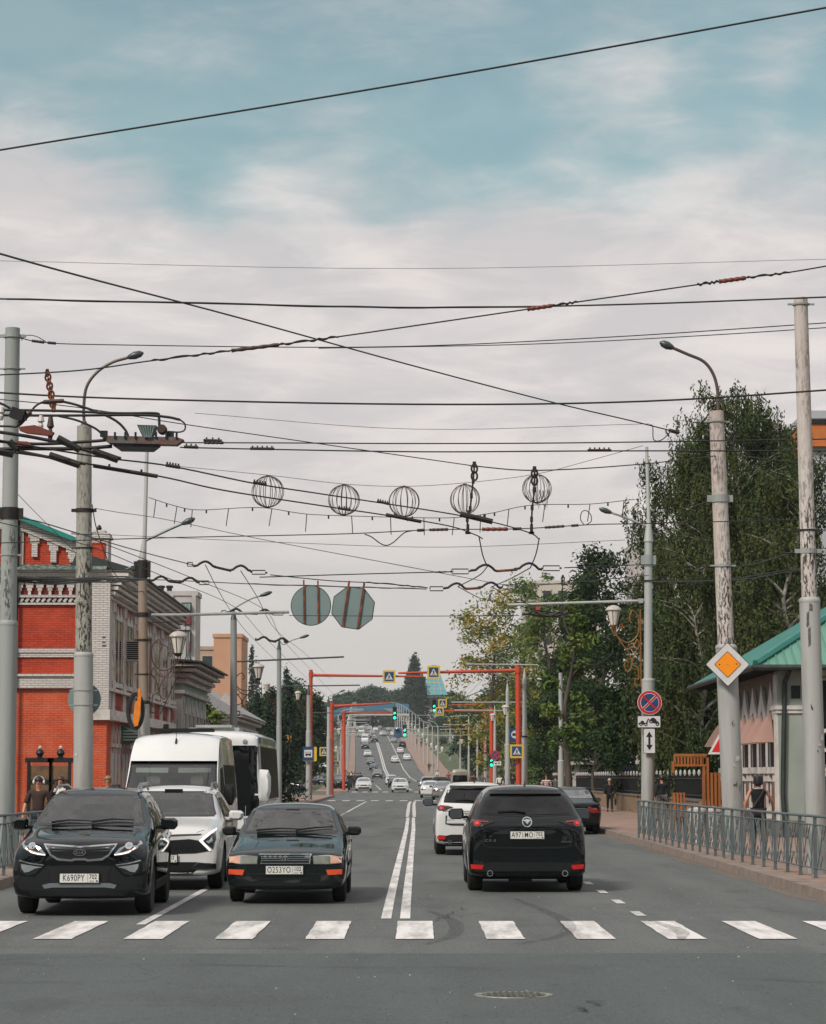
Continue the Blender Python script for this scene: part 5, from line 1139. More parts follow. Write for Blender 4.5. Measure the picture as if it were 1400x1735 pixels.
# ------------------------------------------------------------------ poles, lamps, signs, gantries, fences
m_sleeve = M('pole_grey_paint', '9d9c99', .6, .0, var=1, vs=2.4, col2='7f7d79', streak=True, bump=.25, bs=14, det=10)
m_sleeve2 = M('pole_grey_paint_cool', '8e918f', .6, .0, var=1, vs=2.4, col2='747876', streak=True, bump=.25, bs=14, det=10)
m_rustpole = M('pole_rusty_tan', '85766a', .75, var=1, vs=1.6, col2='7c5a3e', streak=True); m_thin = M('pole_pale', 'a5a5a2', .5, .1, var=.5, vs=1.2, streak=True)
m_black = M('fitting_black', '1b1c1b', .6, .3, var=.4, vs=12, col2='4a3024'); m_lamp = M('lamp_head_grey', '3d4545', .4, .3); m_arm = M('lamp_arm_dark', '4a4540', .5, .3, var=.5, vs=6, col2='6b4c38')
m_orange = M('gantry_orange', 'b93a1a', .55, var=1, vs=1.8, col2='94442a', streak=True); m_scroll = M('scroll_brown', '4a3029', .6, .3); m_gold = M('scroll_gold', '8a5f2d', .55, .3, var=.8, vs=10, col2='5f3d20')
m_lglass = M('lantern_glass', 'd3cbc2', .35, var=.3, vs=6); m_lcap = M('lantern_cap_white', 'b3aaa3', .5, var=.5, vs=9); m_cable = M('cable_black', '131514', .6)
def flaky(name, base, dark, amount=.5, sc=14, warm='a5938a'):
    """old oil paint flaking off concrete: broken vertical flecks"""
    m = bpy.data.materials.new(name); m.use_nodes = True; nt = m.node_tree; N = nt.nodes; L = nt.links; p = N['Principled BSDF']; tc = N.new('ShaderNodeTexCoord')
    def noise(s, sc_, d, loc=(0, 0, 0)):
        mp = N.new('ShaderNodeMapping'); mp.inputs['Scale'].default_value = sc_; mp.inputs['Location'].default_value = loc; L.new(tc.outputs['Object'], mp.inputs[0]); n = N.new('ShaderNodeTexNoise'); n.inputs['Scale'].default_value = s; n.inputs['Detail'].default_value = d; n.inputs['Roughness'].default_value = .68; L.new(mp.outputs[0], n.inputs[0]); return n.outputs[0]
    def mr(v, a, b, lo, hi):
        r = N.new('ShaderNodeMapRange'); L.new(v, r.inputs[0])
        for i, x in enumerate((a, b, lo, hi)): r.inputs[i+1].default_value = x
        return r.outputs[0]
    def mix(f, a, b):
        x = N.new('ShaderNodeMix'); x.data_type = 'RGBA'; L.new(f, x.inputs[0])
        for i, v in ((6, a), (7, b)):
            if isinstance(v, tuple): x.inputs[i].default_value = (*v, 1)
            else: L.new(v, x.inputs[i])
        return x.outputs[2]
    c = mix(mr(noise(2.2, (1, 1, .1), 5), .42, .68, 0, 1), lin(base), lin(warm))
    f = N.new('ShaderNodeMath'); f.operation = 'MULTIPLY'; L.new(mr(noise(sc, (1, 1, .28), 8), .5, .54, 0, 1), f.inputs[0]); L.new(mr(noise(1.5, (1, 1, .22), 4, (3, 1, 2)), .5 - amount*.2, .62 - amount*.1, 0, 1), f.inputs[1])
    L.new(mix(f.outputs[0], c, lin(dark)), p.inputs['Base Color']); p.inputs['Roughness'].default_value = .8
    b = N.new('ShaderNodeBump'); b.inputs['Strength'].default_value = .5; b.inputs['Distance'].default_value = .01; b.invert = True; L.new(f.outputs[0], b.inputs['Height']); L.new(b.outputs[0], p.inputs['Normal']); return m
m_flake = flaky('flaking_cream_paint', 'bbb3ad', '43382f', .68, 24); m_flake2 = flaky('flaking_grey_paint', '8f928f', '4a4d4b', -.35, 26, '7f8481')
m_flake3 = flaky('flaking_dirty_paint', '969389', '2c2622', .6, 22, '85827a')
def pole(label, pxb, Y, py_top, pxt, r0, r1, py_sl, mlo, mup, cat='pole', bands=(), group='trolley and lamp poles'):
    """two-stage tubular pole; base px, top px, sleeve top py measured in the photograph"""
    B = at(pxb, 1315, Y); T = at(pxt, py_top, Y); Sv = at(pxb + (pxt-pxb)*(1315-py_sl)/(1315-py_top), py_sl, Y); zb = .14
    t = thing('utility_pole', label, cat, (B.x, Y, zb), group=group); o = Vector((B.x, Y, zb))
    low = (B.x + (B.x - Sv.x) * (EYE-zb)/(Sv.z-EYE), Y, zb)
    mb = MB(); mb.tube([Vector(low)-o, Sv-o], [r0*1.02, r0], 24); mb.build('lower_tube', mlo, t, smooth=True)
    mb = MB(); mb.tube([Sv-o-Vector((0, 0, .05)), T-o], [r1*1.08, r1*.96], 24); mb.build('upper_tube', mup, t, smooth=True)
    mb = MB(); mb.lathe([(r1, -.02), (r0*1.03, -.03), (r0*1.05, .0), (r0*1.0, .03), (r1*1.15, .06)], 24, Sv-o); mb.build('collar', m_black if mup is m_rustpole else mlo, t, smooth=True)
    for (py, h, mat) in bands:
        c_ = Sv + (T-Sv) * ((py_sl-py)/(py_sl-py_top)) if py < py_sl else Sv + (Vector(low)-Sv) * ((py-py_sl)/(1430-py_sl)); r_ = (r1*1.05 if py < py_sl else r0*1.01)
        mb = MB(); mb.lathe([(r_, -h/2), (r_+.015, -h/2), (r_+.015, h/2), (r_, h/2)], 20, c_-o); mb.box(c_-o+Vector((r_+.05, -.02, 0)), (.1, .05, h*.9)); mb.box(c_-o-Vector((r_+.05, .02, 0)), (.1, .05, h*.9)); mb.build('clamp_band', mat, t)
    t['top'] = T-o; return t, o
def lamp_arm(t, o, pts, head_dir=None, r=.03, mat=None, head=.62):
    P = [q - o for q in pts]; mb = MB(); mb.tube(spline(P, 6), r, 8); mb.build('lamp_arm', mat or m_arm, t, smooth=True)
    d = (P[-1]-P[-2]).normalized(); mb = MB(); L_ = head; a = P[-1]
    prof = [(0, .03), (.1, .055), (.45, .09), (.8, .075), (1, .02)]
    mb.tube([a + d*L_*k for k, _ in prof], [w for _, w in prof], 10); o2 = mb.build('lamp_head', m_lamp, t, smooth=True)
    return o2
def cone_top(t, base, h, r0, r1, mat): mb = MB(); mb.tube([base, base+Vector((0, 0, h))], [r0, r1], 16); mb.build('pole_cap', mat, t, smooth=True)
def spiral(c, r, a0, turns, sx=1, n=20, axis='XZ'): return [Vector((c[0] + sx*r*(1-.8*i/n)*math.cos(a0+turns*2*math.pi*i/n), c[1], c[2] + r*(1-.8*i/n)*math.sin(a0+turns*2*math.pi*i/n))) for i in range(n+1)]
def lantern(t, c, s=1., mat=None):
    mb = MB(); mb.lathe([(.10*s, 0), (.21*s, .46*s)], 12, c); g = mb.build('lantern', m_lglass, t, smooth=True)
    mb = MB(); mb.lathe([(.225*s, .45*s), (.25*s, .47*s), (.25*s, .50*s), (.22*s, .54*s), (.15*s, .60*s), (.05*s, .63*s), (0, .635*s)], 14, c); mb.build('lantern_cap', m_lcap, g, smooth=True)
    mb = MB()
    for k in range(6): a = k*math.pi/3 + .3; mb.tube([Vector(c)+Vector((.102*s*math.cos(a), .102*s*math.sin(a), 0)), Vector(c)+Vector((.214*s*math.cos(a), .214*s*math.sin(a), .46*s))], .011*s, 4)
    mb.lathe([(.0, -.08*s), (.07*s, -.07*s), (.11*s, -.01*s), (.115*s, .02*s), (.09*s, .03*s)], 12, c); mb.build('lantern_ribs', mat or m_black, g)
def scroll_bracket(t, p0, lc, sgn, h, mat, r=.016):
    """wrought scrollwork from the pole (p0, local) out to a lantern standing at lc"""
    mb = MB(); y = p0[1]; X0, Z0 = p0[0], p0[2]; w = (lc[0]-X0); T_ = lambda a, b: Vector((X0 + w*a, y, Z0 + h*b))
    mb.tube(spline([T_(1, .98), T_(1.05, .80), T_(.85, .70), T_(.5, .62), T_(.15, .72), T_(.08, .95), T_(.3, 1.08), T_(.42, .98), T_(.36, .90)], 6), r, 5)
    mb.tube(spline([T_(1.02, .86), T_(.8, .66), T_(.45, .46), T_(.35, .30), T_(.5, .20), T_(.62, .28), T_(.55, .36), T_(.47, .33)], 6), r, 5)
    mb.tube(spline([T_(.04, .02), T_(.22, .0), T_(.24, .10), T_(.12, .10), T_(.14, .25), T_(.34, .32), T_(.2, .50), T_(.05, .58)], 6), r, 5)
    mb.tube(spline([T_(.55, .52), T_(.30, .56), T_(.16, .66), T_(.08, .60), T_(.14, .52), T_(.24, .55)], 6), r, 5)
    mb.tube([T_(.03, -.02), T_(.03, 1.1)], r*1.1, 5); mb.tube(spiral((X0+w*.72, y, Z0+h*.86), abs(w)*.11, 0, 1.4*sgn), r*.8, 4); mb.build('scroll_bracket', mat, t)

t, o = pole('thick grey pole at the left edge carrying the trolley switch gear', 10, 43, 556, 21.5, .172, .140, 1057, m_sleeve2, m_flake2, bands=((570, .06, m_sleeve2), (626, .025, m_sleeve2), (872, .22, m_black), (942, .03, m_sleeve2)))
t, o = pole('cream flaking pole left with a curved lamp arm and a round sign back', 141, 52.6, 722, 143, .215, .172, 1110, m_sleeve, m_flake3, bands=((866, .08, m_black), (905, .05, m_flake2), (930, .03, m_black), (1168, .02, m_sleeve2), (1192, .02, m_sleeve2)))
Y = 52.6; lamp_arm(t, o, [at(143, 722, Y), at(142, 690, Y), at(147, 655, Y), at(165, 630, Y), at(190, 614, Y), at(216, 606, Y)], r=.035, head=.38)
cone_top(t, at(143, 722, Y)-o, .12, .1, .04, m_arm)
t, o = pole('rust stained tan pole with a thin top and scroll lantern before the red house', 245, 65, 950, 241, .165, .125, 1191, m_sleeve, m_rustpole, bands=((1042, .12, m_black), (1085, .06, m_black), (965, .5, m_black), (1143, .04, m_black)))
Y = 65; mb = MB(); mb.tube([at(241, 952, Y)-o, at(245, 915, Y)-o, at(249, 765, Y)-o], [.115, .06, .05], 14); mb.build('thin_top', m_thin, t, smooth=True)
lamp_arm(t, o, [at(247, 916, Y), at(285, 898, Y), at(308, 888, Y)], r=.035, mat=m_lamp, head=.40)
scroll_bracket(t, at(252, 1208, Y)-o, at(303, 1110, Y)-o, 1, at(252, 1105, Y).z - at(252, 1208, Y).z + .2, m_scroll); lantern(t, at(302, 1108, Y)-o, 1.0)
mb = MB(); mb.tube([at(249, 1042, Y)-o, at(300, 1042, Y)-o, at(490, 1037, Y)-o], .042, 8); mb.build('cantilever', m_sleeve2, t); mb = MB(); mb.tube([at(250, 1055, Y)-o, at(315, 1053, Y)-o, at(316, 1112, Y)-o, at(272, 1210, Y)-o], .014, 5); mb.build('bracket_stay', m_black, t)
mb = MB(); mb.tube([at(214, 965, Y)-o, at(226, 960, Y)-o], .03, 6); mb.box(at(226, 962, Y)-o, (.12, .14, .1)); mb.tube([at(227, 965, Y)-o, at(232, 972, Y)-o, at(238, 968, Y)-o], .012, 5); mb.build('camera', m_lamp, t)
# left poles further on
def simple_pole(side, label, px, Y, pyt, pysl, arm=None, lan=None, cant=None, r0=.14, r1=.1, scroll=m_scroll, mlo=m_sleeve, mup=m_thin):
    t, o = pole(label, px, Y, pyt+18, px, r0, r1, pysl, mlo, mup); cone_top(t, at(px, pyt+18, Y)-o, (18/4000)*Y, r1, .03, m_lamp if side < 0 else mup)
    if arm: lamp_arm(t, o, [at(px, pyt, Y)] + [at(a, b, Y) for a, b in arm], r=.03, mat=m_sleeve2, head=.55)
    if lan: lantern(t, at(lan[0], lan[1], Y)-o, lan[2] if len(lan) > 2 else 1.); scroll_bracket(t, at(px, lan[1]+60*100/Y, Y)-o, at(lan[0], lan[1], Y)-o, 1, 1.6, scroll, .02)
    if cant:
        for (a, b, c_, d) in cant: mb = MB(); mb.tube([at(a, b, Y)-o, at(c_, d, Y)-o], .05 if side > 0 else .04, 6); mb.build('cantilever', m_thin if side > 0 else m_lamp, t)
    return t, o
simple_pole(-1, 'grey pole with an upswept lamp arm standing behind the white van', 396, 97, 1032, 1225, [(405, 1026), (425, 1015), (440, 1010)], (438, 1150, 1.0), [(402, 1121, 583, 1113)], .155, .135, mlo=m_sleeve2, mup=m_sleeve2)
simple_pole(-1, 'slim grey pole with a pointed cap right of the city bus', 473, 130, 1083, 1232, [(480, 1092), (495, 1085), (508, 1081)], (452, 1172, .8), [(475, 1163, 610, 1161)], .15, .125, mlo=m_sleeve2, mup=m_sleeve2)
simple_pole(-1, 'slim grey pole carrying the blue bus stop sign', 523, 167, 1160, 1240, None, (505, 1186, 1.0), [(530, 1208, 640, 1208)], .19, .14, mlo=m_sleeve, mup=m_sleeve)
simple_pole(-1, 'slim grey pole just left of the second orange gantry', 557, 204, 1180, 1250, [(562, 1178), (575, 1173)], (575, 1245, .9), [(560, 1222, 640, 1221)], .18, .14)
# right-hand poles
t, o = pole('tall flaking pole at the right edge before the green roofed house', 1381, 40.5, 505, 1357, .176, .125, 1018, m_sleeve, m_flake, bands=((516, .03, m_flake2), (900, .03, m_black), (935, .08, m_flake2)))
t, o = pole('flaking cream pole with a curved lamp arm and the yellow diamond sign', 1240, 50, 697, 1214, .225, .165, 1097, m_sleeve, m_flake, bands=((846, .16, m_flake2), (960, .05, m_flake2), (715, .03, m_flake2)))
Y = 50; lamp_arm(t, o, [at(1217, 697, Y), at(1216, 660, Y), at(1208, 632, Y), at(1192, 612, Y), at(1165, 600, Y), at(1142, 590, Y)], r=.035, head=.33)
t, o = pole('pale slim pole with the no stopping sign and a golden scroll lantern', 1098, 73, 915, 1099, .20, .125, 1153, m_sleeve, m_thin, bands=((950, .35, m_flake2), (985, .06, m_black)))
Y = 73; mb = MB(); mb.tube([at(1099, 918, Y)-o, at(1099.5, 880, Y)-o, at(1096, 757, Y)-o], [.15, .06, .05], 12); mb.build('thin_top', m_thin, t, smooth=True)
lamp_arm(t, o, [at(1097, 892, Y), at(1060, 877, Y), at(1037, 869, Y)], r=.035, mat=m_sleeve2, head=.42)
mb = MB(); mb.tube([at(1096, 1017, Y)-o, at(1085, 1018, Y)-o, at(860, 1025, Y)-o], .042, 8); mb.box(at(1086, 1018, Y)-o, (.14, .14, .14)); mb.build('cantilever', m_thin, t)
scroll_bracket(t, at(1088, 1162, Y)-o, at(1040, 1060, Y)-o, -1, 2.15, m_gold, .022); lantern(t, at(1040, 1060, Y)-o, 1.0, m_gold)
t, o = pole('pale bare pole standing among the leaves of the right hand trees', 951, 117, 1140, 950, .16, .10, 1290, m_thin, m_thin)
t, o = simple_pole(1, 'grey pole beside the near right orange gantry', 889, 156, 1133, 1250, [(880, 1128), (862, 1120), (850, 1114)], (913, 1165, 1.0), [(790, 1125.5, 912, 1126.5)], .19, .14)
mb = MB(); Y = 156; mb.lathe([(.19, -.05), (.23, -.05), (.23, .05), (.19, .05)], 14, at(889, 1248, Y)-o); mb.build('clamp_band', m_black, t)
simple_pole(1, 'grey pole with a bent lamp arm left of the bus stop sign', 860, 185, 1155, 1262, [(858, 1148), (840, 1142), (831, 1136)], (857, 1212, 1.3), [(765, 1190, 884, 1190)], .20, .14)
simple_pole(1, 'slim pole behind the red no stopping disc', 838.5, 212, 1195, 1298, None, (835, 1222, 1.1), [(770, 1203, 852, 1204)], .17, .11)
simple_pole(1, 'slim pole alongside the thin far orange post', 823, 239, 1215, 1285, None, (819, 1228, 1.1), [(762, 1214, 830, 1211)], .17, .11)
simple_pole(1, 'slim pole right of the beige minibus', 809, 268, 1222, 1325, [(803, 1216), (800, 1214)], (808, 1240, 1.2), [(750, 1228, 815, 1227)], .15, .11)
simple_pole(1, 'slim pole rising behind the beige minibus', 794.5, 310, 1208, 1280, None, (797, 1258, 1.2), [(745, 1236, 818, 1235)], .16, .11)
simple_pole(1, 'slim pole left of the beige minibus', 780, 365, 1238, 1290, [(775, 1240), (772, 1242)], (783, 1261, 1.2), [(735, 1247, 805, 1245)], .16, .11)
# rows of small poles up the hill: one model copied
def hill_pole():
    t = thing('utility_pole', 'small grey pole on the far slope of the avenue', 'pole', (0, 0, 0), group='small poles lining the hill'); mb = MB(); mb.tube([(0, 0, 0), (0, 0, 3), (0, 0, 9)], [.15, .15, .09], 8); mb.build('lower_tube', m_thin, t)
    mb = MB(); mb.tube([(0, 0, 7.4), (-4.2, 0, 7.5)], .06, 5); mb.build('cantilever', m_thin, t); mb = MB(); mb.tube([(0, 0, 8.9), (-.6, 0, 9.6), (-1.8, 0, 9.9)], .05, 5); mb.build('lamp_arm', m_thin, t)
    mb = MB(); mb.lathe([(.12, 4.6), (.26, 5.2), (.1, 5.4), (0, 5.5)], 8, (.7, 0, 0)); mb.tube([(0, 0, 4.4), (.7, 0, 4.6)], .05, 4); mb.build('lantern', m_lglass, t); return t
hp = hill_pole(); k = 0
def hcopy(X, Y, rz):
    global k
    if k == 0: hp.location = (X, Y, gz(Y)); hp.rotation_euler = (0, 0, rz)
    else: dup(hp, (X, Y, gz(Y)), rz)
    k += 1
for Y in range(400, 880, 34): hcopy(rx(Y) + far_w(Y, RK, 7.1) + 1.6, Y, 0)
for Y in range(300, 880, 36): hcopy(rx(Y) + far_w(Y, LK, -5.8) - 1.4, Y, math.pi)
for Y in (330, 420, 520, 640): hcopy(rx(Y) + 15, Y, 0)
for Y in (330, 450): hcopy(rx(Y) - 14, Y, math.pi)

# ---- orange gantries
def gantry(label, px, Y, pyb, beam, r=.16, rb=.10, thin=.5):
    zb = gz(Y); B = at(px, pyb, Y); o = Vector((B.x, Y, zb)); t = thing('gantry', label, 'gantry', o, group='orange gantries over the avenue')
    mb = MB(); mb.tube([(0, 0, 0), (0, 0, B.z-zb+.25)], r, 14); mb.build('post', m_orange, t, smooth=True)
    a, b = at(px, beam[0], Y)-o, at(beam[1], beam[2], Y)-o; mb = MB(); mb.tube([a, a.lerp(b, .55), b], [rb, rb*.8, rb*thin], 10); mb.lathe([(r*1.25, -.18), (r*1.25, .18)], 12, a); mb.build('beam', m_orange, t, smooth=True)
    mb = MB(); mb.lathe([(r*1.02, 0), (r*1.7, 0), (r*1.7, .04), (r*1.02, .06)], 12); mb.build('foot_plate', m_orange, t); return t, o
gantry('tall orange gantry on the right holding a crossing sign over the road', 878, 155, 1133, (1136, 675, 1140.5), .18, .13)
gantry('orange gantry on the left whose post hides behind the bus stop pole', 527, 168, 1141, (1144, 716, 1146.5), .13, .11)
gantry('bright orange gantry on the left at the kerb, second from the near end', 562, 211, 1195, (1197, 661, 1191.5), .21, .14)
gantry('orange gantry on the left carrying the hanging green traffic light', 583, 246, 1208, (1208, 668, 1207), .17, .12)
gantry('thin orange gantry on the right below the no stopping disc', 832.5, 222, 1203, (1205, 731, 1205), .17, .10)
gantry('thinnest orange gantry on the right behind the silver saloons', 821, 246, 1192, (1193.5, 760, 1195), .14, .10)
def tl(label, px, py, Y, green=True, post=None):
    c = at(px, py, Y); t = thing('traffic_light', label, 'traffic light', c, group='green traffic lights'); s = Y/230
    mb = MB(); mb.bb(-.2*s, .2*s, 0, .2, -.65*s, .65*s); mb.build('housing', m_dkmetal, t)
    mb = MB(); mb.lathe([(.0, -.03), (.15*s, -.02), (.15*s, .01)], 14, (0, 0, -.42*s), 'Y'); mb.build('green_lamp', M('green_lamp_lit', '1fd0a0', .4, emit=2.2), t)
    mb = MB(); mb.add([(-.11*s, -.015, .06*s), (-.11*s, -.015, -.1*s), (.12*s, -.015, -.02*s), (.05*s, -.015, .16*s)], [(0, 1, 2, 3)]); mb.build('countdown', M('green_lamp_lit', '1fd0a0'), t)
    mb = MB(); mb.lathe([(0, -.02), (.14*s, -.01), (.14*s, .01)], 12, (0, 0, .42*s), 'Y'); mb.build('dark_lamp', m_plast, t)
    mb = MB(); mb.tube([(0, .1, .6*s), (0, .1, .95*s)], .04, 5); mb.build('hanger', m_dkmetal, t)
tl('green traffic light hanging from the left orange gantry', 669, 1209, 246); tl('green traffic light hanging beside the two small crossing signs', 736, 1197, 222); tl('green traffic light on the thin right orange post', 833, 1289, 221); tl('tiny green traffic light near the blue trolleybus', 686, 1238, 560)

# ---- signs
m_sblue = M('sign_blue', '143c66', .45); m_sred = M('sign_red', 'b01f28', .45); m_swhite = M('sign_white', 'c9c6c4', .45, var=.3, vs=6); m_syel = M('sign_fluor_yellow', 'c9a92e', .45); m_sback = M('sign_back_grey', '70807f', .7, 0, var=.4, vs=3, col2='657473'); m_dia = M('sign_amber', 'ee8c06', .45, var=.25, vs=5, col2='e07c04')
m_rust = M('rusty_rail', '4d3020', .85, var=1, vs=9, col2='8b4a2a'); m_sinkk = M('sign_ink', '14161a', .5)
def plate(mb, poly, y0, y1): mb.prism(poly, y0, y1, 'XZ')
def rrect(w, h, r=.03, n=4):
    o = []
    for cx_, cz_, a0 in ((w/2-r, h/2-r, 0), (-w/2+r, h/2-r, 90), (-w/2+r, -h/2+r, 180), (w/2-r, -h/2+r, 270)):
        o += [(cx_ + r*math.cos(R(a0+90*i/n)), cz_ + r*math.sin(R(a0+90*i/n))) for i in range(n+1)]
    return o
def layer(name, mat, par, polys, y, th=.004):
    mb = MB()
    for p in polys: plate(mb, p, y-th, y)
    return mb.build(name, mat, par)
# yellow diamond (main road)
t = thing('road_sign', 'yellow diamond main road sign with a white border on the flaking pole', 'road sign', at(1233, 1126, 49.6))
d = lambda s: [(0, s), (s, 0), (0, -s), (-s, 0)]
def rd(s, r): 
    o = []
    for a in (90, 0, -90, -180):
        c_ = (math.cos(R(a))*(s-r*1.414), math.sin(R(a))*(s-r*1.414)); o += [(c_[0]+r*math.cos(R(a+b)), c_[1]+r*math.sin(R(a+b))) for b in (45, 22, 0, -22, -45)]
    return o
layer('board', m_sinkk, t, [rd(.470, .03)], 0, .02); layer('white_border', m_swhite, t, [rd(.452, .025)], -.02); layer('inner_edge', m_sinkk, t, [rd(.285, .03)], -.024); layer('face', m_dia, t, [rd(.268, .03)], -.028)
mb = MB(); mb.bb(-.16, .16, .0, .06, .18, .23); mb.bb(-.16, .16, .0, .06, -.23, -.18); mb.bb(-.015, .015, -.036, -.03, -.006+.0, .006); mb.build('bracket', m_sback, t)
mb = MB(); mb.lathe([(0, -.036), (.016, -.034), (.016, -.028)], 8, (-.17, 0, 0), 'Y'); mb.lathe([(0, -.036), (.016, -.034), (.016, -.028)], 8, (.19, 0, .01), 'Y'); mb.build('rivets', m_black, t)
# no stopping
t = thing('road_sign', 'round blue no stopping sign with a red cross above the tow truck plate', 'road sign', at(1101, 1190.5, 72.7))
layer('board', m_swhite, t, [ell(0, 0, .375, .375, 40)], 0, .02); layer('red_ring', m_sred, t, [ell(0, 0, .36, .36, 40)], -.02); layer('white_line', m_swhite, t, [ell(0, 0, .285, .285, 36)], -.024); layer('blue_disc', m_sblue, t, [ell(0, 0, .272, .272, 36)], -.028)
X_ = lambda w, L_: [[(Vector((a, b)) @ Matrix.Rotation(k, 2)).to_tuple() for a, b in ((-L_, -w), (L_, -w), (L_, w), (-L_, w))] for k in (R(45), R(-45))]
mb = MB(); q = X_(.042, .285); plate(mb, q[0], -.032, -.028); plate(mb, q[1], -.0325, -.0285); mb.build('cross_edge', m_swhite, t); mb = MB(); q = X_(.027, .30); plate(mb, q[0], -.036, -.032); plate(mb, q[1], -.0365, -.0325); mb.build('red_cross', m_sred, t); mb = MB(); mb.bb(-.12, .12, .0, .06, -.05, .05); mb.build('bracket', m_sback, t)
# tow truck plate
t = thing('road_sign', 'white plate with a tow truck pictogram under the round no stopping sign', 'road sign', at(1100, 1223, 72.7)); layer('board', m_sinkk, t, [rrect(.715, .365)], 0, .02); layer('face', m_swhite, t, [rrect(.69, .34)], -.02)
pic = [[(-.32, -.09), (-.05, -.09), (-.05, -.04), (-.14, -.04), (-.17, .03), (-.25, .03), (-.27, -.03), (-.32, -.03)], [(-.10, -.04), (-.03, .10), (-.005, .10), (-.05, -.04)], [(.0, .02), (.05, .09), (.12, .13), (.20, .09), (.24, .02), (.30, -.01), (.32, -.10), (.24, -.07), (.0, -.01)], ell(-.25, -.09, .045, .045, 14), ell(-.10, -.09, .045, .045, 14), ell(.06, -.0, .05, .05, 14), ell(.25, -.08, .05, .05, 14), line_poly([(-.02, .09), (.02, .02)], .02)]
mb = MB()
for i, p in enumerate(pic): plate(mb, p, -.028-.0004*i, -.024)
mb.build('pictogram', m_sinkk, t); mb = MB()
for i, (x, z) in enumerate(((-.25, -.09), (-.10, -.09), (.06, 0), (.25, -.08))): plate(mb, ell(x, z, .02, .02, 10), -.036, -.032)
mb.build('wheel_hubs', m_swhite, t)
# double arrow plate
t = thing('road_sign', 'white upright plate with a double ended arrow, lowest on the pale pole', 'road sign', at(1100.5, 1255.5, 72.7)); layer('board', m_sinkk, t, [rrect(.365, .76)], 0, .02); layer('face', m_swhite, t, [rrect(.34, .735)], -.02)
layer('arrow', m_sinkk, t, [[(0, .29), (.10, .12), (.032, .12), (.032, -.12), (.10, -.12), (0, -.29), (-.10, -.12), (-.032, -.12), (-.032, .12), (-.10, .12)]], -.024)
# sign backs hanging on the span wire
t = thing('road_sign', 'back of a round sign hung by two rusty rails over the left lanes', 'road sign', at(527, 1026, 45)); layer('board', m_sback, t, [ell(0, 0, .375, .375, 44)], .012, .015); mb = MB(); mb.bb(-.145, -.115, -.035, -.004, -.34, .49); mb.bb(.125, .155, -.035, -.004, -.34, .47); mb.build('rails', m_rust, t); t.rotation_euler = (0, R(-1), 0)
mb = MB(); mb.tube([(.378*math.cos(a), .005, .378*math.sin(a)) for a in [2*math.pi*i/44 for i in range(45)]], .010, 5); mb.build('rim', m_lamp, t)
t = thing('road_sign', 'back of an octagonal stop sign hung by two rusty rails beside the round one', 'road sign', at(598.5, 1030, 45)); oc = [(.42*math.cos(R(22.5+45*i)), .42*math.sin(R(22.5+45*i))) for i in range(8)]; layer('board', m_sback, t, [oc], .012, .015); mb = MB(); mb.bb(-.165, -.125, -.035, -.004, -.39, .50); mb.bb(.125, .165, -.035, -.004, -.38, .50); mb.build('rails', m_rust, t); t.rotation_euler = (0, R(8), 0)
mb = MB(); [mb.tube([(oc[i][0], .006, oc[i][1]), (oc[(i+1) % 8][0], .006, oc[(i+1) % 8][1])], .012, 5) for i in range(8)]; mb.build('rim', m_lamp, t)
t = thing('road_sign', 'grey back of a round sign clamped behind the left lamp pole', 'road sign', at(143, 1185, 52.9)); layer('board', m_sback, t, [ell(0, 0, .37, .37, 40)], .015, .02); mb = MB(); mb.bb(-.2, .2, -.04, -.005, .12, .15); mb.bb(-.2, .2, -.04, -.005, -.17, -.14); mb.build('bracket', m_sback, t)
def ped(label, px, py, Y, s, yel=True, flip=False):
    t = thing('road_sign', label, 'road sign', at(px, py, Y), group='blue pedestrian crossing signs'); k = -1 if flip else 1
    if yel: layer('yellow_board', m_syel, t, [rrect(s*1.36, s*1.36, .06)], .01, .03)
    layer('blue_field', m_sblue, t, [rrect(s, s, .03)], -.02); layer('white_triangle', m_swhite, t, [[(0, s*.40), (s*.40, -s*.34), (-s*.40, -s*.34)]], -.024)
    q = lambda a, b: (k*a*s, b*s)
    layer('walker', m_sinkk, t, [ell(0, .19*s, .042*s, .042*s, 10), [q(-.05, .13), q(.05, .13), q(.05, -.04), q(.14, -.26), q(.08, -.28), q(0, -.1), q(-.10, -.28), q(-.16, -.25), q(-.05, -.04)], [q(.04, .13), q(.15, .0), q(.12, -.03), q(.03, .07)], [q(-.04, .13), q(-.14, .0), q(-.11, -.03), q(-.03, .06)]], -.028)
    layer('stripes', m_sinkk, t, [[q(-.30+.13*i, -.32), q(-.24+.13*i, -.32), q(-.22+.12*i, -.25), q(-.27+.12*i, -.25)] for i in range(5)], -.0285)
    mb = MB(); mb.bb(-.05, .05, .01, .1, -s*.3, s*.3); mb.build('bracket', m_sback, t); return t
ped('pedestrian crossing sign on the tip of the left orange gantry', 659.5, 1146.5, 167.7, .66); ped('pedestrian crossing sign on the tip of the right orange gantry', 735, 1139, 154.6, .62, flip=True)
ped('small upper crossing sign beside the hanging green light', 750, 1192, 214, .56); ped('small lower crossing sign beside the hanging green light', 745, 1205.5, 221, .56)
ped('crossing sign half hidden by the pole at the right kerb', 876, 1273, 154.5, .64); ped('crossing sign right of the blue bus stop sign', 549, 1273.5, 205, .56); ped('crossing sign low behind the left orange posts', 569.5, 1295, 262, .6)
t = thing('road_sign', 'blue bus stop sign on the left slim pole', 'road sign', at(522.5, 1277, 166.6)); layer('yellow_board', m_syel, t, [[(a+.12, b-.03) for a, b in rrect(.95, 1.0, .05)]], .02, .03); layer('blue_field', m_sblue, t, [rrect(.78, .98, .03)], -.015, .02); layer('white_panel', m_swhite, t, [rrect(.56, .52, .03)], -.037)
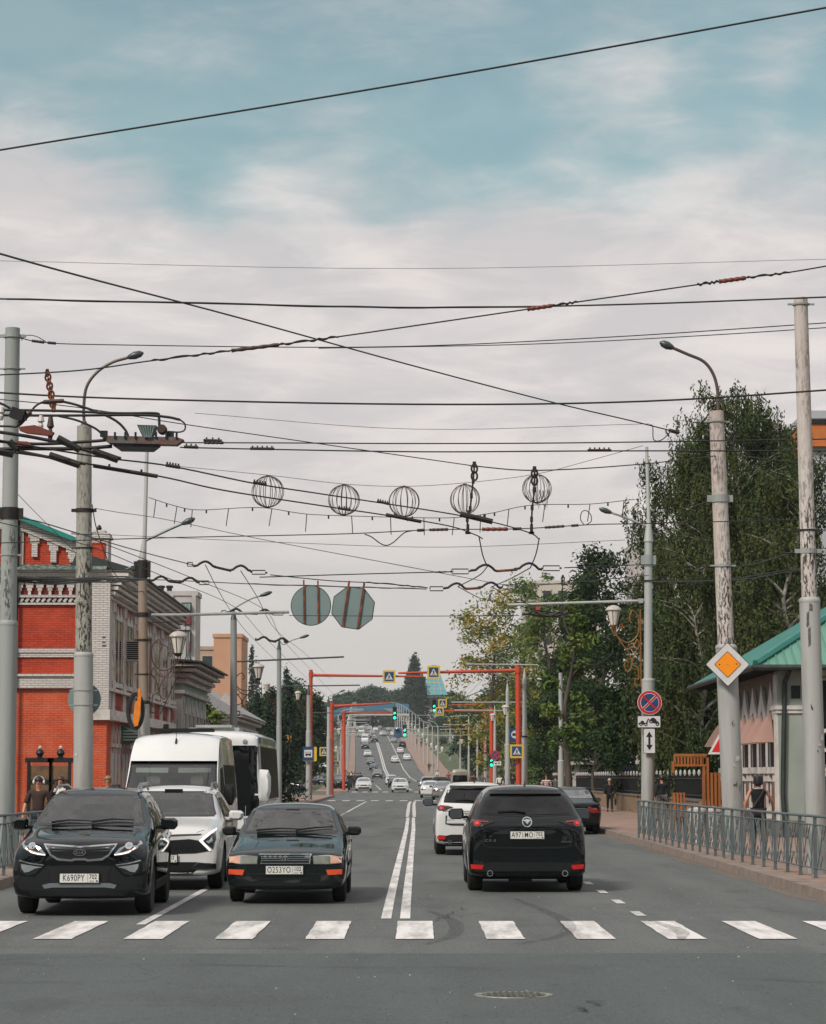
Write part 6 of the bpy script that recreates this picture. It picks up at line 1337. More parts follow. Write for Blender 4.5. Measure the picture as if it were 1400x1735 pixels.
layer('bus_pictogram', m_sinkk, t, [[(-.2, -.12), (.2, -.12), (.2, .12), (-.2, .12)], ell(-.12, -.14, .05, .05, 10), ell(.12, -.14, .05, .05, 10)], -.042); layer('bus_windows', m_swhite, t, [[(-.17, .0), (.17, .0), (.17, .08), (-.17, .08)]], -.047)
t = thing('road_sign', 'blue bus stop sign behind the tall right orange gantry', 'road sign', at(873, 1246, 157.5)); layer('blue_field', m_sblue, t, [rrect(.72, .9, .03)], 0, .02); layer('white_panel', m_swhite, t, [ell(.0, .05, .26, .26, 20)], -.02); layer('bus_pictogram', m_sinkk, t, [[(-.18, -.04), (.18, -.04), (.18, .14), (-.18, .14)]], -.024)
t = thing('road_sign', 'round no stopping sign far off on the thin right orange post', 'road sign', at(839, 1279.5, 211.6)); layer('board', m_sred, t, [ell(0, 0, .42, .42, 28)], 0, .02); layer('blue_disc', m_sblue, t, [ell(0, 0, .32, .32, 24)], -.02); mb = MB(); q = X_(.04, .33); plate(mb, q[0], -.03, -.024); plate(mb, q[1], -.0305, -.0245); mb.build('red_cross', m_sred, t)
t = thing('road_sign', 'white tow plate under the far no stopping sign', 'road sign', at(843, 1293.5, 211.6)); layer('board', m_swhite, t, [rrect(.66, .33)], 0, .02); layer('pictogram', m_sinkk, t, [[(-.25, -.06), (-.02, -.06), (-.06, .05), (-.2, .05)], [(.02, .0), (.25, -.05), (.2, .08), (.06, .08)]], -.02)
t = thing('road_sign', 'orange letter T sign of a stop beside the left conifers', 'sign', at(486, 1252, 160)); layer('board', m_syel, t, [rrect(.62, .5, .02)], 0, .03); v, f = text_mesh('T', .5, bold=.02, depth=.034); mb = MB(); mb.add(v, f); mb.build('lettering', m_amber, t); mb = MB(); mb.tube([(0, .03, -.25), (0, .03, at(486, 1252, 160).z*-1+.1)], .03, 6); mb.build('post', m_thin, t)
t = thing('road_sign', 'red triangular give way sign peeking out left of the flaking diamond sign pole', 'road sign', at(1223, 1258, 58)); layer('board', m_swhite, t, [[(-.34, -.29), (.34, -.29), (0, .30)]], 0, .02); layer('red_field', m_sredl if 'm_sredl' in globals() else M('bright_red', 'c0181c', .5), t, [[(-.25, -.235), (.25, -.235), (0, .20)]], -.02); mb = MB(); mb.tube([(.05, .03, -.2), (.05, .03, .2-at(1223, 1258, 58).z)], .03, 6); mb.build('post', m_thin, t)

# ---- kerb railings
m_rail = M('railing_grey', '576162', .5, .1, var=.6, vs=4, col2='454f51')
def railing(label, pts, h=1.0, name='railing'):
    t = thing(name, label, 'railing', (pts[0][0], pts[0][1], .15)); o = Vector((pts[0][0], pts[0][1], .15)); P = [Vector((a, b, .15))-o for a, b in pts]
    mb = MB(); mb.tube([p+Vector((0, 0, h)) for p in P], .024, 8); mb.tube([p+Vector((0, 0, h-.14)) for p in P], .014, 6); mb.tube([p+Vector((0, 0, .16)) for p in P], .014, 6); mb.build('rails', m_rail, t)
    infill = MB(); i = 0
    segs = [(P[j], P[j+1]) for j in range(len(P)-1)]; step = 1.16
    for a, b in segs:
        n = max(1, round((b-a).length/step)); 
        for q in range(n):
            p0 = a.lerp(b, q/n); p1 = a.lerp(b, (q+1)/n); ang = math.atan2((b-a).y, (b-a).x)
            mb = MB(); mb.box(p0+Vector((0, 0, h/2)), (.05, .05, h), ang); mb.box(p0+Vector((0, 0, .0)), (.12, .1, .02), ang); mb.build('post', m_rail, t)
            U = lambda u, z: p0.lerp(p1, u) + Vector((0, 0, z)); z0, z1 = .16, h-.14
            # slender pointed lozenge between splayed bars
            for (u0, v0, u1, v1) in ((.12, z1, .30, z0), (.88, z1, .70, z0), (.30, z1, .5, .62*h), (.70, z1, .5, .62*h), (.30, z0, .5, .38*h), (.70, z0, .5, .38*h), (.12, z0, .36, .52*h), (.88, z0, .64, .52*h), (.36, .52*h, .5, z1), (.64, .52*h, .5, z1)):
                infill.tube([U(u0, v0), U(u1, v1)], .009, 4, cap=False)
    mb = MB(); mb.box(P[-1]+Vector((0, 0, h/2)), (.05, .05, h)); mb.build('post', m_rail, t)
    infill.build('infill_bars', m_rail, t)
railing('grey metal railing with lozenge bars along the right kerb', [(6.02, 63.5), (6.14, 55), (6.30, 47), (6.50, 40), (6.75, 34), (7.2, 29)])
railing('grey metal railing along the left kerb behind the black crossover', [(-6.80, 37.2), (-6.82, 47), (-6.82, 58)])
def mesh_panel():   # black iron fence on a rubble base
    t = thing('iron_fence', 'black iron fence with white finials on a tan rubble base', 'fence', (10.3, 84, .1)); mb = MB()
    m_rub = M('rubble_stone', '8d7458', .9, var=1, vs=5, col2='4f3f33', bump=.8, bs=9); mb.bb(-.2, .25, 0, 92, 0, .80); mb.build('stone_base', m_rub, t); mb = MB(); mb.bb(-.24, .29, 0, 92, .80, .88); mb.build('coping', m_stone, t)
    mb = MB(); mb.bb(-.03, .03, 0, 92, .98, 1.03); mb.bb(-.03, .03, 0, 92, 1.58, 1.63)
    for i in range(460): mb.bb(-.012, .012, i*.2, i*.2+.03, .88, 1.72)
    mb.build('bars', m_dkmetal, t); mb = MB()
    for i in range(62): mb.lathe([(.02, 1.70), (.055, 1.78), (.05, 1.88), (0, 1.95)], 6, (0, i*1.48, 0))
    o = mb.build('finials', m_frame, t); struct(o, 'stuff')
    mb = MB(); mb.bb(.03, .04, 0, 92, .9, 1.66); mb.build('backing_sheet', m_dkmetal, t)
mesh_panel()
# notice stand in front of the red house
t = thing('notice_stand', 'dark ornate twin notice stand with ball finials before the red wall', 'notice board', (at(88, 1315, 62).x, 62, .15)); m_brd = M('board_ochre', '6b4f33', .7, var=.9, vs=4, col2='3f3020')
for x, w in ((-.32, .50), (.22, .42)):
    box_part('panel', m_brd, t, (x-w/2, x+w/2, -.04, .0, .7, 1.92)); box_part('frame', m_dkmetal, t, (x-w/2-.07, x-w/2, -.08, .04, .0, 2.05), (x+w/2, x+w/2+.07, -.08, .04, .0, 2.05), (x-w/2-.12, x+w/2+.12, -.1, .06, 2.0, 2.12), (x-w/2, x+w/2, -.09, .05, 1.48, 1.56))
    mb = MB(); mb.lathe([(.12, 2.12), (.06, 2.16), (.11, 2.24), (.09, 2.31), (.03, 2.35), (.05, 2.40), (0, 2.44)], 10, (x, 0, 0)); mb.build('finial', m_dkmetal, t, smooth=True)
    mb = MB(); mb.lathe([(.05, 2.36), (.055, 2.40), (0, 2.45)], 8, (x, 0, 0)); mb.build('finial_tip', m_frame, t)
# slatted timber arch on the right pavement
t = thing('timber_arch', 'orange slatted timber arch on the right pavement beside the iron fence', 'arch', (at(1166, 1315, 72).x, 72, .15)); m_tim = M('orange_timber', '9a5820', .7, var=.8, vs=3, col2='6f3f17', streak=True); w = .34
for i in range(10): box_part('slat', m_tim, t, (-.42+i*.098, -.42+i*.098+.05, -.12, .12, 1.98, 2.28))
box_part('lintel', m_tim, t, (-.44, .56, -.13, -.12, 2.24, 2.32), (-.44, .56, -.13, -.12, 1.94, 2.0))
for i in range(5): box_part('slat', m_tim, t, (.44+i*.115, .51+i*.115, -.12, .12, .05, 2.2 if i < 2 else 1.75))
for i in range(4): box_part('slat', m_tim, t, (-.46+i*.1, -.41+i*.1, -.12, .12, .05, 1.15))
box_part('bench_seat', m_tim, t, (-.46, .9, -.3, .2, .42, .47)); box_part('side_bracket', m_tim, t, (-.48, -.42, -.14, .14, 1.75, 2.1))
for x in (.05, .55):
    u = thing('wire_stand', 'spotted white planter stand behind the right railing' if x < .3 else 'spotted white planter nearest the flaking pole behind the railing', 'planter', (at(1180 if x < .3 else 1208, 1315, 60).x, 60, .15)); mb = MB(); mb.lathe([(.0, .9), (.16, .86), (.22, .7), (.2, .45), (.12, .05), (.16, 0)], 14); mb.build('pot', M('spotted_white', 'b5aca6', .8, var=1, vs=16, col2='2b2624'), u, smooth=True); mb = MB(); mb.lathe([(.17, .84), (.24, .82), (.24, .76), (.2, .74)], 14); mb.build('rim', m_frame, u)
# black spare cable coil with orange wrap
t = thing('cable_coil', 'black coil of spare cable with an orange wrap hung on the tan pole', 'cable coil', at(230, 1205, 64.6)); mb = MB()
for k in range(9): mb.lathe([(1, 0)], 3) if 0 else mb.tube([Vector(((.22+.012*k)*math.cos(a)*.75, -.02*(k % 3), (.42+.01*k)*math.sin(a))) for a in [2*math.pi*i/22 for i in range(23)]], .022, 5)
mb.build('coil', m_cable, t); mb = MB(); mb.prism([(-.02, -.42), (.08, -.40), (.14, -.05), (.16, .45), (.12, .62), (.08, .62), (.06, .28), (.0, .26), (-.05, -.2)], -.16, -.06, 'XZ'); mb.build('orange_wrap', M('orange_cloth', 'd87a12', .7, var=.6, vs=8, col2='b55a10'), t)
t = thing('shop_awning', 'small green and white awning on the red house facade behind the van', 'awning', (-9.9, 80.5, 2.95)); mb = MB(); mb.prism([(0, .55), (.75, .12), (.75, .0), (0, .0)], 0, 2.6, 'XZ'); mb.build('cover', M('awning_green', '1b5a4c', .7), t); mb = MB()
for i in range(4): mb.bb(.05, .7, -.012, -.002, .05+i*.1, .09+i*.1)
mb.build('stripes', m_frame, t)

# torn poster scraps and a felt-pen scrawl on the near poles
def scraps(par, items, Y, r, mat):
    for (px, py, w, h, rot) in items:
        c = at(px, py, Y); X0 = par.location.x; a = math.asin(max(-.95, min(.95, (c.x-X0-par.get('cx', 0))/r))); mb = MB(); n = 5; vs = []
        for i in range(n+1):
            aa = a + (i/n-.5)*w/r; vs += [((r+.004)*math.sin(aa)+par.get('cx', 0), -(r+.004)*math.cos(aa), c.z-par.location.z-h/2+rot*(i/n-.5)+random.uniform(-.02, .02)), ((r+.004)*math.sin(aa)+par.get('cx', 0), -(r+.004)*math.cos(aa), c.z-par.location.z+h/2+rot*(i/n-.5)+random.uniform(-.02, .02))]
        mb.add(vs, [(2*i, 2*i+2, 2*i+3, 2*i+1) for i in range(n)]); mb.build('poster_scrap', mat, par)
m_scr = M('paper_scrap', 'bdb8b2', .9, var=.8, vs=18, col2='8f8a85'); m_scrd = M('scuff_dark', '3a3734', .9, var=1, vs=20, col2='6c6966')
for o_ in [q for q in bpy.data.objects if q.name.startswith('utility_pole') and q.get('label')]:
    L0 = o_['label']
    if L0.startswith('flaking cream pole'): scraps(o_, [(1248, 1285, .10, .09, .03), (1243, 1297, .06, .05, -.02), (1240, 1226, .03, .07, .02)], 50, .236, m_scr); scraps(o_, [(1239, 1226, .03, .08, .03), (1252, 1335, .02, .12, -.05), (1246, 1328, .015, .10, .09), (1243, 1330, .12, .012, .03), (1256, 1330, .018, .07, .02)], 50, .240, m_scrd)
    if L0.startswith('tall flaking pole'): scraps(o_, [(1391, 1250, .07, .10, .02), (1386, 1262, .06, .05, -.03)], 40.5, .186, m_scr); scraps(o_, [(1373, 1199, .03, .07, -.05), (1369, 1080, .04, .3, .05), (1366, 1050, .06, .25, .0), (1383, 1273, .02, .04, 0), (1371, 1030, .05, .12, 0)], 40.5, .188, m_scrd)
    if L0.startswith('cream flaking pole left'): scraps(o_, [(131, 1279, .05, .05, .02), (133, 1286, .03, .03, 0)], 52.6, .228, m_scr)
# ------------------------------------------------------------------ trees
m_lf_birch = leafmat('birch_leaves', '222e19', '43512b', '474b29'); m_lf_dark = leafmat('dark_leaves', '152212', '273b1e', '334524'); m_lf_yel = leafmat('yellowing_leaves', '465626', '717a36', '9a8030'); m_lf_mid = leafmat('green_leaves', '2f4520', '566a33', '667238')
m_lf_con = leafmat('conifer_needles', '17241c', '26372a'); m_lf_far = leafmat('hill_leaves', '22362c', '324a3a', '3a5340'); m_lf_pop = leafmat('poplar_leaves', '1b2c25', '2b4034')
m_bark = M('bark_grey', '4c443b', .9, var=1, vs=6, bump=.5, streak=True); m_bbark = M('birch_bark', '8b867d', .8, var=1, vs=5, col2='4a443c', det=8)
def leaf(vs, fs, p, s, rnd, droop=0.):
    a = Vector((rnd.gauss(0, 1), rnd.gauss(0, 1), rnd.gauss(0, .8) - droop)).normalized(); b = a.cross(Vector((rnd.gauss(0, 1), rnd.gauss(0, 1), rnd.gauss(0, 1)))).normalized()
    o = len(vs); w = s * rnd.uniform(.35, .6); l = s * rnd.uniform(.8, 1.3)
    vs += [p - a*l*.5, p + b*w*.5, p + a*l*.5, p - b*w*.5]; fs.append((o, o+1, o+2, o+3))
def limbs(mb, H, W, rnd, n, r0, z0=.25, up=.5, tap=.8):
    tips = []; trunk = [Vector((rnd.gauss(0, .03)*H*t, rnd.gauss(0, .03)*H*t, H*.93*t)) for t in [i/8 for i in range(9)]]; trunk[0] = Vector((0, 0, -.2))
    mb.tube(spline(trunk, 3), [r0*(1-.93*i/24) for i in range(25)], 9)
    for k in range(n):
        t = z0 + (.95-z0) * (k+rnd.random())/n; j = t*8; a = trunk[int(j)].lerp(trunk[min(8, int(j)+1)], j-int(j)); an = rnd.uniform(0, 6.283); 
        w = W * (1.15 - t*tap) * rnd.uniform(.6, 1.0); d = Vector((math.cos(an), math.sin(an), 0))
        e = a + d*w + Vector((0, 0, w*up*rnd.uniform(.6, 1.5))); m_ = a.lerp(e, .5) + Vector((0, 0, w*.12)) + Vector((rnd.gauss(0, .15), rnd.gauss(0, .15), 0))
        rr = r0*(1-t)*.45+.02; p = spline([a, m_, e], 4); mb.tube(p, [rr*(1-.8*i/8) for i in range(9)], 5); tips.append((a, m_, e, t))
    return tips, trunk
def broad_tree(name, label, X, Y, zb, H, W, mat, nclump=70, per=160, ls=.22, low=.12, seed=1, shape=1., group=None, bark=None, cat='tree', link=True):
    rnd = random.Random(seed); t = thing(name, label, cat, (X, Y, zb), group=group); mb = MB(); tips, trunk = limbs(mb, H, W, rnd, 16, .018*H); mb.build('trunk', bark or m_bark, t, smooth=True)
    vs, fs = [], []; cl = []
    for a, m_, e, tt in tips: cl += [m_.lerp(e, .4), e, e + Vector((rnd.gauss(0, .1)*W, rnd.gauss(0, .1)*W, -.06*H*rnd.random()))]
    while len(cl) < nclump:
        z = low + (1-low)*rnd.random()**.9; prof = math.sin(math.pi*min(1, max(0, (z-low)/(1.02-low)))**.75)**.6; an = rnd.uniform(0, 6.283); q = rnd.random()**.4
        cl.append(Vector((math.cos(an)*W*prof*q*rnd.uniform(.75, 1.08), math.sin(an)*W*prof*q, H*z)))
    for c in cl:
        s = rnd.uniform(.5, 1.15) * W*.19*shape; n = int(1.5*per * (s/(W*.19))**2)
        for i in range(n):
            p = Vector((rnd.gauss(0, 1), rnd.gauss(0, 1), rnd.gauss(0, .62))); 
            if p.length > 1.9: continue
            leaf(vs, fs, c + p*s, ls*1.15*rnd.uniform(.7, 1.3), rnd)
    mb = MB(); mb.v = [tuple(v) for v in vs]; mb.f = fs; mb.m = [0]*len(fs); mb.build('crown', mat, t, fix=False); return t
def birch(label, X, Y, zb, H, W, seed, nb=46, strands=11, mat=None, low=.12):
    rnd = random.Random(seed); t = thing('birch_tree', label, 'tree', (X, Y, zb)); mb = MB(); tips, trunk = limbs(mb, H, W, rnd, nb, .013*H, low, .6, .52); mb.build('trunk', m_bbark, t, smooth=True)
    vs, fs = [], []; tw = MB()
    for a, m_, e, tt in tips:
        for s in range(strands):
            u = rnd.uniform(.25, 1.08); p = (m_.lerp(e, (u-.5)*2) if u > .5 else a.lerp(m_, u*2)) + Vector((rnd.gauss(0, .25), rnd.gauss(0, .25), rnd.gauss(0, .2))); L_ = rnd.uniform(.6, 1.0 + 2.6*(1-tt)) ; L_ = min(L_, p.z-.6)
            dr = Vector((rnd.gauss(0, .10), rnd.gauss(0, .10), -1)).normalized(); n = max(2, int(L_/.075))
            if L_ > 1.0 and rnd.random() < .2: tw.tube([p, p+dr*L_*.6], .008, 3)
            for i in range(n):
                q = p + dr*(L_*i/n) + Vector((rnd.gauss(0, .045), rnd.gauss(0, .045), 0)); leaf(vs, fs, q, rnd.uniform(.11, .19), rnd, 1.6)
                if rnd.random() < .5: leaf(vs, fs, q + Vector((rnd.gauss(0, .09), rnd.gauss(0, .09), rnd.gauss(0, .08))), rnd.uniform(.11, .19), rnd, 1.2)
    mb = MB(); mb.v = [tuple(v) for v in vs]; mb.f = fs; mb.m = [0]*len(fs); mb.build('crown', mat or m_lf_birch, t, fix=False)
    if tw.v: struct(tw.build('hanging_twigs', m_bark, t), 'stuff')
    return t
def conifer(label, X, Y, zb, H, W, seed=1, mat=None, name='spruce_tree', group=None, n=34, per=70, poplar=False, ls=.2):
    rnd = random.Random(seed); t = thing(name, label, 'tree', (X, Y, zb), group=group); mb = MB(); mb.tube([(0, 0, -.2), (0, 0, H*.5), (0, 0, H*.98)], [H*.014, H*.009, .02], 7); mb.build('trunk', m_bark, t); vs, fs = [], []
    for k in range(n):
        z = .06 + .93*(k+rnd.random())/n; r = W*(1-z)**.85 if not poplar else W*math.sin(math.pi*min(.97, .12+.86*z))**.55
        for b in range(6 if not poplar else 5):
            an = rnd.uniform(0, 6.283); rr = r*rnd.uniform(.55, 1.1)
            for i in range(per//6):
                u = rnd.random()**.6; p = Vector((math.cos(an)*rr*u, math.sin(an)*rr*u, H*z + (-.22*rr*u if not poplar else rnd.gauss(0, .03)*H))) + Vector((rnd.gauss(0, .1), rnd.gauss(0, .1), rnd.gauss(0, .1)))*(W*.55)
                leaf(vs, fs, p, ls*rnd.uniform(.7, 1.4), rnd, .3)
    mb = MB(); mb.v = [tuple(v) for v in vs]; mb.f = fs; mb.m = [0]*len(fs); mb.build('crown', mat or m_lf_con, t, fix=False); return t
def ht(py, Y, zb=0): return EYE + (1315-py)/4000*Y - zb
def pxx(px, Y): return (px-700)/4000*Y
birch('tall weeping birch behind the flaking pole with the diamond sign', pxx(1272, 101), 101, 0, ht(606, 101), 3.7, 5, 96, 30)
birch('weeping birch with yellowish leaves left of the tall birch', pxx(1150, 108), 108, 0, ht(690, 108), 2.9, 8, 66, 26)
birch('full weeping birch between the two tall flaking poles', pxx(1312, 107), 107, 0, ht(655, 107), 3.3, 25, 76, 28)
birch('weeping birch right behind the flaking pole with the lamp arm', pxx(1208, 104), 104, 0, ht(672, 104), 3.0, 27, 70, 28)
birch('lower weeping birch at the right edge behind the tall flaking pole', pxx(1345, 92), 92, 0, ht(745, 92), 2.9, 12, 60, 26)
birch('weeping birch with low sweeping branches right behind the iron fence', pxx(1188, 95), 95, 0, ht(900, 95), 2.5, 17, 50, 22, low=.08)
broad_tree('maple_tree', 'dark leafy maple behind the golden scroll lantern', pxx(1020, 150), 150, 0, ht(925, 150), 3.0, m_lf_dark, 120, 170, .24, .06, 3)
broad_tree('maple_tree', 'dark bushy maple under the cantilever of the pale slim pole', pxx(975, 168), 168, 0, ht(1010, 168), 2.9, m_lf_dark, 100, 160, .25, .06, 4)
broad_tree('maple_tree', 'green maple topping the pale pole among the leaves', pxx(925, 190), 190, 0, ht(975, 190), 3.2, m_lf_mid, 90, 130, .26, .06, 9, .9)
broad_tree('lime_tree', 'yellowing lime tree overhanging the right hand orange gantry', pxx(838, 232), 232, 0, ht(1005, 232), 5.2, m_lf_yel, 105, 130, .30, .12, 6, .85)
broad_tree('lime_tree', 'half green lime tree behind the yellowing one', pxx(890, 262), 262, 0, ht(985, 262), 4.8, m_lf_mid, 105, 130, .32, .1, 16, .85)
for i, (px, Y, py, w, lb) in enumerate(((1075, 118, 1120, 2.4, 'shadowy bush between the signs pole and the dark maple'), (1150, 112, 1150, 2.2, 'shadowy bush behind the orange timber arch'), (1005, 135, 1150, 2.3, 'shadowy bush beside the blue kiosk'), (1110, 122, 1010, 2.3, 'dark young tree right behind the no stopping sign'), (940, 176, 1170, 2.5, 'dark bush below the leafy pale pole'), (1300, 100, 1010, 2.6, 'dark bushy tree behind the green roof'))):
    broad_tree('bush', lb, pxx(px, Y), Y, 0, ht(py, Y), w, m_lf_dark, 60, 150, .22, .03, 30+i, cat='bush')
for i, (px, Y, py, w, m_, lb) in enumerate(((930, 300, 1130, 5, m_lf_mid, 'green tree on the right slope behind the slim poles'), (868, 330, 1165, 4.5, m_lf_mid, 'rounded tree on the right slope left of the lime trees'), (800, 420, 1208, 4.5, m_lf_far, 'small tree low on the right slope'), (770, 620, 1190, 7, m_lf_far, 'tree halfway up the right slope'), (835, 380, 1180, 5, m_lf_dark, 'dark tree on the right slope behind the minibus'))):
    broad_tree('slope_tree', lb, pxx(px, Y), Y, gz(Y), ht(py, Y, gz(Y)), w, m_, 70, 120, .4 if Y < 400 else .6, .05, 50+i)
broad_tree('maple_tree', 'young maple whose crown hides the top of the leafy pale pole', pxx(962, 111), 111, .1, ht(985, 111), 1.7, m_lf_mid, 46, 120, .2, .50, 61)
# left side
conifer('dark spruce right of the city bus', pxx(492, 160), 160, 0, ht(1158, 160), 1.7, 2); conifer('dark spruce behind the slim pole with the pointed cap', pxx(462, 172), 172, 0, ht(1163, 172), 2.0, 3)
conifer('spruce behind the low white brick house', pxx(437, 190), 190, 0, ht(1175, 190), 2.0, 4); conifer('lower spruce between the bus and the T sign', pxx(478, 140), 140, 0, ht(1215, 140), 1.4, 5)
conifer('slender dark poplar behind the lamp posts on the left', pxx(487, 330), 330, 0, ht(1135, 330), 1.5, 6, m_lf_pop, 'poplar_tree', poplar=True, ls=.4); conifer('tiny twin poplar left of the city bus lamp', pxx(427, 420), 420, 0, ht(1100, 420), 1.0, 7, m_lf_pop, 'poplar_tree', poplar=True, ls=.45)
conifer('poplar above the low house roof', pxx(436, 440), 440, 0, ht(1125, 440), 1.4, 8, m_lf_pop, 'poplar_tree', poplar=True, ls=.45)
broad_tree('young_tree', 'young leafy tree in front of the low white brick house', pxx(352, 121), 121, 0, ht(1155, 121), 1.25, m_lf_mid, 26, 60, .2, .35, 70)
for i, (px, Y, py, w, lb) in enumerate(((515, 300, 1175, 4, 'dark tree behind the bus stop pole'), (530, 420, 1212, 3.4, 'dark tree behind the left orange gantry'), (505, 360, 1160, 4.5, 'tree above the T sign'), (500, 520, 1200, 6, 'tree left of the footbridge'), (480, 260, 1190, 4, 'leafy tree behind the spruces'), (455, 280, 1180, 4.5, 'leafy tree behind the low house'))):
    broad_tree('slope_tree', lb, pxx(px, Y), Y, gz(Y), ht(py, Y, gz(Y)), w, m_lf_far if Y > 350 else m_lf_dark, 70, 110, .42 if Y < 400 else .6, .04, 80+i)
conifer('tall dark poplar on the hill top above the end of the road', pxx(703, 900), 900, gz(900), ht(1113, 900, gz(900)), 3.8, 21, m_lf_pop, 'poplar_tree', poplar=True, n=60, per=110, ls=.9)
conifer('second poplar leaning on the tall one at the hill top', pxx(714, 880), 880, gz(880), ht(1150, 880, gz(880)), 3.6, 22, m_lf_pop, 'poplar_tree', poplar=True, n=50, per=90, ls=.9)
conifer('broad dark poplar left of the tall hill top poplar', pxx(694, 930), 930, gz(930), ht(1140, 930, gz(930)), 3.6, 23, m_lf_pop, 'poplar_tree', poplar=True, n=50, per=90, ls=.9)
# belt of trees on the crest: one tree copied
hb = None; rnd = random.Random(5)
BELT = [(px, Y, py) for px, Y, py in ((560, 1000, 1192), (578, 1020, 1180), (596, 1010, 1176), (614, 1030, 1170), (630, 1020, 1166), (646, 1040, 1170), (660, 1010, 1176), (674, 1000, 1172), (688, 1030, 1178), (720, 960, 1180), (732, 940, 1195), (748, 950, 1182), (764, 940, 1176), (780, 900, 1180), (758, 800, 1205), (740, 860, 1218), (775, 760, 1200), (795, 700, 1190), (820, 650, 1185), (545, 930, 1192), (528, 960, 1190), (512, 760, 1205), (590, 950, 1190), (520, 640, 1232), (512, 560, 1215), (500, 480, 1205), (470, 420, 1200), (440, 420, 1195), (850, 560, 1170), (880, 500, 1165), (910, 460, 1160), (945, 420, 1150), (700, 1010, 1195), (665, 980, 1200), (640, 985, 1198), (615, 990, 1200))]
for px, Y, py in BELT:
    H = ht(py, Y, gz(Y)); 
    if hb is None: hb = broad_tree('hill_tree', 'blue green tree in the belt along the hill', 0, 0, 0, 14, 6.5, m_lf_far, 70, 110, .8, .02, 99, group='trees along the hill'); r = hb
    else: r = dup(hb, (0, 0, 0))
    r.location = (pxx(px, Y), Y, gz(Y)); s = H/14; r.scale = (s*rnd.uniform(.8, 1.25), s, s); r.rotation_euler = (0, 0, rnd.uniform(0, 6.28))
# grass tufts along the slopes are ground cover
# ------------------------------------------------------------------ overhead lines (measured span by span)
m_ins = M('insulator_brown', '3b261b', .6, var=.6, vs=20, col2='20150f'); m_insr = M('insulator_red', '6a2c1c', .6, var=.5, vs=20)
def W3(pts, Yd=None):
    o = []
    for p in pts: o.append(at(p[0], p[1], p[2] if len(p) > 2 else Yd))
    return o
def wire(label, pts, r=.013, Yd=40, n=6, ins=(), twist=(), name='overhead_wire', group=None):
    P = W3(pts, Yd); t = thing(name, label, 'wire', P[0], group=group); L_ = [p - P[0] for p in (spline(P, n) if len(P) > 2 else P)]
    mb = MB(); mb.tube(L_, r, 5); mb.build('strand', m_cable, t)
    for (a, b, m_, rr) in ins:                # insulators: px spans along the wire
        def on(px):
            for u, v in zip(L_, L_[1:]):
                U = (u+P[0]); V = (v+P[0]); pu = 700+U.x/U.y*4000; pv = 700+V.x/V.y*4000
                if pu <= px <= pv: return u.lerp(v, (px-pu)/max(1e-6, pv-pu))
            return L_[-1]
        A, B = on(a), on(b); mb = MB(); k = 9; mb.tube([A.lerp(B, i/k) for i in range(k+1)], [rr*(.75 if i % 2 else 1) for i in range(k+1)], 8); mb.build('insulator', m_, t)
    for (a, b, amp) in twist:                 # loosely wound splices
        A, B = None, None; mb = MB(); seg = []
        for q in range(25):
            px = a+(b-a)*q/24
            for u, v in zip(L_, L_[1:]):
                U = u+P[0]; V = v+P[0]; pu = 700+U.x/U.y*4000; pv = 700+V.x/V.y*4000
                if pu <= px <= pv: seg.append(u.lerp(v, (px-pu)/max(1e-6, pv-pu)) + Vector((0, 0, amp*.45*math.sin(q*.9+math.sin(q*.37)*1.5)))); break
        if len(seg) > 3: mb.tube(seg, r*1.1, 4); mb.build('splice', m_cable, t)
    return t
B_ = m_ins
wire('lone wire slanting across the blue sky at the very top', [(-60, 264, 22), (700, 139, 21), (1460, 2, 20)], .010)
wire('wire falling from the upper left edge to the flaking lamp pole', [(-60, 413, 26), (130, 466, 30), (400, 537, 36), (690, 617, 42), (930, 680, 46), (1070, 713, 48), (1150, 733, 49.5)], .014, ins=((1140, 1178, B_, .045),))
wire('slack dark cable spanning the sky from edge to edge below the clouds', [(-60, 505, 34), (350, 514, 34), (700, 521, 34), (1050, 516, 34), (1460, 501, 34)], .013, twist=((0, 900, .012),))
wire('span wire with two orange insulators rising to the right edge', [(-60, 638, 30), (130, 628, 30), (250, 612, 30), (400, 593, 30), (570, 571, 30), (900, 523, 30), (1240, 474, 30), (1340, 461, 30), (1460, 440, 30)], .010, ins=((388, 470, B_, .028), (897, 940, m_insr, .03), (1228, 1274, m_insr, .032)), twist=((250, 385, .03), (470, 572, .035), (940, 985, .03), (1190, 1228, .04), (1275, 1350, .03)))
wire('hair thin wire high across the pale cloud', [(-40, 441), (700, 455), (1440, 438)], .006, 60)
wire('wire from the bracket at the top of the thick left pole', [(35, 573, 43), (75, 580, 43), (180, 584, 43), (620, 588, 43), (1000, 573, 42), (1460, 543, 41)], .010, ins=((45, 66, m_cable, .03), (72, 86, m_cable, .03)))
wire('loop of slack wire at the top of the thick left pole', [(36, 577), (42, 570), (52, 568), (64, 571), (78, 579)], .008, 43)
wire('parallel wire just below, running out to the right edge', [(540, 590, 42), (900, 583, 42), (1200, 568, 41), (1460, 551, 41)], .009)
wire('heavy cable from edge to edge above the switch gear', [(-60, 662, 38), (200, 675, 38), (700, 685, 38), (1090, 680, 38), (1460, 657, 38)], .016)
wire('thin stay running down right from the thick left pole', [(-40, 673), (130, 690), (300, 717), (480, 743), (640, 766), (800, 789)], .009, 41)
wire('sagging span wire the two long hangers hook onto', [(796, 789, 41), (910, 797, 41), (1080, 787, 45), (1216, 772, 50)], .011)
G2 = 'trolley contact wires'
wire('upper trolley wire running level across the picture', [(310, 750, 42), (480, 750.5, 42), (720, 751.5, 42), (1000, 750, 42), (1460, 743, 42)], .012, ins=((343, 376, m_cable, .03),))
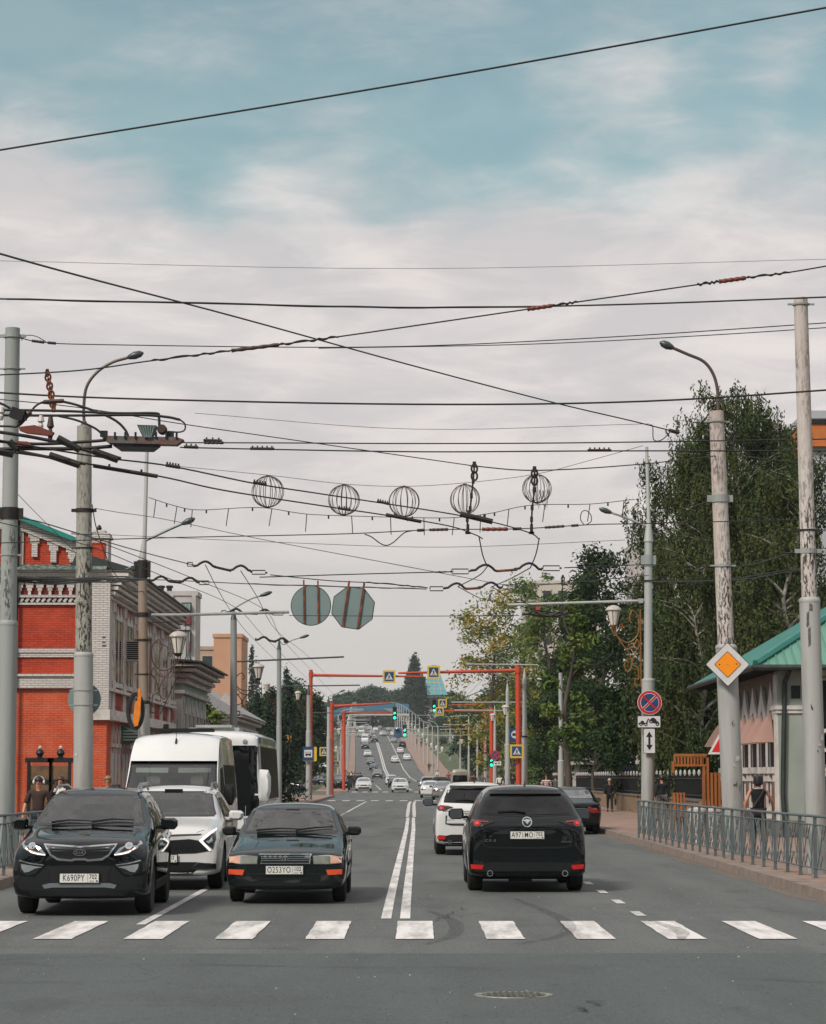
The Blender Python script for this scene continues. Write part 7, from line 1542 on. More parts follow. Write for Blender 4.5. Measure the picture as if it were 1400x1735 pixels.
wire('lower trolley wire running level just under the upper one', [(305, 758, 42), (440, 761, 42), (720, 765.5, 42), (1030, 764, 42), (1460, 764, 42)], .013, ins=())
wire('long trolley wire curving from the left edge to the right hand hanger', [(-60, 735, 27), (60, 757, 28), (180, 776, 29), (290, 790, 30), (430, 819, 32), (532, 835, 34), (638, 851, 36), (760, 870, 38), (836, 885, 39), (898, 903, 40), (914, 914, 40)], .011)
wire('second trolley wire curving from the left edge to the left hanger', [(-60, 758, 27), (60, 772, 28), (265, 806, 30), (380, 831, 32), (559, 859, 35), (654, 873, 37), (760, 891, 39), (805, 906, 40), (818, 913, 40)], .011)
def clampbar(label, a, b, Yd, w, studs=5, mat=None):
    A, B = at(a[0], a[1], Yd), at(b[0], b[1], Yd); t = thing('wire_clamp', label, 'wire clamp', A, group='clamps on the trolley wires'); d = B-A; mb = MB(); mb.tube([Vector(), d], w, 6); mb.build('bar', mat or m_black, t); mb = MB()
    for i in range(studs): p = d*((i+.5)/studs); mb.bb(p.x-w*.45, p.x+w*.45, -w*.4, w*.4, p.z+w*.6, p.z+w*1.9)
    mb.build('bolts', m_black, t)
for lb, a, b, Y, w in (('studded clamp on the lower level trolley wire at left', (424, 760), (465, 760.5), 42, .028), ('studded clamp on the lower level trolley wire at right', (996, 763), (1036, 763), 42, .028), ('studded clamp on the trolley wire left of the first globe', (429, 817), (452, 821), 32, .022), ('studded clamp low on the second globe', (573, 861), (594, 864), 35, .022), ('studded clamp left of the third globe', (639, 849), (659, 854), 36, .022), ('studded clamp near the switch gear on the curving wire', (281, 788), (305, 792), 30, .024)): clampbar(lb, a, b, Y, w)
for lb, a, b, Y, w in (('dark sleeve on the lower curving trolley wire under the third globe', (654, 872), (714, 884), 37.2, .03), ('long dark sleeve leading to the right trolley hanger', (780, 871), (835, 884), 38.6, .05), ('long bar along the lower curving wire by the left lamp pole', (158, 789), (267, 807), 29.5, .028)): clampbar(lb, a, b, Y, w, 2)
wire('span wire with stretched insulators between the two trolley hangers', [(-60, 922, 40), (250, 912, 40), (480, 907, 40), (600, 904, 40), (700, 899, 40), (760, 897, 40), (880, 896, 40), (1000, 889, 40), (1090, 887, 41), (1380, 880, 41)], .009, ins=((707, 720, m_cable, .03), (728, 760, B_, .028), (818, 862, m_insr, .035), (870, 885, m_cable, .03), (925, 958, B_, .026), (970, 982, m_cable, .026)))
wire('drooping loop under the span wire left of the hangers', [(618, 905), (630, 910), (645, 921), (656, 924), (668, 918), (685, 903), (700, 899)], .010, 40)
wire('thin wire ring standing on the span wire', [(990, 889), (984, 880), (986, 868), (993, 865), (1001, 872), (1002, 883), (994, 889)], .008, 40)
def hanger(label, pts, Yd):
    P = W3(pts, Yd); t = thing('trolley_hanger', label, 'trolley hanger', P[0]); L_ = [p-P[0] for p in P]; mb = MB(); mb.tube(L_, .016, 5); mb.build('rod', m_black, t); mb = MB()
    for i, h in ((0, .0), (0, .13)):
        c = L_[0] - Vector((0, 0, h+.05)); mb.tube([c+Vector((.05*math.cos(a), 0, .075*math.sin(a))) for a in [2*math.pi*k/12 for k in range(13)]], .018, 5)
    mb.box(L_[0]+Vector((0, 0, .02)), (.06, .05, .1)); mb.build('shackle', m_black, t); mb = MB(); mb.box(L_[-1]+Vector((0, 0, .06)), (.05, .05, .16)); mb.box(L_[-1]+Vector((0, 0, -.01)), (.09, .05, .04)); mb.build('wire_grip', m_black, t); mb = MB()
    for i in range(1, len(L_)-1): mb.box(L_[i], (.05, .04, .09))
    if mb.v: mb.build('couplings', m_black, t)
hanger('long chain hanger in front of the fourth wire globe', [(804, 789), (802, 815), (799, 840), (797, 862), (792, 880), (793, 902)], 40); hanger('long chain hanger in front of the fifth wire globe', [(906, 797), (906, 830), (902, 860), (901, 880), (901, 902)], 40)
def yoke(label, xl, yl, a1, a2, xr, yr, Yd, frac=1., red=True):
    """spacer yoke: two arched grips (a1, a2 in px) on a bar between turnbuckles"""
    A = at(xl, yl, Yd); t = thing('trolley_yoke', label, 'trolley yoke', A); f = lambda x, y: at(x, y, Yd)-A; s = Yd/4000; ly = lambda x: yl+(yr-yl)*(x-xl)/(xr-xl); r = .017*Yd/45+.004
    mb = MB()
    for a in (a1, a2): mb.tube([f(a-26*frac, ly(a)), f(a-17*frac, ly(a)-1), f(a-11*frac, ly(a)-6*frac), f(a-5*frac, ly(a)-9*frac), f(a, ly(a)-10*frac), f(a+5*frac, ly(a)-9*frac), f(a+11*frac, ly(a)-5*frac), f(a+16*frac, ly(a)), f(a+22*frac, ly(a)+1)], r*1.15, 7)
    mb.build('arched_grips', m_black, t, smooth=True); mb = MB(); mb.tube([f(a1+18*frac, ly(a1)+1), f(a2-20*frac, ly(a2)+1)], r*1.2, 7); mb.build('bar', m_rust if red else m_black, t, smooth=True); mb = MB()
    for (p, q) in ((xl+5, a1-26*frac), (a2+20*frac, xr-5)):
        c = (p+q)/2; w = min(14*frac, abs(q-p)/2-1)
        for k in range(1): mb.tube([f(c-w, ly(c)-4*frac), f(c+w, ly(c)-4*frac), f(c+w, ly(c)+4*frac), f(c-w, ly(c)+4*frac), f(c-w, ly(c)-4*frac)], r*.55, 5)
        mb.tube([f(p, ly(p)), f(c-w, ly(c))], r*.9, 6); mb.tube([f(c+w, ly(c)), f(q, ly(q))], r*.9, 6)
    mb.build('turnbuckles', m_black, t); return t
yoke('large rusty trolley yoke hanging low on the right of the sky', 758, 969, 823, 897, 957, 962, 42); yoke('second rusty trolley yoke just below and left of the large one', 723, 998, 774, 832, 884, 994, 52, .85)
yoke('black trolley yoke between the rust tan pole and the round sign back', 312, 955, 348, 408, 458, 972, 46, .8, False); yoke('black trolley yoke fixed at the rust tan pole', 248, 983, 273, 322, 360, 988, 55, .75, False); yoke('black trolley yoke at the cantilever of the second left pole', 370, 1037, 400, 449, 486, 1040, 78, .62, False); yoke('small black trolley yoke hanging above the peach block', 428, 1083, 447, 478, 486, 1087, 100, .5, False); yoke('dark trolley yoke under the right cantilever', 880, 1040, 905, 948, 970, 1044, 72, .6, False)
for i, (lb, p) in enumerate((('span wire through the large rusty yoke', [(440, 978, 42), (600, 973, 42), (758, 969, 42), (757, 969, 42)]), ('span wire right of the large rusty yoke', [(957, 962, 42), (1100, 957, 45), (1250, 960, 48), (1340, 938, 41)]), ('span wire left of the second rusty yoke', [(-20, 985, 52), (240, 982, 52), (440, 990, 52), (723, 998, 52)]), ('span wire right of the second rusty yoke', [(884, 994, 52), (1000, 984, 60), (1100, 975, 70)]), ('span wire from the black yoke past the round sign back', [(458, 974, 46), (560, 984, 46), (640, 988, 46), (725, 996, 46)]))):
    p = [q for k, q in enumerate(p) if k == 0 or q[:2] != p[k-1][:2]]; p = sorted(p); wire(lb, p, .010, twist=((p[-2][0]-20, p[-1][0], .02),))
# contact wires that run on up the avenue
def run(label, pts, r=.011): wire(label, pts, r)
run('contact wire dropping from the right hanger to the large yoke', [(914, 912, 40), (908, 940, 41), (899, 962, 42)]); run('contact wire dropping from the left hanger to the large yoke', [(812, 910, 40), (818, 940, 41), (826, 960, 42)])
run('contact wire from the large yoke back to the second yoke, right', [(899, 962, 42), (866, 980, 47), (834, 994, 52)]); run('contact wire from the large yoke back to the second yoke, left', [(826, 960, 42), (812, 975, 46), (776, 994, 52)])
run('right lane contact wire receding from the second yoke to the far crest', [(834, 994, 52), (868, 1017, 62), (905, 1040, 72), (860, 1108, 110), (810, 1160, 170), (765, 1200, 260), (715, 1225, 420)]); run('inner right lane contact wire receding to the far crest', [(776, 994, 52), (812, 1013, 60), (870, 1040, 70), (835, 1105, 108), (795, 1160, 170), (752, 1200, 260), (708, 1225, 420)])
for i, (lb, p) in enumerate((('left lane contact wire receding from the black yoke, outer', [(-20, 880, 40), (150, 925, 46), (273, 975, 55), (400, 1030, 78), (447, 1078, 100), (500, 1130, 150), (560, 1185, 240), (600, 1215, 400)]), ('left lane contact wire receding from the black yoke, inner', [(160, 915, 46), (322, 978, 55), (449, 1034, 78), (478, 1082, 100), (520, 1128, 150), (575, 1185, 240), (612, 1215, 400)]), ('left feeder wire receding over the bus, outer', [(348, 957, 46), (370, 1000, 60), (395, 1040, 78), (432, 1085, 110), (500, 1150, 180)]), ('left feeder wire receding over the bus, inner', [(408, 967, 46), (435, 1010, 60), (470, 1070, 90), (520, 1110, 130), (560, 1150, 190)]))): run(lb, p, .009)
# thin service wires
for lb, p, r in (('thin wire sagging from the left lamp pole down to the red house corner', [(156, 855, 52), (165, 900, 55), (190, 965, 62), (222, 1000, 64), (245, 1002, 65)], .012), ('insulated stay from the left lamp pole across to the round sign back', [(160, 861, 52), (200, 868, 52), (280, 880, 52), (450, 915, 50), (700, 962, 46), (900, 1000, 60)], .007), ('wire from the thick left pole band past the lamp pole', [(32, 877, 43), (70, 885, 43), (130, 903, 48), (240, 935, 56), (330, 958, 60)], .012),
    ('thin wire slanting down from the thick left pole', [(28, 835, 43), (60, 868, 46), (130, 938, 52)], .006), ('faint wire sagging across the middle sky', [(330, 700), (700, 727), (1100, 718)], .005), ('faint level wire behind the sign backs', [(490, 1043), (700, 1044), (880, 1043)], .007), ('faint wire under the string lights', [(160, 905), (500, 920), (760, 927), (1060, 915)], .005), ('wire from the flaking lamp pole out to the right edge', [(1240, 770, 50), (1320, 780, 48), (1440, 790, 46)], .011), ('wire crossing low behind the two right poles', [(1060, 985, 73), (1200, 985, 60), (1340, 965, 45), (1440, 950, 42)], .010), ('pale doubled wire crossing below it on the right', [(1100, 985, 72), (1240, 983, 55), (1330, 970, 45), (1440, 950, 40)], .012), ('insulated stay left of the flaking lamp pole', [(1172, 860, 50), (1205, 848, 50), (1222, 846, 50)], .016),
    ('insulated stay left of the flaking pole lower down', [(1183, 965, 50), (1200, 961, 50), (1222, 959, 50)], .016), ('insulated stay left of the tall right pole', [(1322, 938, 40.5), (1340, 937, 40.5), (1356, 936, 40.5)], .014), ('looped jumper at the end of the falling wire', [(1098, 720, 49), (1106, 722, 49), (1108, 745, 49), (1122, 745, 49), (1138, 730, 49)], .011), ('pale cable sagging from the golden lantern bracket into the trees', [(1040, 1105), (1020, 1122), (1000, 1127), (985, 1122), (967, 1108)], .012),
    ('pale cable swag beside the near right gantry', [(891, 1168, 154), (900, 1182, 154), (915, 1190, 154), (928, 1180, 154), (933, 1166, 154)], .03), ('pale guy wire slanting across the yellowing lime', [(797, 1122, 156), (860, 1100, 150), (922, 1085, 140), (950, 1065, 120)], .03), ('pale guy wire below the right gantry beam', [(770, 1190, 190), (830, 1165, 180), (875, 1155, 160)], .035), ('diagonal stay from the right cantilever up to the pale slim pole', [(960, 1000, 72), (1010, 962, 72), (1060, 930, 72), (1092, 905, 73)], .010), ('upper diagonal stay to the pale slim pole', [(995, 1035, 73), (1060, 1010, 73), (1095, 995, 73)], .010), ('vertical drop above the right cantilever', [(953.5, 980, 73), (953.5, 1005, 73), (953.5, 1030, 73)], .012)):
    wire(lb, p, r, 45)
hanger('small insulated hanger under the right cantilever', [(954, 978), (953, 1000), (953.5, 1022), (953.5, 1040)], 73)
mb = MB(); t = thing('trolley_section_box', 'dark sagging section insulator under the right cantilever', 'trolley gear', at(928, 1040, 72.5)); 
mb.tube(spline([(-.62, 0, .02), (-.3, 0, -.05), (0, 0, -.07), (.3, 0, -.05), (.64, 0, .05)], 5), .045, 7); mb.build('runner', m_black, t); mb = MB(); mb.tube(spline([(-.4, 0, .16), (-.2, 0, .10), (.1, 0, .05), (.4, 0, .0)], 5), .03, 6); mb.build('jumper', m_cable, t); mb = MB(); mb.bb(-.36, -.24, -.04, .04, .12, .22); mb.build('red_insulator', M('insul_red_bright', 'b5352e', .5), t)
# ---- wire globes and string lights
def globe(label, px, py, rp, Y, sd):
    rnd = random.Random(sd); c = at(px, py, Y); r = rp/4000*Y; t = thing('wire_globe', label, 'wire globe', c, group='wire globes over the road'); mb = MB()
    for k in range(9):
        a = math.pi*k/9 + rnd.uniform(-.08, .08); q = rnd.uniform(.96, 1.03)
        mb.tube([Vector((r*q*math.sin(b)*math.cos(a), r*q*math.sin(b)*math.sin(a), r*math.cos(b))) for b in [2*math.pi*i/28 for i in range(29)]], .009, 4)
    mb.build('meridian_wires', m_arm, t); mb = MB(); mb.lathe([(.05, -.02), (.05, .02)], 8, (0, 0, r)); mb.lathe([(.05, -.02), (.05, .02)], 8, (0, 0, -r)); mb.build('pole_plates', m_black, t)
    if sd == 5:
        mb = MB()
        for k in range(12): a = rnd.uniform(0, 6.28); q = r*rnd.uniform(.4, 1.05); p = Vector((q*math.cos(a), q*math.sin(a)*.5, -.1*r)); mb.tube(spline([p, p+Vector((rnd.uniform(-.08, .08), 0, -.5*r)), p+Vector((rnd.uniform(-.15, .15), 0, -r*rnd.uniform(.8, 1.35)))], 4), .006, 3)
        mb.build('loose_wires', m_cable, t)
for i, (px, py, rp, lb) in enumerate(((454, 833, 27, 'leftmost wire globe with a clamp across its top'), (583, 847, 26, 'wire globe second from the left, above the round sign back'), (685, 850, 26, 'wire globe in the middle of the row'), (788, 846, 25.5, 'wire globe just left of the first chain hanger'), (910, 828, 24.5, 'rightmost wire globe trailing loose wires'))): globe(lb, px, py, rp, 60, i+1)
wire('thin carrier wire over the row of wire globes', [(250, 785), (454, 805), (583, 820), (690, 824), (800, 817), (910, 803), (1000, 780), (1090, 755)], .007, 60, n=5)
def lights():
    pts = [(252, 843), (300, 858), (340, 864), (440, 860), (520, 871), (620, 875), (700, 877), (770, 877), (830, 870), (900, 856), (1000, 854), (1076, 846)]; P = spline(W3(pts, 60), 8); t = thing('string_lights', 'string of small unlit lights hung below the wire globes', 'string lights', P[0]); rnd = random.Random(4)
    mb = MB(); mb.tube([p-P[0] for p in P], .009, 4); mb.build('cord', m_cable, t); k = 0
    for i in range(2, len(P), 3):
        p = P[i]-P[0]; mb = MB()
        if i % 2 == 0: mb.tube([p, p+Vector((rnd.uniform(-.08, .04), 0, -.45))], .012, 4); mb.build('drop_tube', m_arm, t)
        else: mb.tube([p, p+Vector((0, 0, -.09))], .022, 5); mb.build('bulb', m_black, t)
lights()
# ---- trolley switch gear at the left
def gear():
    Yd = 28.5; O = at(100, 740, Yd); t = thing('trolley_switch', 'tangle of trolley switch gear with contact bars at the left edge', 'trolley switch', O); f = lambda x, y, d=0.: at(x, y, Yd+d)-O
    def tb(nm, pts, r, m_, n=6, sm=True): mb = MB(); mb.tube(spline([f(*p) for p in pts], 6) if len(pts) > 2 else [f(*p) for p in pts], r, 7); return mb.build(nm, m_, t, smooth=sm)
    tb('feeder_cable', [(-30, 694), (100, 696), (200, 700), (262, 700), (269, 706), (270, 725)], .017, m_cable); tb('feeder_cable', [(-30, 703), (100, 704), (230, 703), (280, 706), (305, 711)], .017, m_cable)
    tb('jumper', [(305, 711), (313, 718), (313, 728), (304, 732), (285, 731)], .010, m_cable); tb('jumper', [(106, 680), (130, 686), (165, 698), (195, 712), (212, 728), (219, 744)], .016, m_cable); tb('jumper', [(100, 705), (130, 712), (160, 725), (176, 738)], .014, m_cable); tb('jumper', [(-30, 675), (0, 683), (18, 692)], .016, m_cable); tb('jumper', [(-30, 722), (10, 722), (30, 722), (45, 708), (60, 688), (78, 680), (106, 679)], .014, m_cable)
    tb('heat_sleeve', [(29, 721), (52, 698)], .030, m_ins); tb('heat_sleeve', [(74, 681), (108, 679)], .028, m_ins)
    tb('contact_bar', [(-30, 745), (60, 752), (150, 748), (215, 742)], .020, m_black); tb('contact_bar', [(-30, 762), (40, 760), (130, 760), (190, 756)], .024, m_black); tb('contact_bar', [(-30, 728), (40, 738), (110, 752), (150, 764), (205, 777)], .022, m_black); tb('contact_bar', [(30, 764), (85, 775), (145, 786)], .020, m_black)
    mb = MB(); mb.prism([tuple(f(x, y).xz) for x, y in ((33, 724), (60, 721), (92, 733), (88, 739), (45, 734), (34, 730))], -.05, .05, 'XZ'); mb.build('guide_shoe', m_insr, t); mb = MB(); mb.prism([tuple(f(x, y).xz) for x, y in ((28, 748), (48, 749), (56, 756), (30, 756))], -.05, .05, 'XZ'); mb.build('guide_shoe', m_insr, t)
    for a in ((-25, 760, 22, 770), (16, 748, 30, 762), (84, 771, 135, 788), (98, 742, 135, 762), (158, 764, 200, 779)): mb = MB(); mb.tube([f(a[0], a[1]), f(a[2], a[3])], .045, 7); mb.build('joint_sleeve', m_black, t)
    # frog box with its fan of springs
    mb = MB(); mb.prism([tuple(f(x, y).xz) for x, y in ((174, 743), (184, 740), (300, 742), (312, 746), (300, 755), (186, 752))], -.09, .09, 'XZ'); mb.build('frog_plate', M('frog_grey', '5d5f5b', .6, .4, var=.9, vs=14, col2='6b3022'), t); mb = MB(); mb.prism([tuple(f(x, y).xz) for x, y in ((192, 755), (272, 756), (260, 765), (205, 764))], -.06, .06, 'XZ'); mb.build('frog_base', m_dkmetal, t)
    mb = MB(); mb.prism([tuple(f(x, y).xz) for x, y in ((233, 721), (266, 722), (263, 735), (254, 743), (243, 742))], -.07, .07, 'XZ'); mb.build('spring_housing', m_lamp, t)
    mb = MB()
    for i in range(6): mb.tube([f(236+i*5, 722, -.12), f(246+i*2, 741, -.12)], .008, 4)
    mb.build('spring_fan', m_sback, t); mb = MB(); mb.lathe([(.0, -.10), (.05, -.10), (.06, -.05), (.06, .05), (0, .06)], 14, f(275, 728), 'Y'); mb.build('roller', m_ins, t); mb = MB()
    for x in range(190, 310, 17): mb.bb(f(x, 0).x-.012, f(x, 0).x+.012, -.11, -.08, f(0, 745).z-.0, f(0, 741).z+.05)
    mb.bb(f(181, 0).x, f(193, 0).x, -.03, .03, f(0, 740).z, f(0, 730).z); mb.bb(f(292, 0).x, f(303, 0).x, -.03, .03, f(0, 743).z, f(0, 731).z); mb.build('bolts', m_dkmetal, t)
    # chain up to the span wire
    mb = MB()
    for i in range(9):
        p = f(80+i*1.35, 632+i*7.4, 1.5*(1-i/8)); a = math.pi/2*(i % 2)
        mb.tube([p+Vector((.035*math.cos(b)*(1 if i % 2 else .45), 0, .052*math.sin(b))) for b in [2*math.pi*k/10 for k in range(11)]], .013, 4)
    mb.build('chain', m_rust, t)
    for x, y0, y1 in ((82, 704, 729), (98, 706, 748), (16, 690, 712), (10, 700, 725)):
        mb = MB(); mb.lathe([(.02, f(0, y1).z), (.035, f(0, (y0*.3+y1*.7)).z), (.02, f(0, (y0+y1)/2).z), (.045, f(0, (y0*.6+y1*.4)).z), (.025, f(0, y0).z)], 9, (f(x, 0).x, 0, 0)); mb.build('insulator', m_ins if x > 90 else m_acw, t)
    mb = MB(); mb.box(f(30, 702), (.17, .14, .13), M4=Matrix.Rotation(.35, 3, 'Y')); mb.box(f(38, 705), (.1, .1, .1)); mb.build('junction_block', m_dkmetal, t)
gear()
clampbar('small flat clamp right of the trolley frog', (345, 746), (376, 747), 42, .03, 3); clampbar('lower flat clamp right of the trolley frog', (312, 757), (336, 758), 41, .03, 3)
# bundled dark cables in front of the red house cornice
for i, (y0, y1, r) in enumerate(((979, 982, .03), (983, 979, .028), (987, 985, .02), (976, 984, .018))):
    wire('black cable strand of the bundle before the red house cornice', [(-40, y0, 44), (30, y1, 44), (90, y0+2, 45), (145, y1+1, 50), (200, (y0+y1)/2, 58), (245, 982, 64)], r, group='bundled cables before the red house')
# ------------------------------------------------------------------ people
m_skin = M('skin', 'b07c63', .5, var=.3, vs=8, col2='9c6852'); m_hairb = M('hair_black', '15110f', .5); m_hairbr = M('hair_brown', '3c2418', .5, var=.5, vs=20, col2='56341f'); m_hairbl = M('hair_blonde', '8a6a45', .5, var=.5, vs=20); m_hairg = M('hair_grey', 'a8a4a0', .6)
m_shoe = M('shoe_dark', '161516', .5)
def skin_mesh(name, verts, edges, rad, mat, parent, lev=2, root=0):
    me = bpy.data.meshes.new(name); me.from_pydata(verts, edges, []); o = bpy.data.objects.new(name, me); C.objects.link(o)
    s = o.modifiers.new('s', 'SKIN'); s.use_smooth_shade = True; sv = me.skin_vertices[0].data
    for i, r in enumerate(rad): sv[i].radius = (r, r) if not isinstance(r, tuple) else r
    sv[root].use_root = True; u = o.modifiers.new('u', 'SUBSURF'); u.levels = lev; u.render_levels = lev
    dg = bpy.context.evaluated_depsgraph_get(); out = bpy.data.meshes.new_from_object(o.evaluated_get(dg)); bpy.data.objects.remove(o); bpy.data.meshes.remove(me)
    out.name = name; out.materials.clear(); out.materials.append(mat); out.polygons.foreach_set('use_smooth', [True]*len(out.polygons)); q = bpy.data.objects.new(name, out); C.objects.link(q); q.parent = parent; return q
def person(label, X, Y, z, H, rz=0., top=None, bottom=None, hair=None, sleeve='short', step=.18, arms=(.25, .25), hairlen=0., skirt=False, fem=True, bag=None, group=None, elbow=(.35, .35), extras=None):
    """body faces -Y; step = stride in units of height"""
    t = thing('person', label, 'person', (X, Y, z), R(rz), group); k = H/1.7; sw = .175 if fem else .20
    J = {'pel': (0, 0, .93), 'spine': (0, -.01, 1.08), 'chest': (0, 0, 1.27), 'neck': (0, .005, 1.43), 'head0': (0, -.01, 1.50), 'head': (0, -.015, 1.60), 'crown': (0, -.005, 1.655)}
    for s, sd in (('r', 1), ('l', -1)):
        st = step*1.7*sd*.5
        J['hip'+s] = (sd*.09, 0, .90); J['knee'+s] = (sd*.095, -st*.55-.03, .50); J['ank'+s] = (sd*.095, -st+.03*(1 if st < 0 else 0), .09 + (.06 if st < 0 else 0)); J['toe'+s] = (sd*.11, -st-.14, .035)
        a = arms[0 if sd > 0 else 1]; e = elbow[0 if sd > 0 else 1]; swg = -st*.45
        J['sh'+s] = (sd*sw, 0, 1.385); J['el'+s] = (sd*(sw+.28*math.sin(a)), -swg*.4+.02, 1.385-.28*math.cos(a)); ex, ey, ez = J['el'+s]; J['wr'+s] = (ex+sd*.24*math.sin(a*.4), ey-.24*math.sin(e)-swg*.3, ez-.24*math.cos(e)); wx, wy, wz = J['wr'+s]
        J['hd'+s] = (wx, wy-.05*math.sin(e), wz-.065)
        for f, (dx, dy, dz) in enumerate(((-.0, -.035, -.075), (.0, -.012, -.09), (.0, .012, -.085), (.0, .034, -.07))): J['f%d%s' % (f, s)] = (wx+dx-sd*.012, wy+dy-.05*math.sin(e), wz-.065+dz)
        J['th'+s] = (wx-sd*.02, wy-.05, wz-.075)
    E = [('pel', 'spine'), ('spine', 'chest'), ('chest', 'neck'), ('neck', 'head0'), ('head0', 'head'), ('head', 'crown')]
    for s in 'rl': E += [('pel', 'hip'+s), ('hip'+s, 'knee'+s), ('knee'+s, 'ank'+s), ('ank'+s, 'toe'+s), ('chest', 'sh'+s), ('sh'+s, 'el'+s), ('el'+s, 'wr'+s), ('wr'+s, 'hd'+s), ('wr'+s, 'th'+s)] + [('hd'+s, 'f%d%s' % (f, s)) for f in range(4)]
    Rd = {'pel': (.145, .105), 'spine': (.12, .09), 'chest': (.145, .10), 'neck': .052, 'head0': (.062, .075), 'head': (.076, .092), 'crown': (.055, .065), 'hip': .085, 'knee': .056, 'ank': .038, 'toe': .03, 'sh': .055, 'el': .04, 'wr': .026, 'hd': (.02, .034), 'th': .010}
    def rr(n): return Rd[n] if n in Rd else Rd.get(n[:-1], .0095)
    def mk(name, names, mat, grow=0., ov=None, lev=2):
        idx = {n: i for i, n in enumerate(names)}; ed = [(idx[a], idx[b]) for a, b in E if a in idx and b in idx]
        rad = [(ov or {}).get(n, rr(n)) for n in names]; rad = [tuple((q+grow)*k for q in r) if isinstance(r, tuple) else (r+grow)*k for r in rad]
        return skin_mesh(name, [tuple(q*k for q in J[n]) for n in names], ed, rad, mat, t, lev)
    cov = {n: tuple(q*.72 for q in Rd[n]) for n in ('pel', 'spine', 'chest')}; cov.update({'shr': .045, 'shl': .045})
    if not skirt: cov.update({'hipr': .06, 'hipl': .06, 'kneer': .045, 'kneel': .045})
    body = mk('body', list(J), m_skin, 0, cov)
    tn = ['pel', 'spine', 'chest', 'neck', 'shr', 'shl'] + (['elr', 'ell'] if sleeve != 'none' else []) + (['wrr', 'wrl'] if sleeve == 'long' else [])
    if sleeve == 'short':
        for s in 'rl': a, b = Vector(J['sh'+s]), Vector(J['el'+s]); J['el'+s+'_'] = J['el'+s]
    mk('top', tn, top, .014, {'neck': .05, 'elr': .045 if sleeve == 'long' else .05, 'ell': .045 if sleeve == 'long' else .05})
    if skirt:
        mb = MB(); mb.lathe([(.135*k, 1.0*k), (.165*k, .9*k), (.19*k, .62*k), (.20*k, .50*k), (.19*k, .50*k)], 18); o = mb.build('skirt', bottom, t, smooth=True); o.scale = (1, .8, 1)
    else: mk('trousers', ['pel', 'hipr', 'kneer', 'ankr', 'hipl', 'kneel', 'ankl'], bottom, .016)
    for s in 'rl':
        a, b = Vector(J['ank'+s])*k, Vector(J['toe'+s])*k; mb = MB(); mb.tube([a+Vector((0, .05*k, -.03*k)), a.lerp(b, .4)+Vector((0, 0, -.015*k)), b+Vector((0, 0, .0))], [.045*k, .05*k, .036*k], 8); mb.build('shoe', m_shoe, t, smooth=True)
    # head details
    hx, hy, hz = (q*k for q in J['head']); mb = MB(); vs = []; n, m_ = 14, 9
    for i in range(m_+1):
        ph = math.pi*(.02 + .60*i/m_); 
        for j in range(n):
            th = 2*math.pi*j/n; front = max(0, -math.sin(th)); q = min(2.6, ph*(1-.36*front+(.18 if not hairlen else .34)*max(0, math.sin(th)))); 
            vs.append((hx + .101*k*math.sin(q)*math.cos(th), hy + .012*k + .118*k*math.sin(q)*math.sin(th), hz + .012*k + .115*k*math.cos(q)))
    mb.add(vs, [(i*n+j, i*n+(j+1) % n, (i+1)*n+(j+1) % n, (i+1)*n+j) for i in range(m_) for j in range(n)] + [tuple(range(n))])
    if 0 < hairlen < .2: mb.tube([(hx, hy+.03*k, hz+.11*k), (hx, hy+.035*k, hz+.08*k), (hx, hy+.045*k, hz+.0), (hx, hy+.05*k, hz-.07*k), (hx, hy+.045*k, hz-.115*k)], [.05*k, .10*k, .112*k, .105*k, .06*k], 12)
    elif hairlen:
        for j in range(n):
            th = 2*math.pi*j/n
            if math.sin(th) < -.45: continue
            p = Vector((hx+.085*k*math.cos(th), hy+.02*k+.09*k*math.sin(th), hz-.02*k)); mb.tube([p, p+Vector((.02*k*math.cos(th), .01, -hairlen*.5)), p+Vector((.0, .0, -hairlen))], [.05*k, .055*k, .042*k], 6)
    mb.build('hair', hair, t, smooth=True)
    mb = MB(); mb.tube([(hx, hy-.088*k, hz+.005*k), (hx, hy-.112*k, hz-.022*k), (hx, hy-.095*k, hz-.03*k)], [.010*k, .014*k, .010*k], 6); mb.build('nose', m_skin, t, smooth=True)
    mb = MB()
    for sd in (-1, 1): mb.lathe([(0, -.004), (.013*k, 0), (0, .004)], 8, (hx+sd*.032*k, hy-.091*k, hz+.008*k), 'Y')
    mb.build('eyes', m_shoe, t); mb = MB(); mb.tube([(hx-.022*k, hy-.088*k, hz-.055*k), (hx, hy-.096*k, hz-.057*k), (hx+.022*k, hy-.088*k, hz-.055*k)], .006*k, 5); mb.build('mouth', M('lips', '7d4038', .5), t)
    mb = MB()
    for sd in (-1, 1): mb.lathe([(0, -.012*k), (.026*k, 0), (0, .012*k)], 8, (hx+sd*.088*k, hy+.005, hz-.008*k), 'X')
    mb.build('ears', m_skin, t, smooth=True)
    if extras: extras(t, J, k)
    return t
m_topbr = M('cloth_brown', '33221d', .85, var=.4, vs=10); m_cblk = M('cloth_black', '0f0f11', .85, var=.4, vs=10, col2='1b1b1e'); m_cwh = M('cloth_white', 'c4bfb9', .8); m_jean = M('cloth_denim', '27303c', .85); m_cgrey = M('cloth_grey', '4a4a4c', .85); m_ctan = M('cloth_tan', '7c6450', .85); m_cred = M('cloth_red', '7c2622', .85)
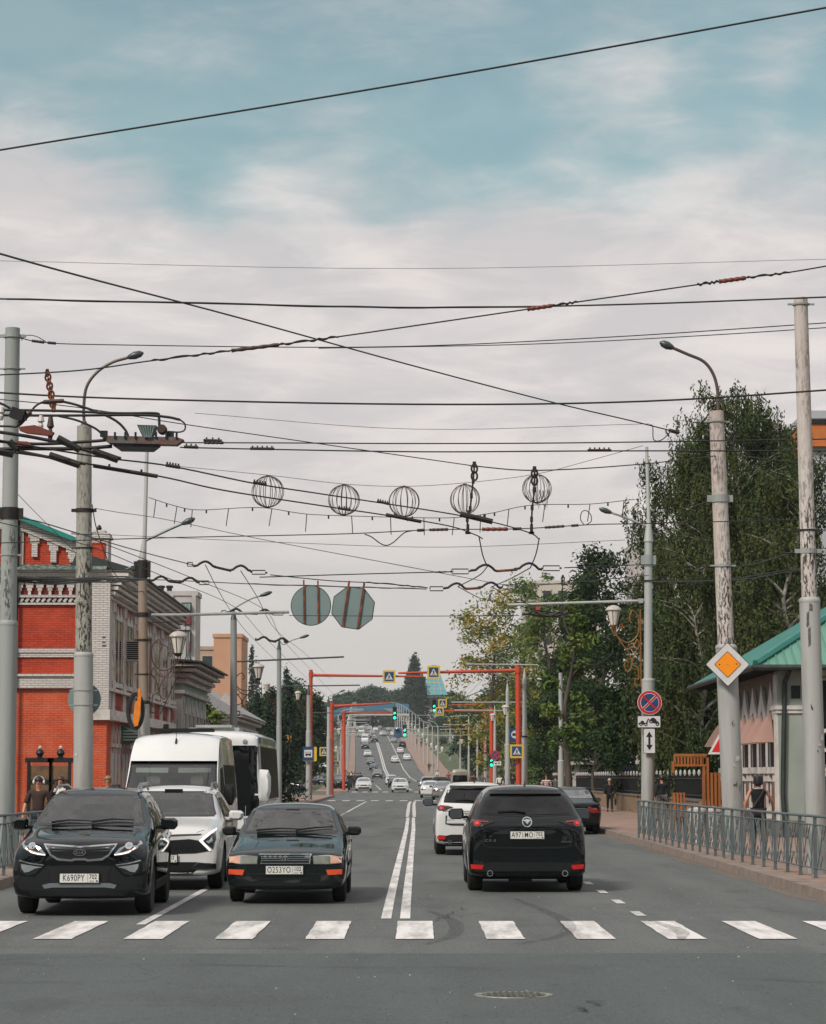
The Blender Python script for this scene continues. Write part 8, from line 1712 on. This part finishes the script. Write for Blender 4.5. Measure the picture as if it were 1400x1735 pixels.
def headphones(t, J, k):
    h = Vector(J['head'])*k; mb = MB(); mb.tube([h+Vector((.112*k*math.cos(a), .01, .118*k*math.sin(a))) for a in [math.pi*i/14 for i in range(15)]], .013*k, 6)
    for sd in (-1, 1): mb.lathe([(0, -.02*k), (.042*k, -.02*k), (.042*k, .02*k), (0, .02*k)], 12, h+Vector((sd*.108*k, 0, -.012*k)), 'X')
    mb.build('headphones', m_cwh, t, smooth=True); mb = MB(); mb.box(h+Vector((0, -.096*k, .01*k)), (.13*k, .012*k, .034*k)); mb.build('sunglasses', m_cblk, t)
def collar(t, J, k):
    mb = MB(); nn = Vector(J['neck'])*k
    for sd in (-1, 1): mb.add([nn+Vector((0, -.085*k, -.02)), nn+Vector((sd*.05, -.075*k, .03)), nn+Vector((sd*.12, -.07*k, .0)), nn+Vector((sd*.135, -.105*k, -.07)), nn+Vector((sd*.06, -.135*k, -.13)), nn+Vector((0, -.125*k, -.06))], [(0, 1, 2, 3, 4, 5)])
    mb.build('collar', m_cwh, t)
def sidebag(sd, mat, z=.55):
    def f(t, J, k):
        w = Vector(J['hdr' if sd > 0 else 'hdl'])*k; mb = MB(); mb.prism([(-.02, -.42), (.02, -.44), (.05, -.2), (.03, -.12), (-.03, -.12), (-.05, -.2)], -.16, .16, 'XZ'); mb.tube([(0, -.08, -.13), (0, 0, -.02), (0, .08, -.13)], .01, 5); o = mb.build('handbag', mat, t); o.location = w
    return f
def crossbag(t, J, k):
    mb = MB(); mb.tube(spline([(-.12*k, .10, 1.40*k), (.0, .135, 1.22*k), (.15*k, .11, 1.0*k), (.21*k, .03, .88*k)], 5), .012, 5); mb.prism([(.17, .66), (.30, .70), (.33, .86), (.20, .92)], -.05, .12, 'XZ'); mb.build('shoulder_bag', m_cgrey, t); mb = MB(); mb.tube([(-.09*k, .07, 1.42*k), (0, .10, 1.435*k), (.09*k, .07, 1.42*k)], .016, 5); mb.build('top_edge', m_cwh, t)
person('woman in a dark brown shirt wearing white headphones on the left pavement', pxx(70, 49), 49, .15, 1.63, 0, m_topbr, m_jean, m_hairb, 'short', arms=(.38, .38), extras=headphones)
person('woman with long brown hair and a big white collar on the left pavement', pxx(106.5, 52), 52, .15, 1.64, 0, m_cblk, m_cblk, m_hairbr, 'long', hairlen=.24, skirt=True, extras=collar)
person('blonde woman in a black top by the red house corner', pxx(186, 63.5), 63.5, .15, 1.64, 0, m_cblk, m_jean, m_hairbl, 'short', hairlen=.08)
person('woman in a black sleeveless top walking away behind the right railing', pxx(1281, 51.5), 51.5, .15, 1.65, 180, m_cblk, m_topbr, m_hairb, 'none', arms=(.42, .50), elbow=(.25, .7), hairlen=.13, extras=crossbag)
person('grey haired walker in a dark coat with a bag by the iron fence', pxx(1031, 110), 110, .15, 1.52, 0, m_cblk, m_cblk, m_hairg, 'long', step=.25, fem=False, extras=sidebag(1, m_cblk))
person('person in a black jacket half hidden behind the pole with the arrow plate', pxx(1119, 88), 88, .15, 1.66, 200, m_cblk, m_cgrey, m_hairb, 'long', fem=False, extras=sidebag(-1, m_ctan))
person('person in a dark jacket under the trees beside the leafy pale pole', pxx(940, 140), 140, .15, 1.7, 160, m_cgrey, m_jean, m_hairbr, 'long', fem=False)
# tiny pedestrians further off: one plain figure copied, clothes recoloured
FARP = None
def farp(px, Y, rz, a, b, label):
    global FARP; z = gz(Y)+.16
    if FARP is None: FARP = person(label, pxx(px, Y), Y, z, 1.72, rz, m_cblk, m_jean, m_hairb, 'long', fem=False, group='pedestrians on the far pavements'); r = FARP
    else: r = dup(FARP, (pxx(px, Y), Y, z), R(rz), label)
    for ch in r.children:
        for key, mm in (('top', a), ('trousers', b)):
            if ch.name.startswith(key): ch.material_slots[0].link = 'OBJECT'; ch.material_slots[0].material = mm
for px, Y, rz, a, b, lb in ((593, 262, 0, m_cblk, m_jean, 'pedestrian in black nearest the third left gantry'), (598, 268, 180, m_cgrey, m_cblk, 'pedestrian in grey in the left hand crowd'), (603, 275, 0, m_cred, m_jean, 'pedestrian in red in the left hand crowd'), (607, 262, 10, m_jean, m_cblk, 'pedestrian in blue at the kerb of the left crowd'), (611, 270, 170, m_cblk, m_cblk, 'pedestrian all in black at the edge of the left kerb'),
    (590, 300, 0, m_ctan, m_jean, 'pedestrian in tan behind the left crowd'), (596, 330, 0, m_cwh, m_jean, 'pedestrian in white further up the left pavement'), (585, 400, 0, m_cblk, m_cblk, 'pedestrian in black high on the left pavement'), (576, 380, 0, m_ctan, m_cblk, 'pedestrian in tan by the left slope'), (727, 455, 180, m_cblk, m_cblk, 'pedestrian in black on the right slope pavement, left of two'), (733, 455, 180, m_cblk, m_jean, 'pedestrian in black and denim, right of two on the right slope'),
    (706, 620, 180, m_ctan, m_jean, 'pedestrian in tan high on the right pavement'), (714, 600, 0, m_cblk, m_cgrey, 'pedestrian in black and grey high on the right pavement'), (741, 360, 0, m_cwh, m_cgrey, 'pedestrian in white on the right pavement'), (760, 300, 0, m_cred, m_jean, 'pedestrian in red left of the beige minibus'), (803, 225, 0, m_cblk, m_jean, 'pedestrian in black right of the beige minibus'), (800, 235, 180, m_cred, m_cblk, 'pedestrian in red near the minibus'), (817, 225, 0, m_cgrey, m_cblk, 'pedestrian in grey beside the thinnest orange post'), (846, 200, 0, m_cwh, m_jean, 'pedestrian in white under the far tow plate'), (868, 190, 180, m_cblk, m_jean, 'pedestrian in black left of the near right gantry'), (855, 195, 0, m_cblk, m_ctan, 'pedestrian in black and tan between two right poles')):
    farp(px, Y, rz, a, b, lb)
m_str = M('striped_cloth', '8c2a26', .85); _n = m_str.node_tree; _t = _n.nodes.new('ShaderNodeTexCoord'); _w = _n.nodes.new('ShaderNodeTexWave'); _w.bands_direction = 'Z'; _w.inputs['Scale'].default_value = 2.6; _r = _n.nodes.new('ShaderNodeValToRGB'); _r.color_ramp.interpolation = 'CONSTANT'; _r.color_ramp.elements[0].color = (.3, .03, .025, 1); _r.color_ramp.elements[1].color = (.5, .46, .42, 1); _r.color_ramp.elements[1].position = .5
_n.links.new(_t.outputs['Object'], _w.inputs['Vector']); _n.links.new(_w.outputs['Color'], _r.inputs[0]); _n.links.new(_r.outputs[0], _n.nodes['Principled BSDF'].inputs['Base Color'])
person('person in a red and white striped shirt beside the blue kiosk', pxx(924.5, 134), 134, .15, 1.72, 0, m_str, m_jean, m_hairb, 'short', fem=False)
# unseen trees added across the junction behind the viewer, raised to darken car reflections
def behind():
    rnd = random.Random(77); vs, fs = [], []; tr = MB()
    for i in range(22):
        x = -66 + i*6.2 + rnd.uniform(-2, 2); y = -48 + rnd.uniform(-5, 5); H = rnd.uniform(17, 25)
        tr.tube([(x, y, 0), (x, y, H*.7)], [.25, .1], 7)
        for k in range(38):
            c = Vector((x+rnd.gauss(0, 2.4), y+rnd.gauss(0, 2), H*rnd.uniform(.06, .97)))
            for q in range(24): leaf(vs, fs, c+Vector((rnd.gauss(0, .8), rnd.gauss(0, .8), rnd.gauss(0, .7))), rnd.uniform(.8, 1.4), rnd)
    mb = MB(); mb.add(vs, fs); o = mb.build('unseen_reflection_trees', m_lf_dark, None, fix=False); struct(o, 'stuff'); p = tr.build('unseen_reflection_trunks', m_bark, None); struct(p, 'stuff')
behind()
# ------------------------------------------------------------------ summer haze in the air
hz = bpy.data.materials.new('haze'); hz.use_nodes = True; N_ = hz.node_tree; N_.nodes.clear()
o_ = N_.nodes.new('ShaderNodeOutputMaterial'); v_ = N_.nodes.new('ShaderNodeVolumePrincipled'); v_.inputs['Density'].default_value = .00012; v_.inputs['Color'].default_value = (.96, .98, 1, 1); v_.inputs['Anisotropy'].default_value = .2
N_.links.new(v_.outputs[0], o_.inputs['Volume'])
mb = MB(); mb.bb(-1600, 1600, -70, 2700, -1.2, 66); struct(mb.build('haze', hz), 'stuff')
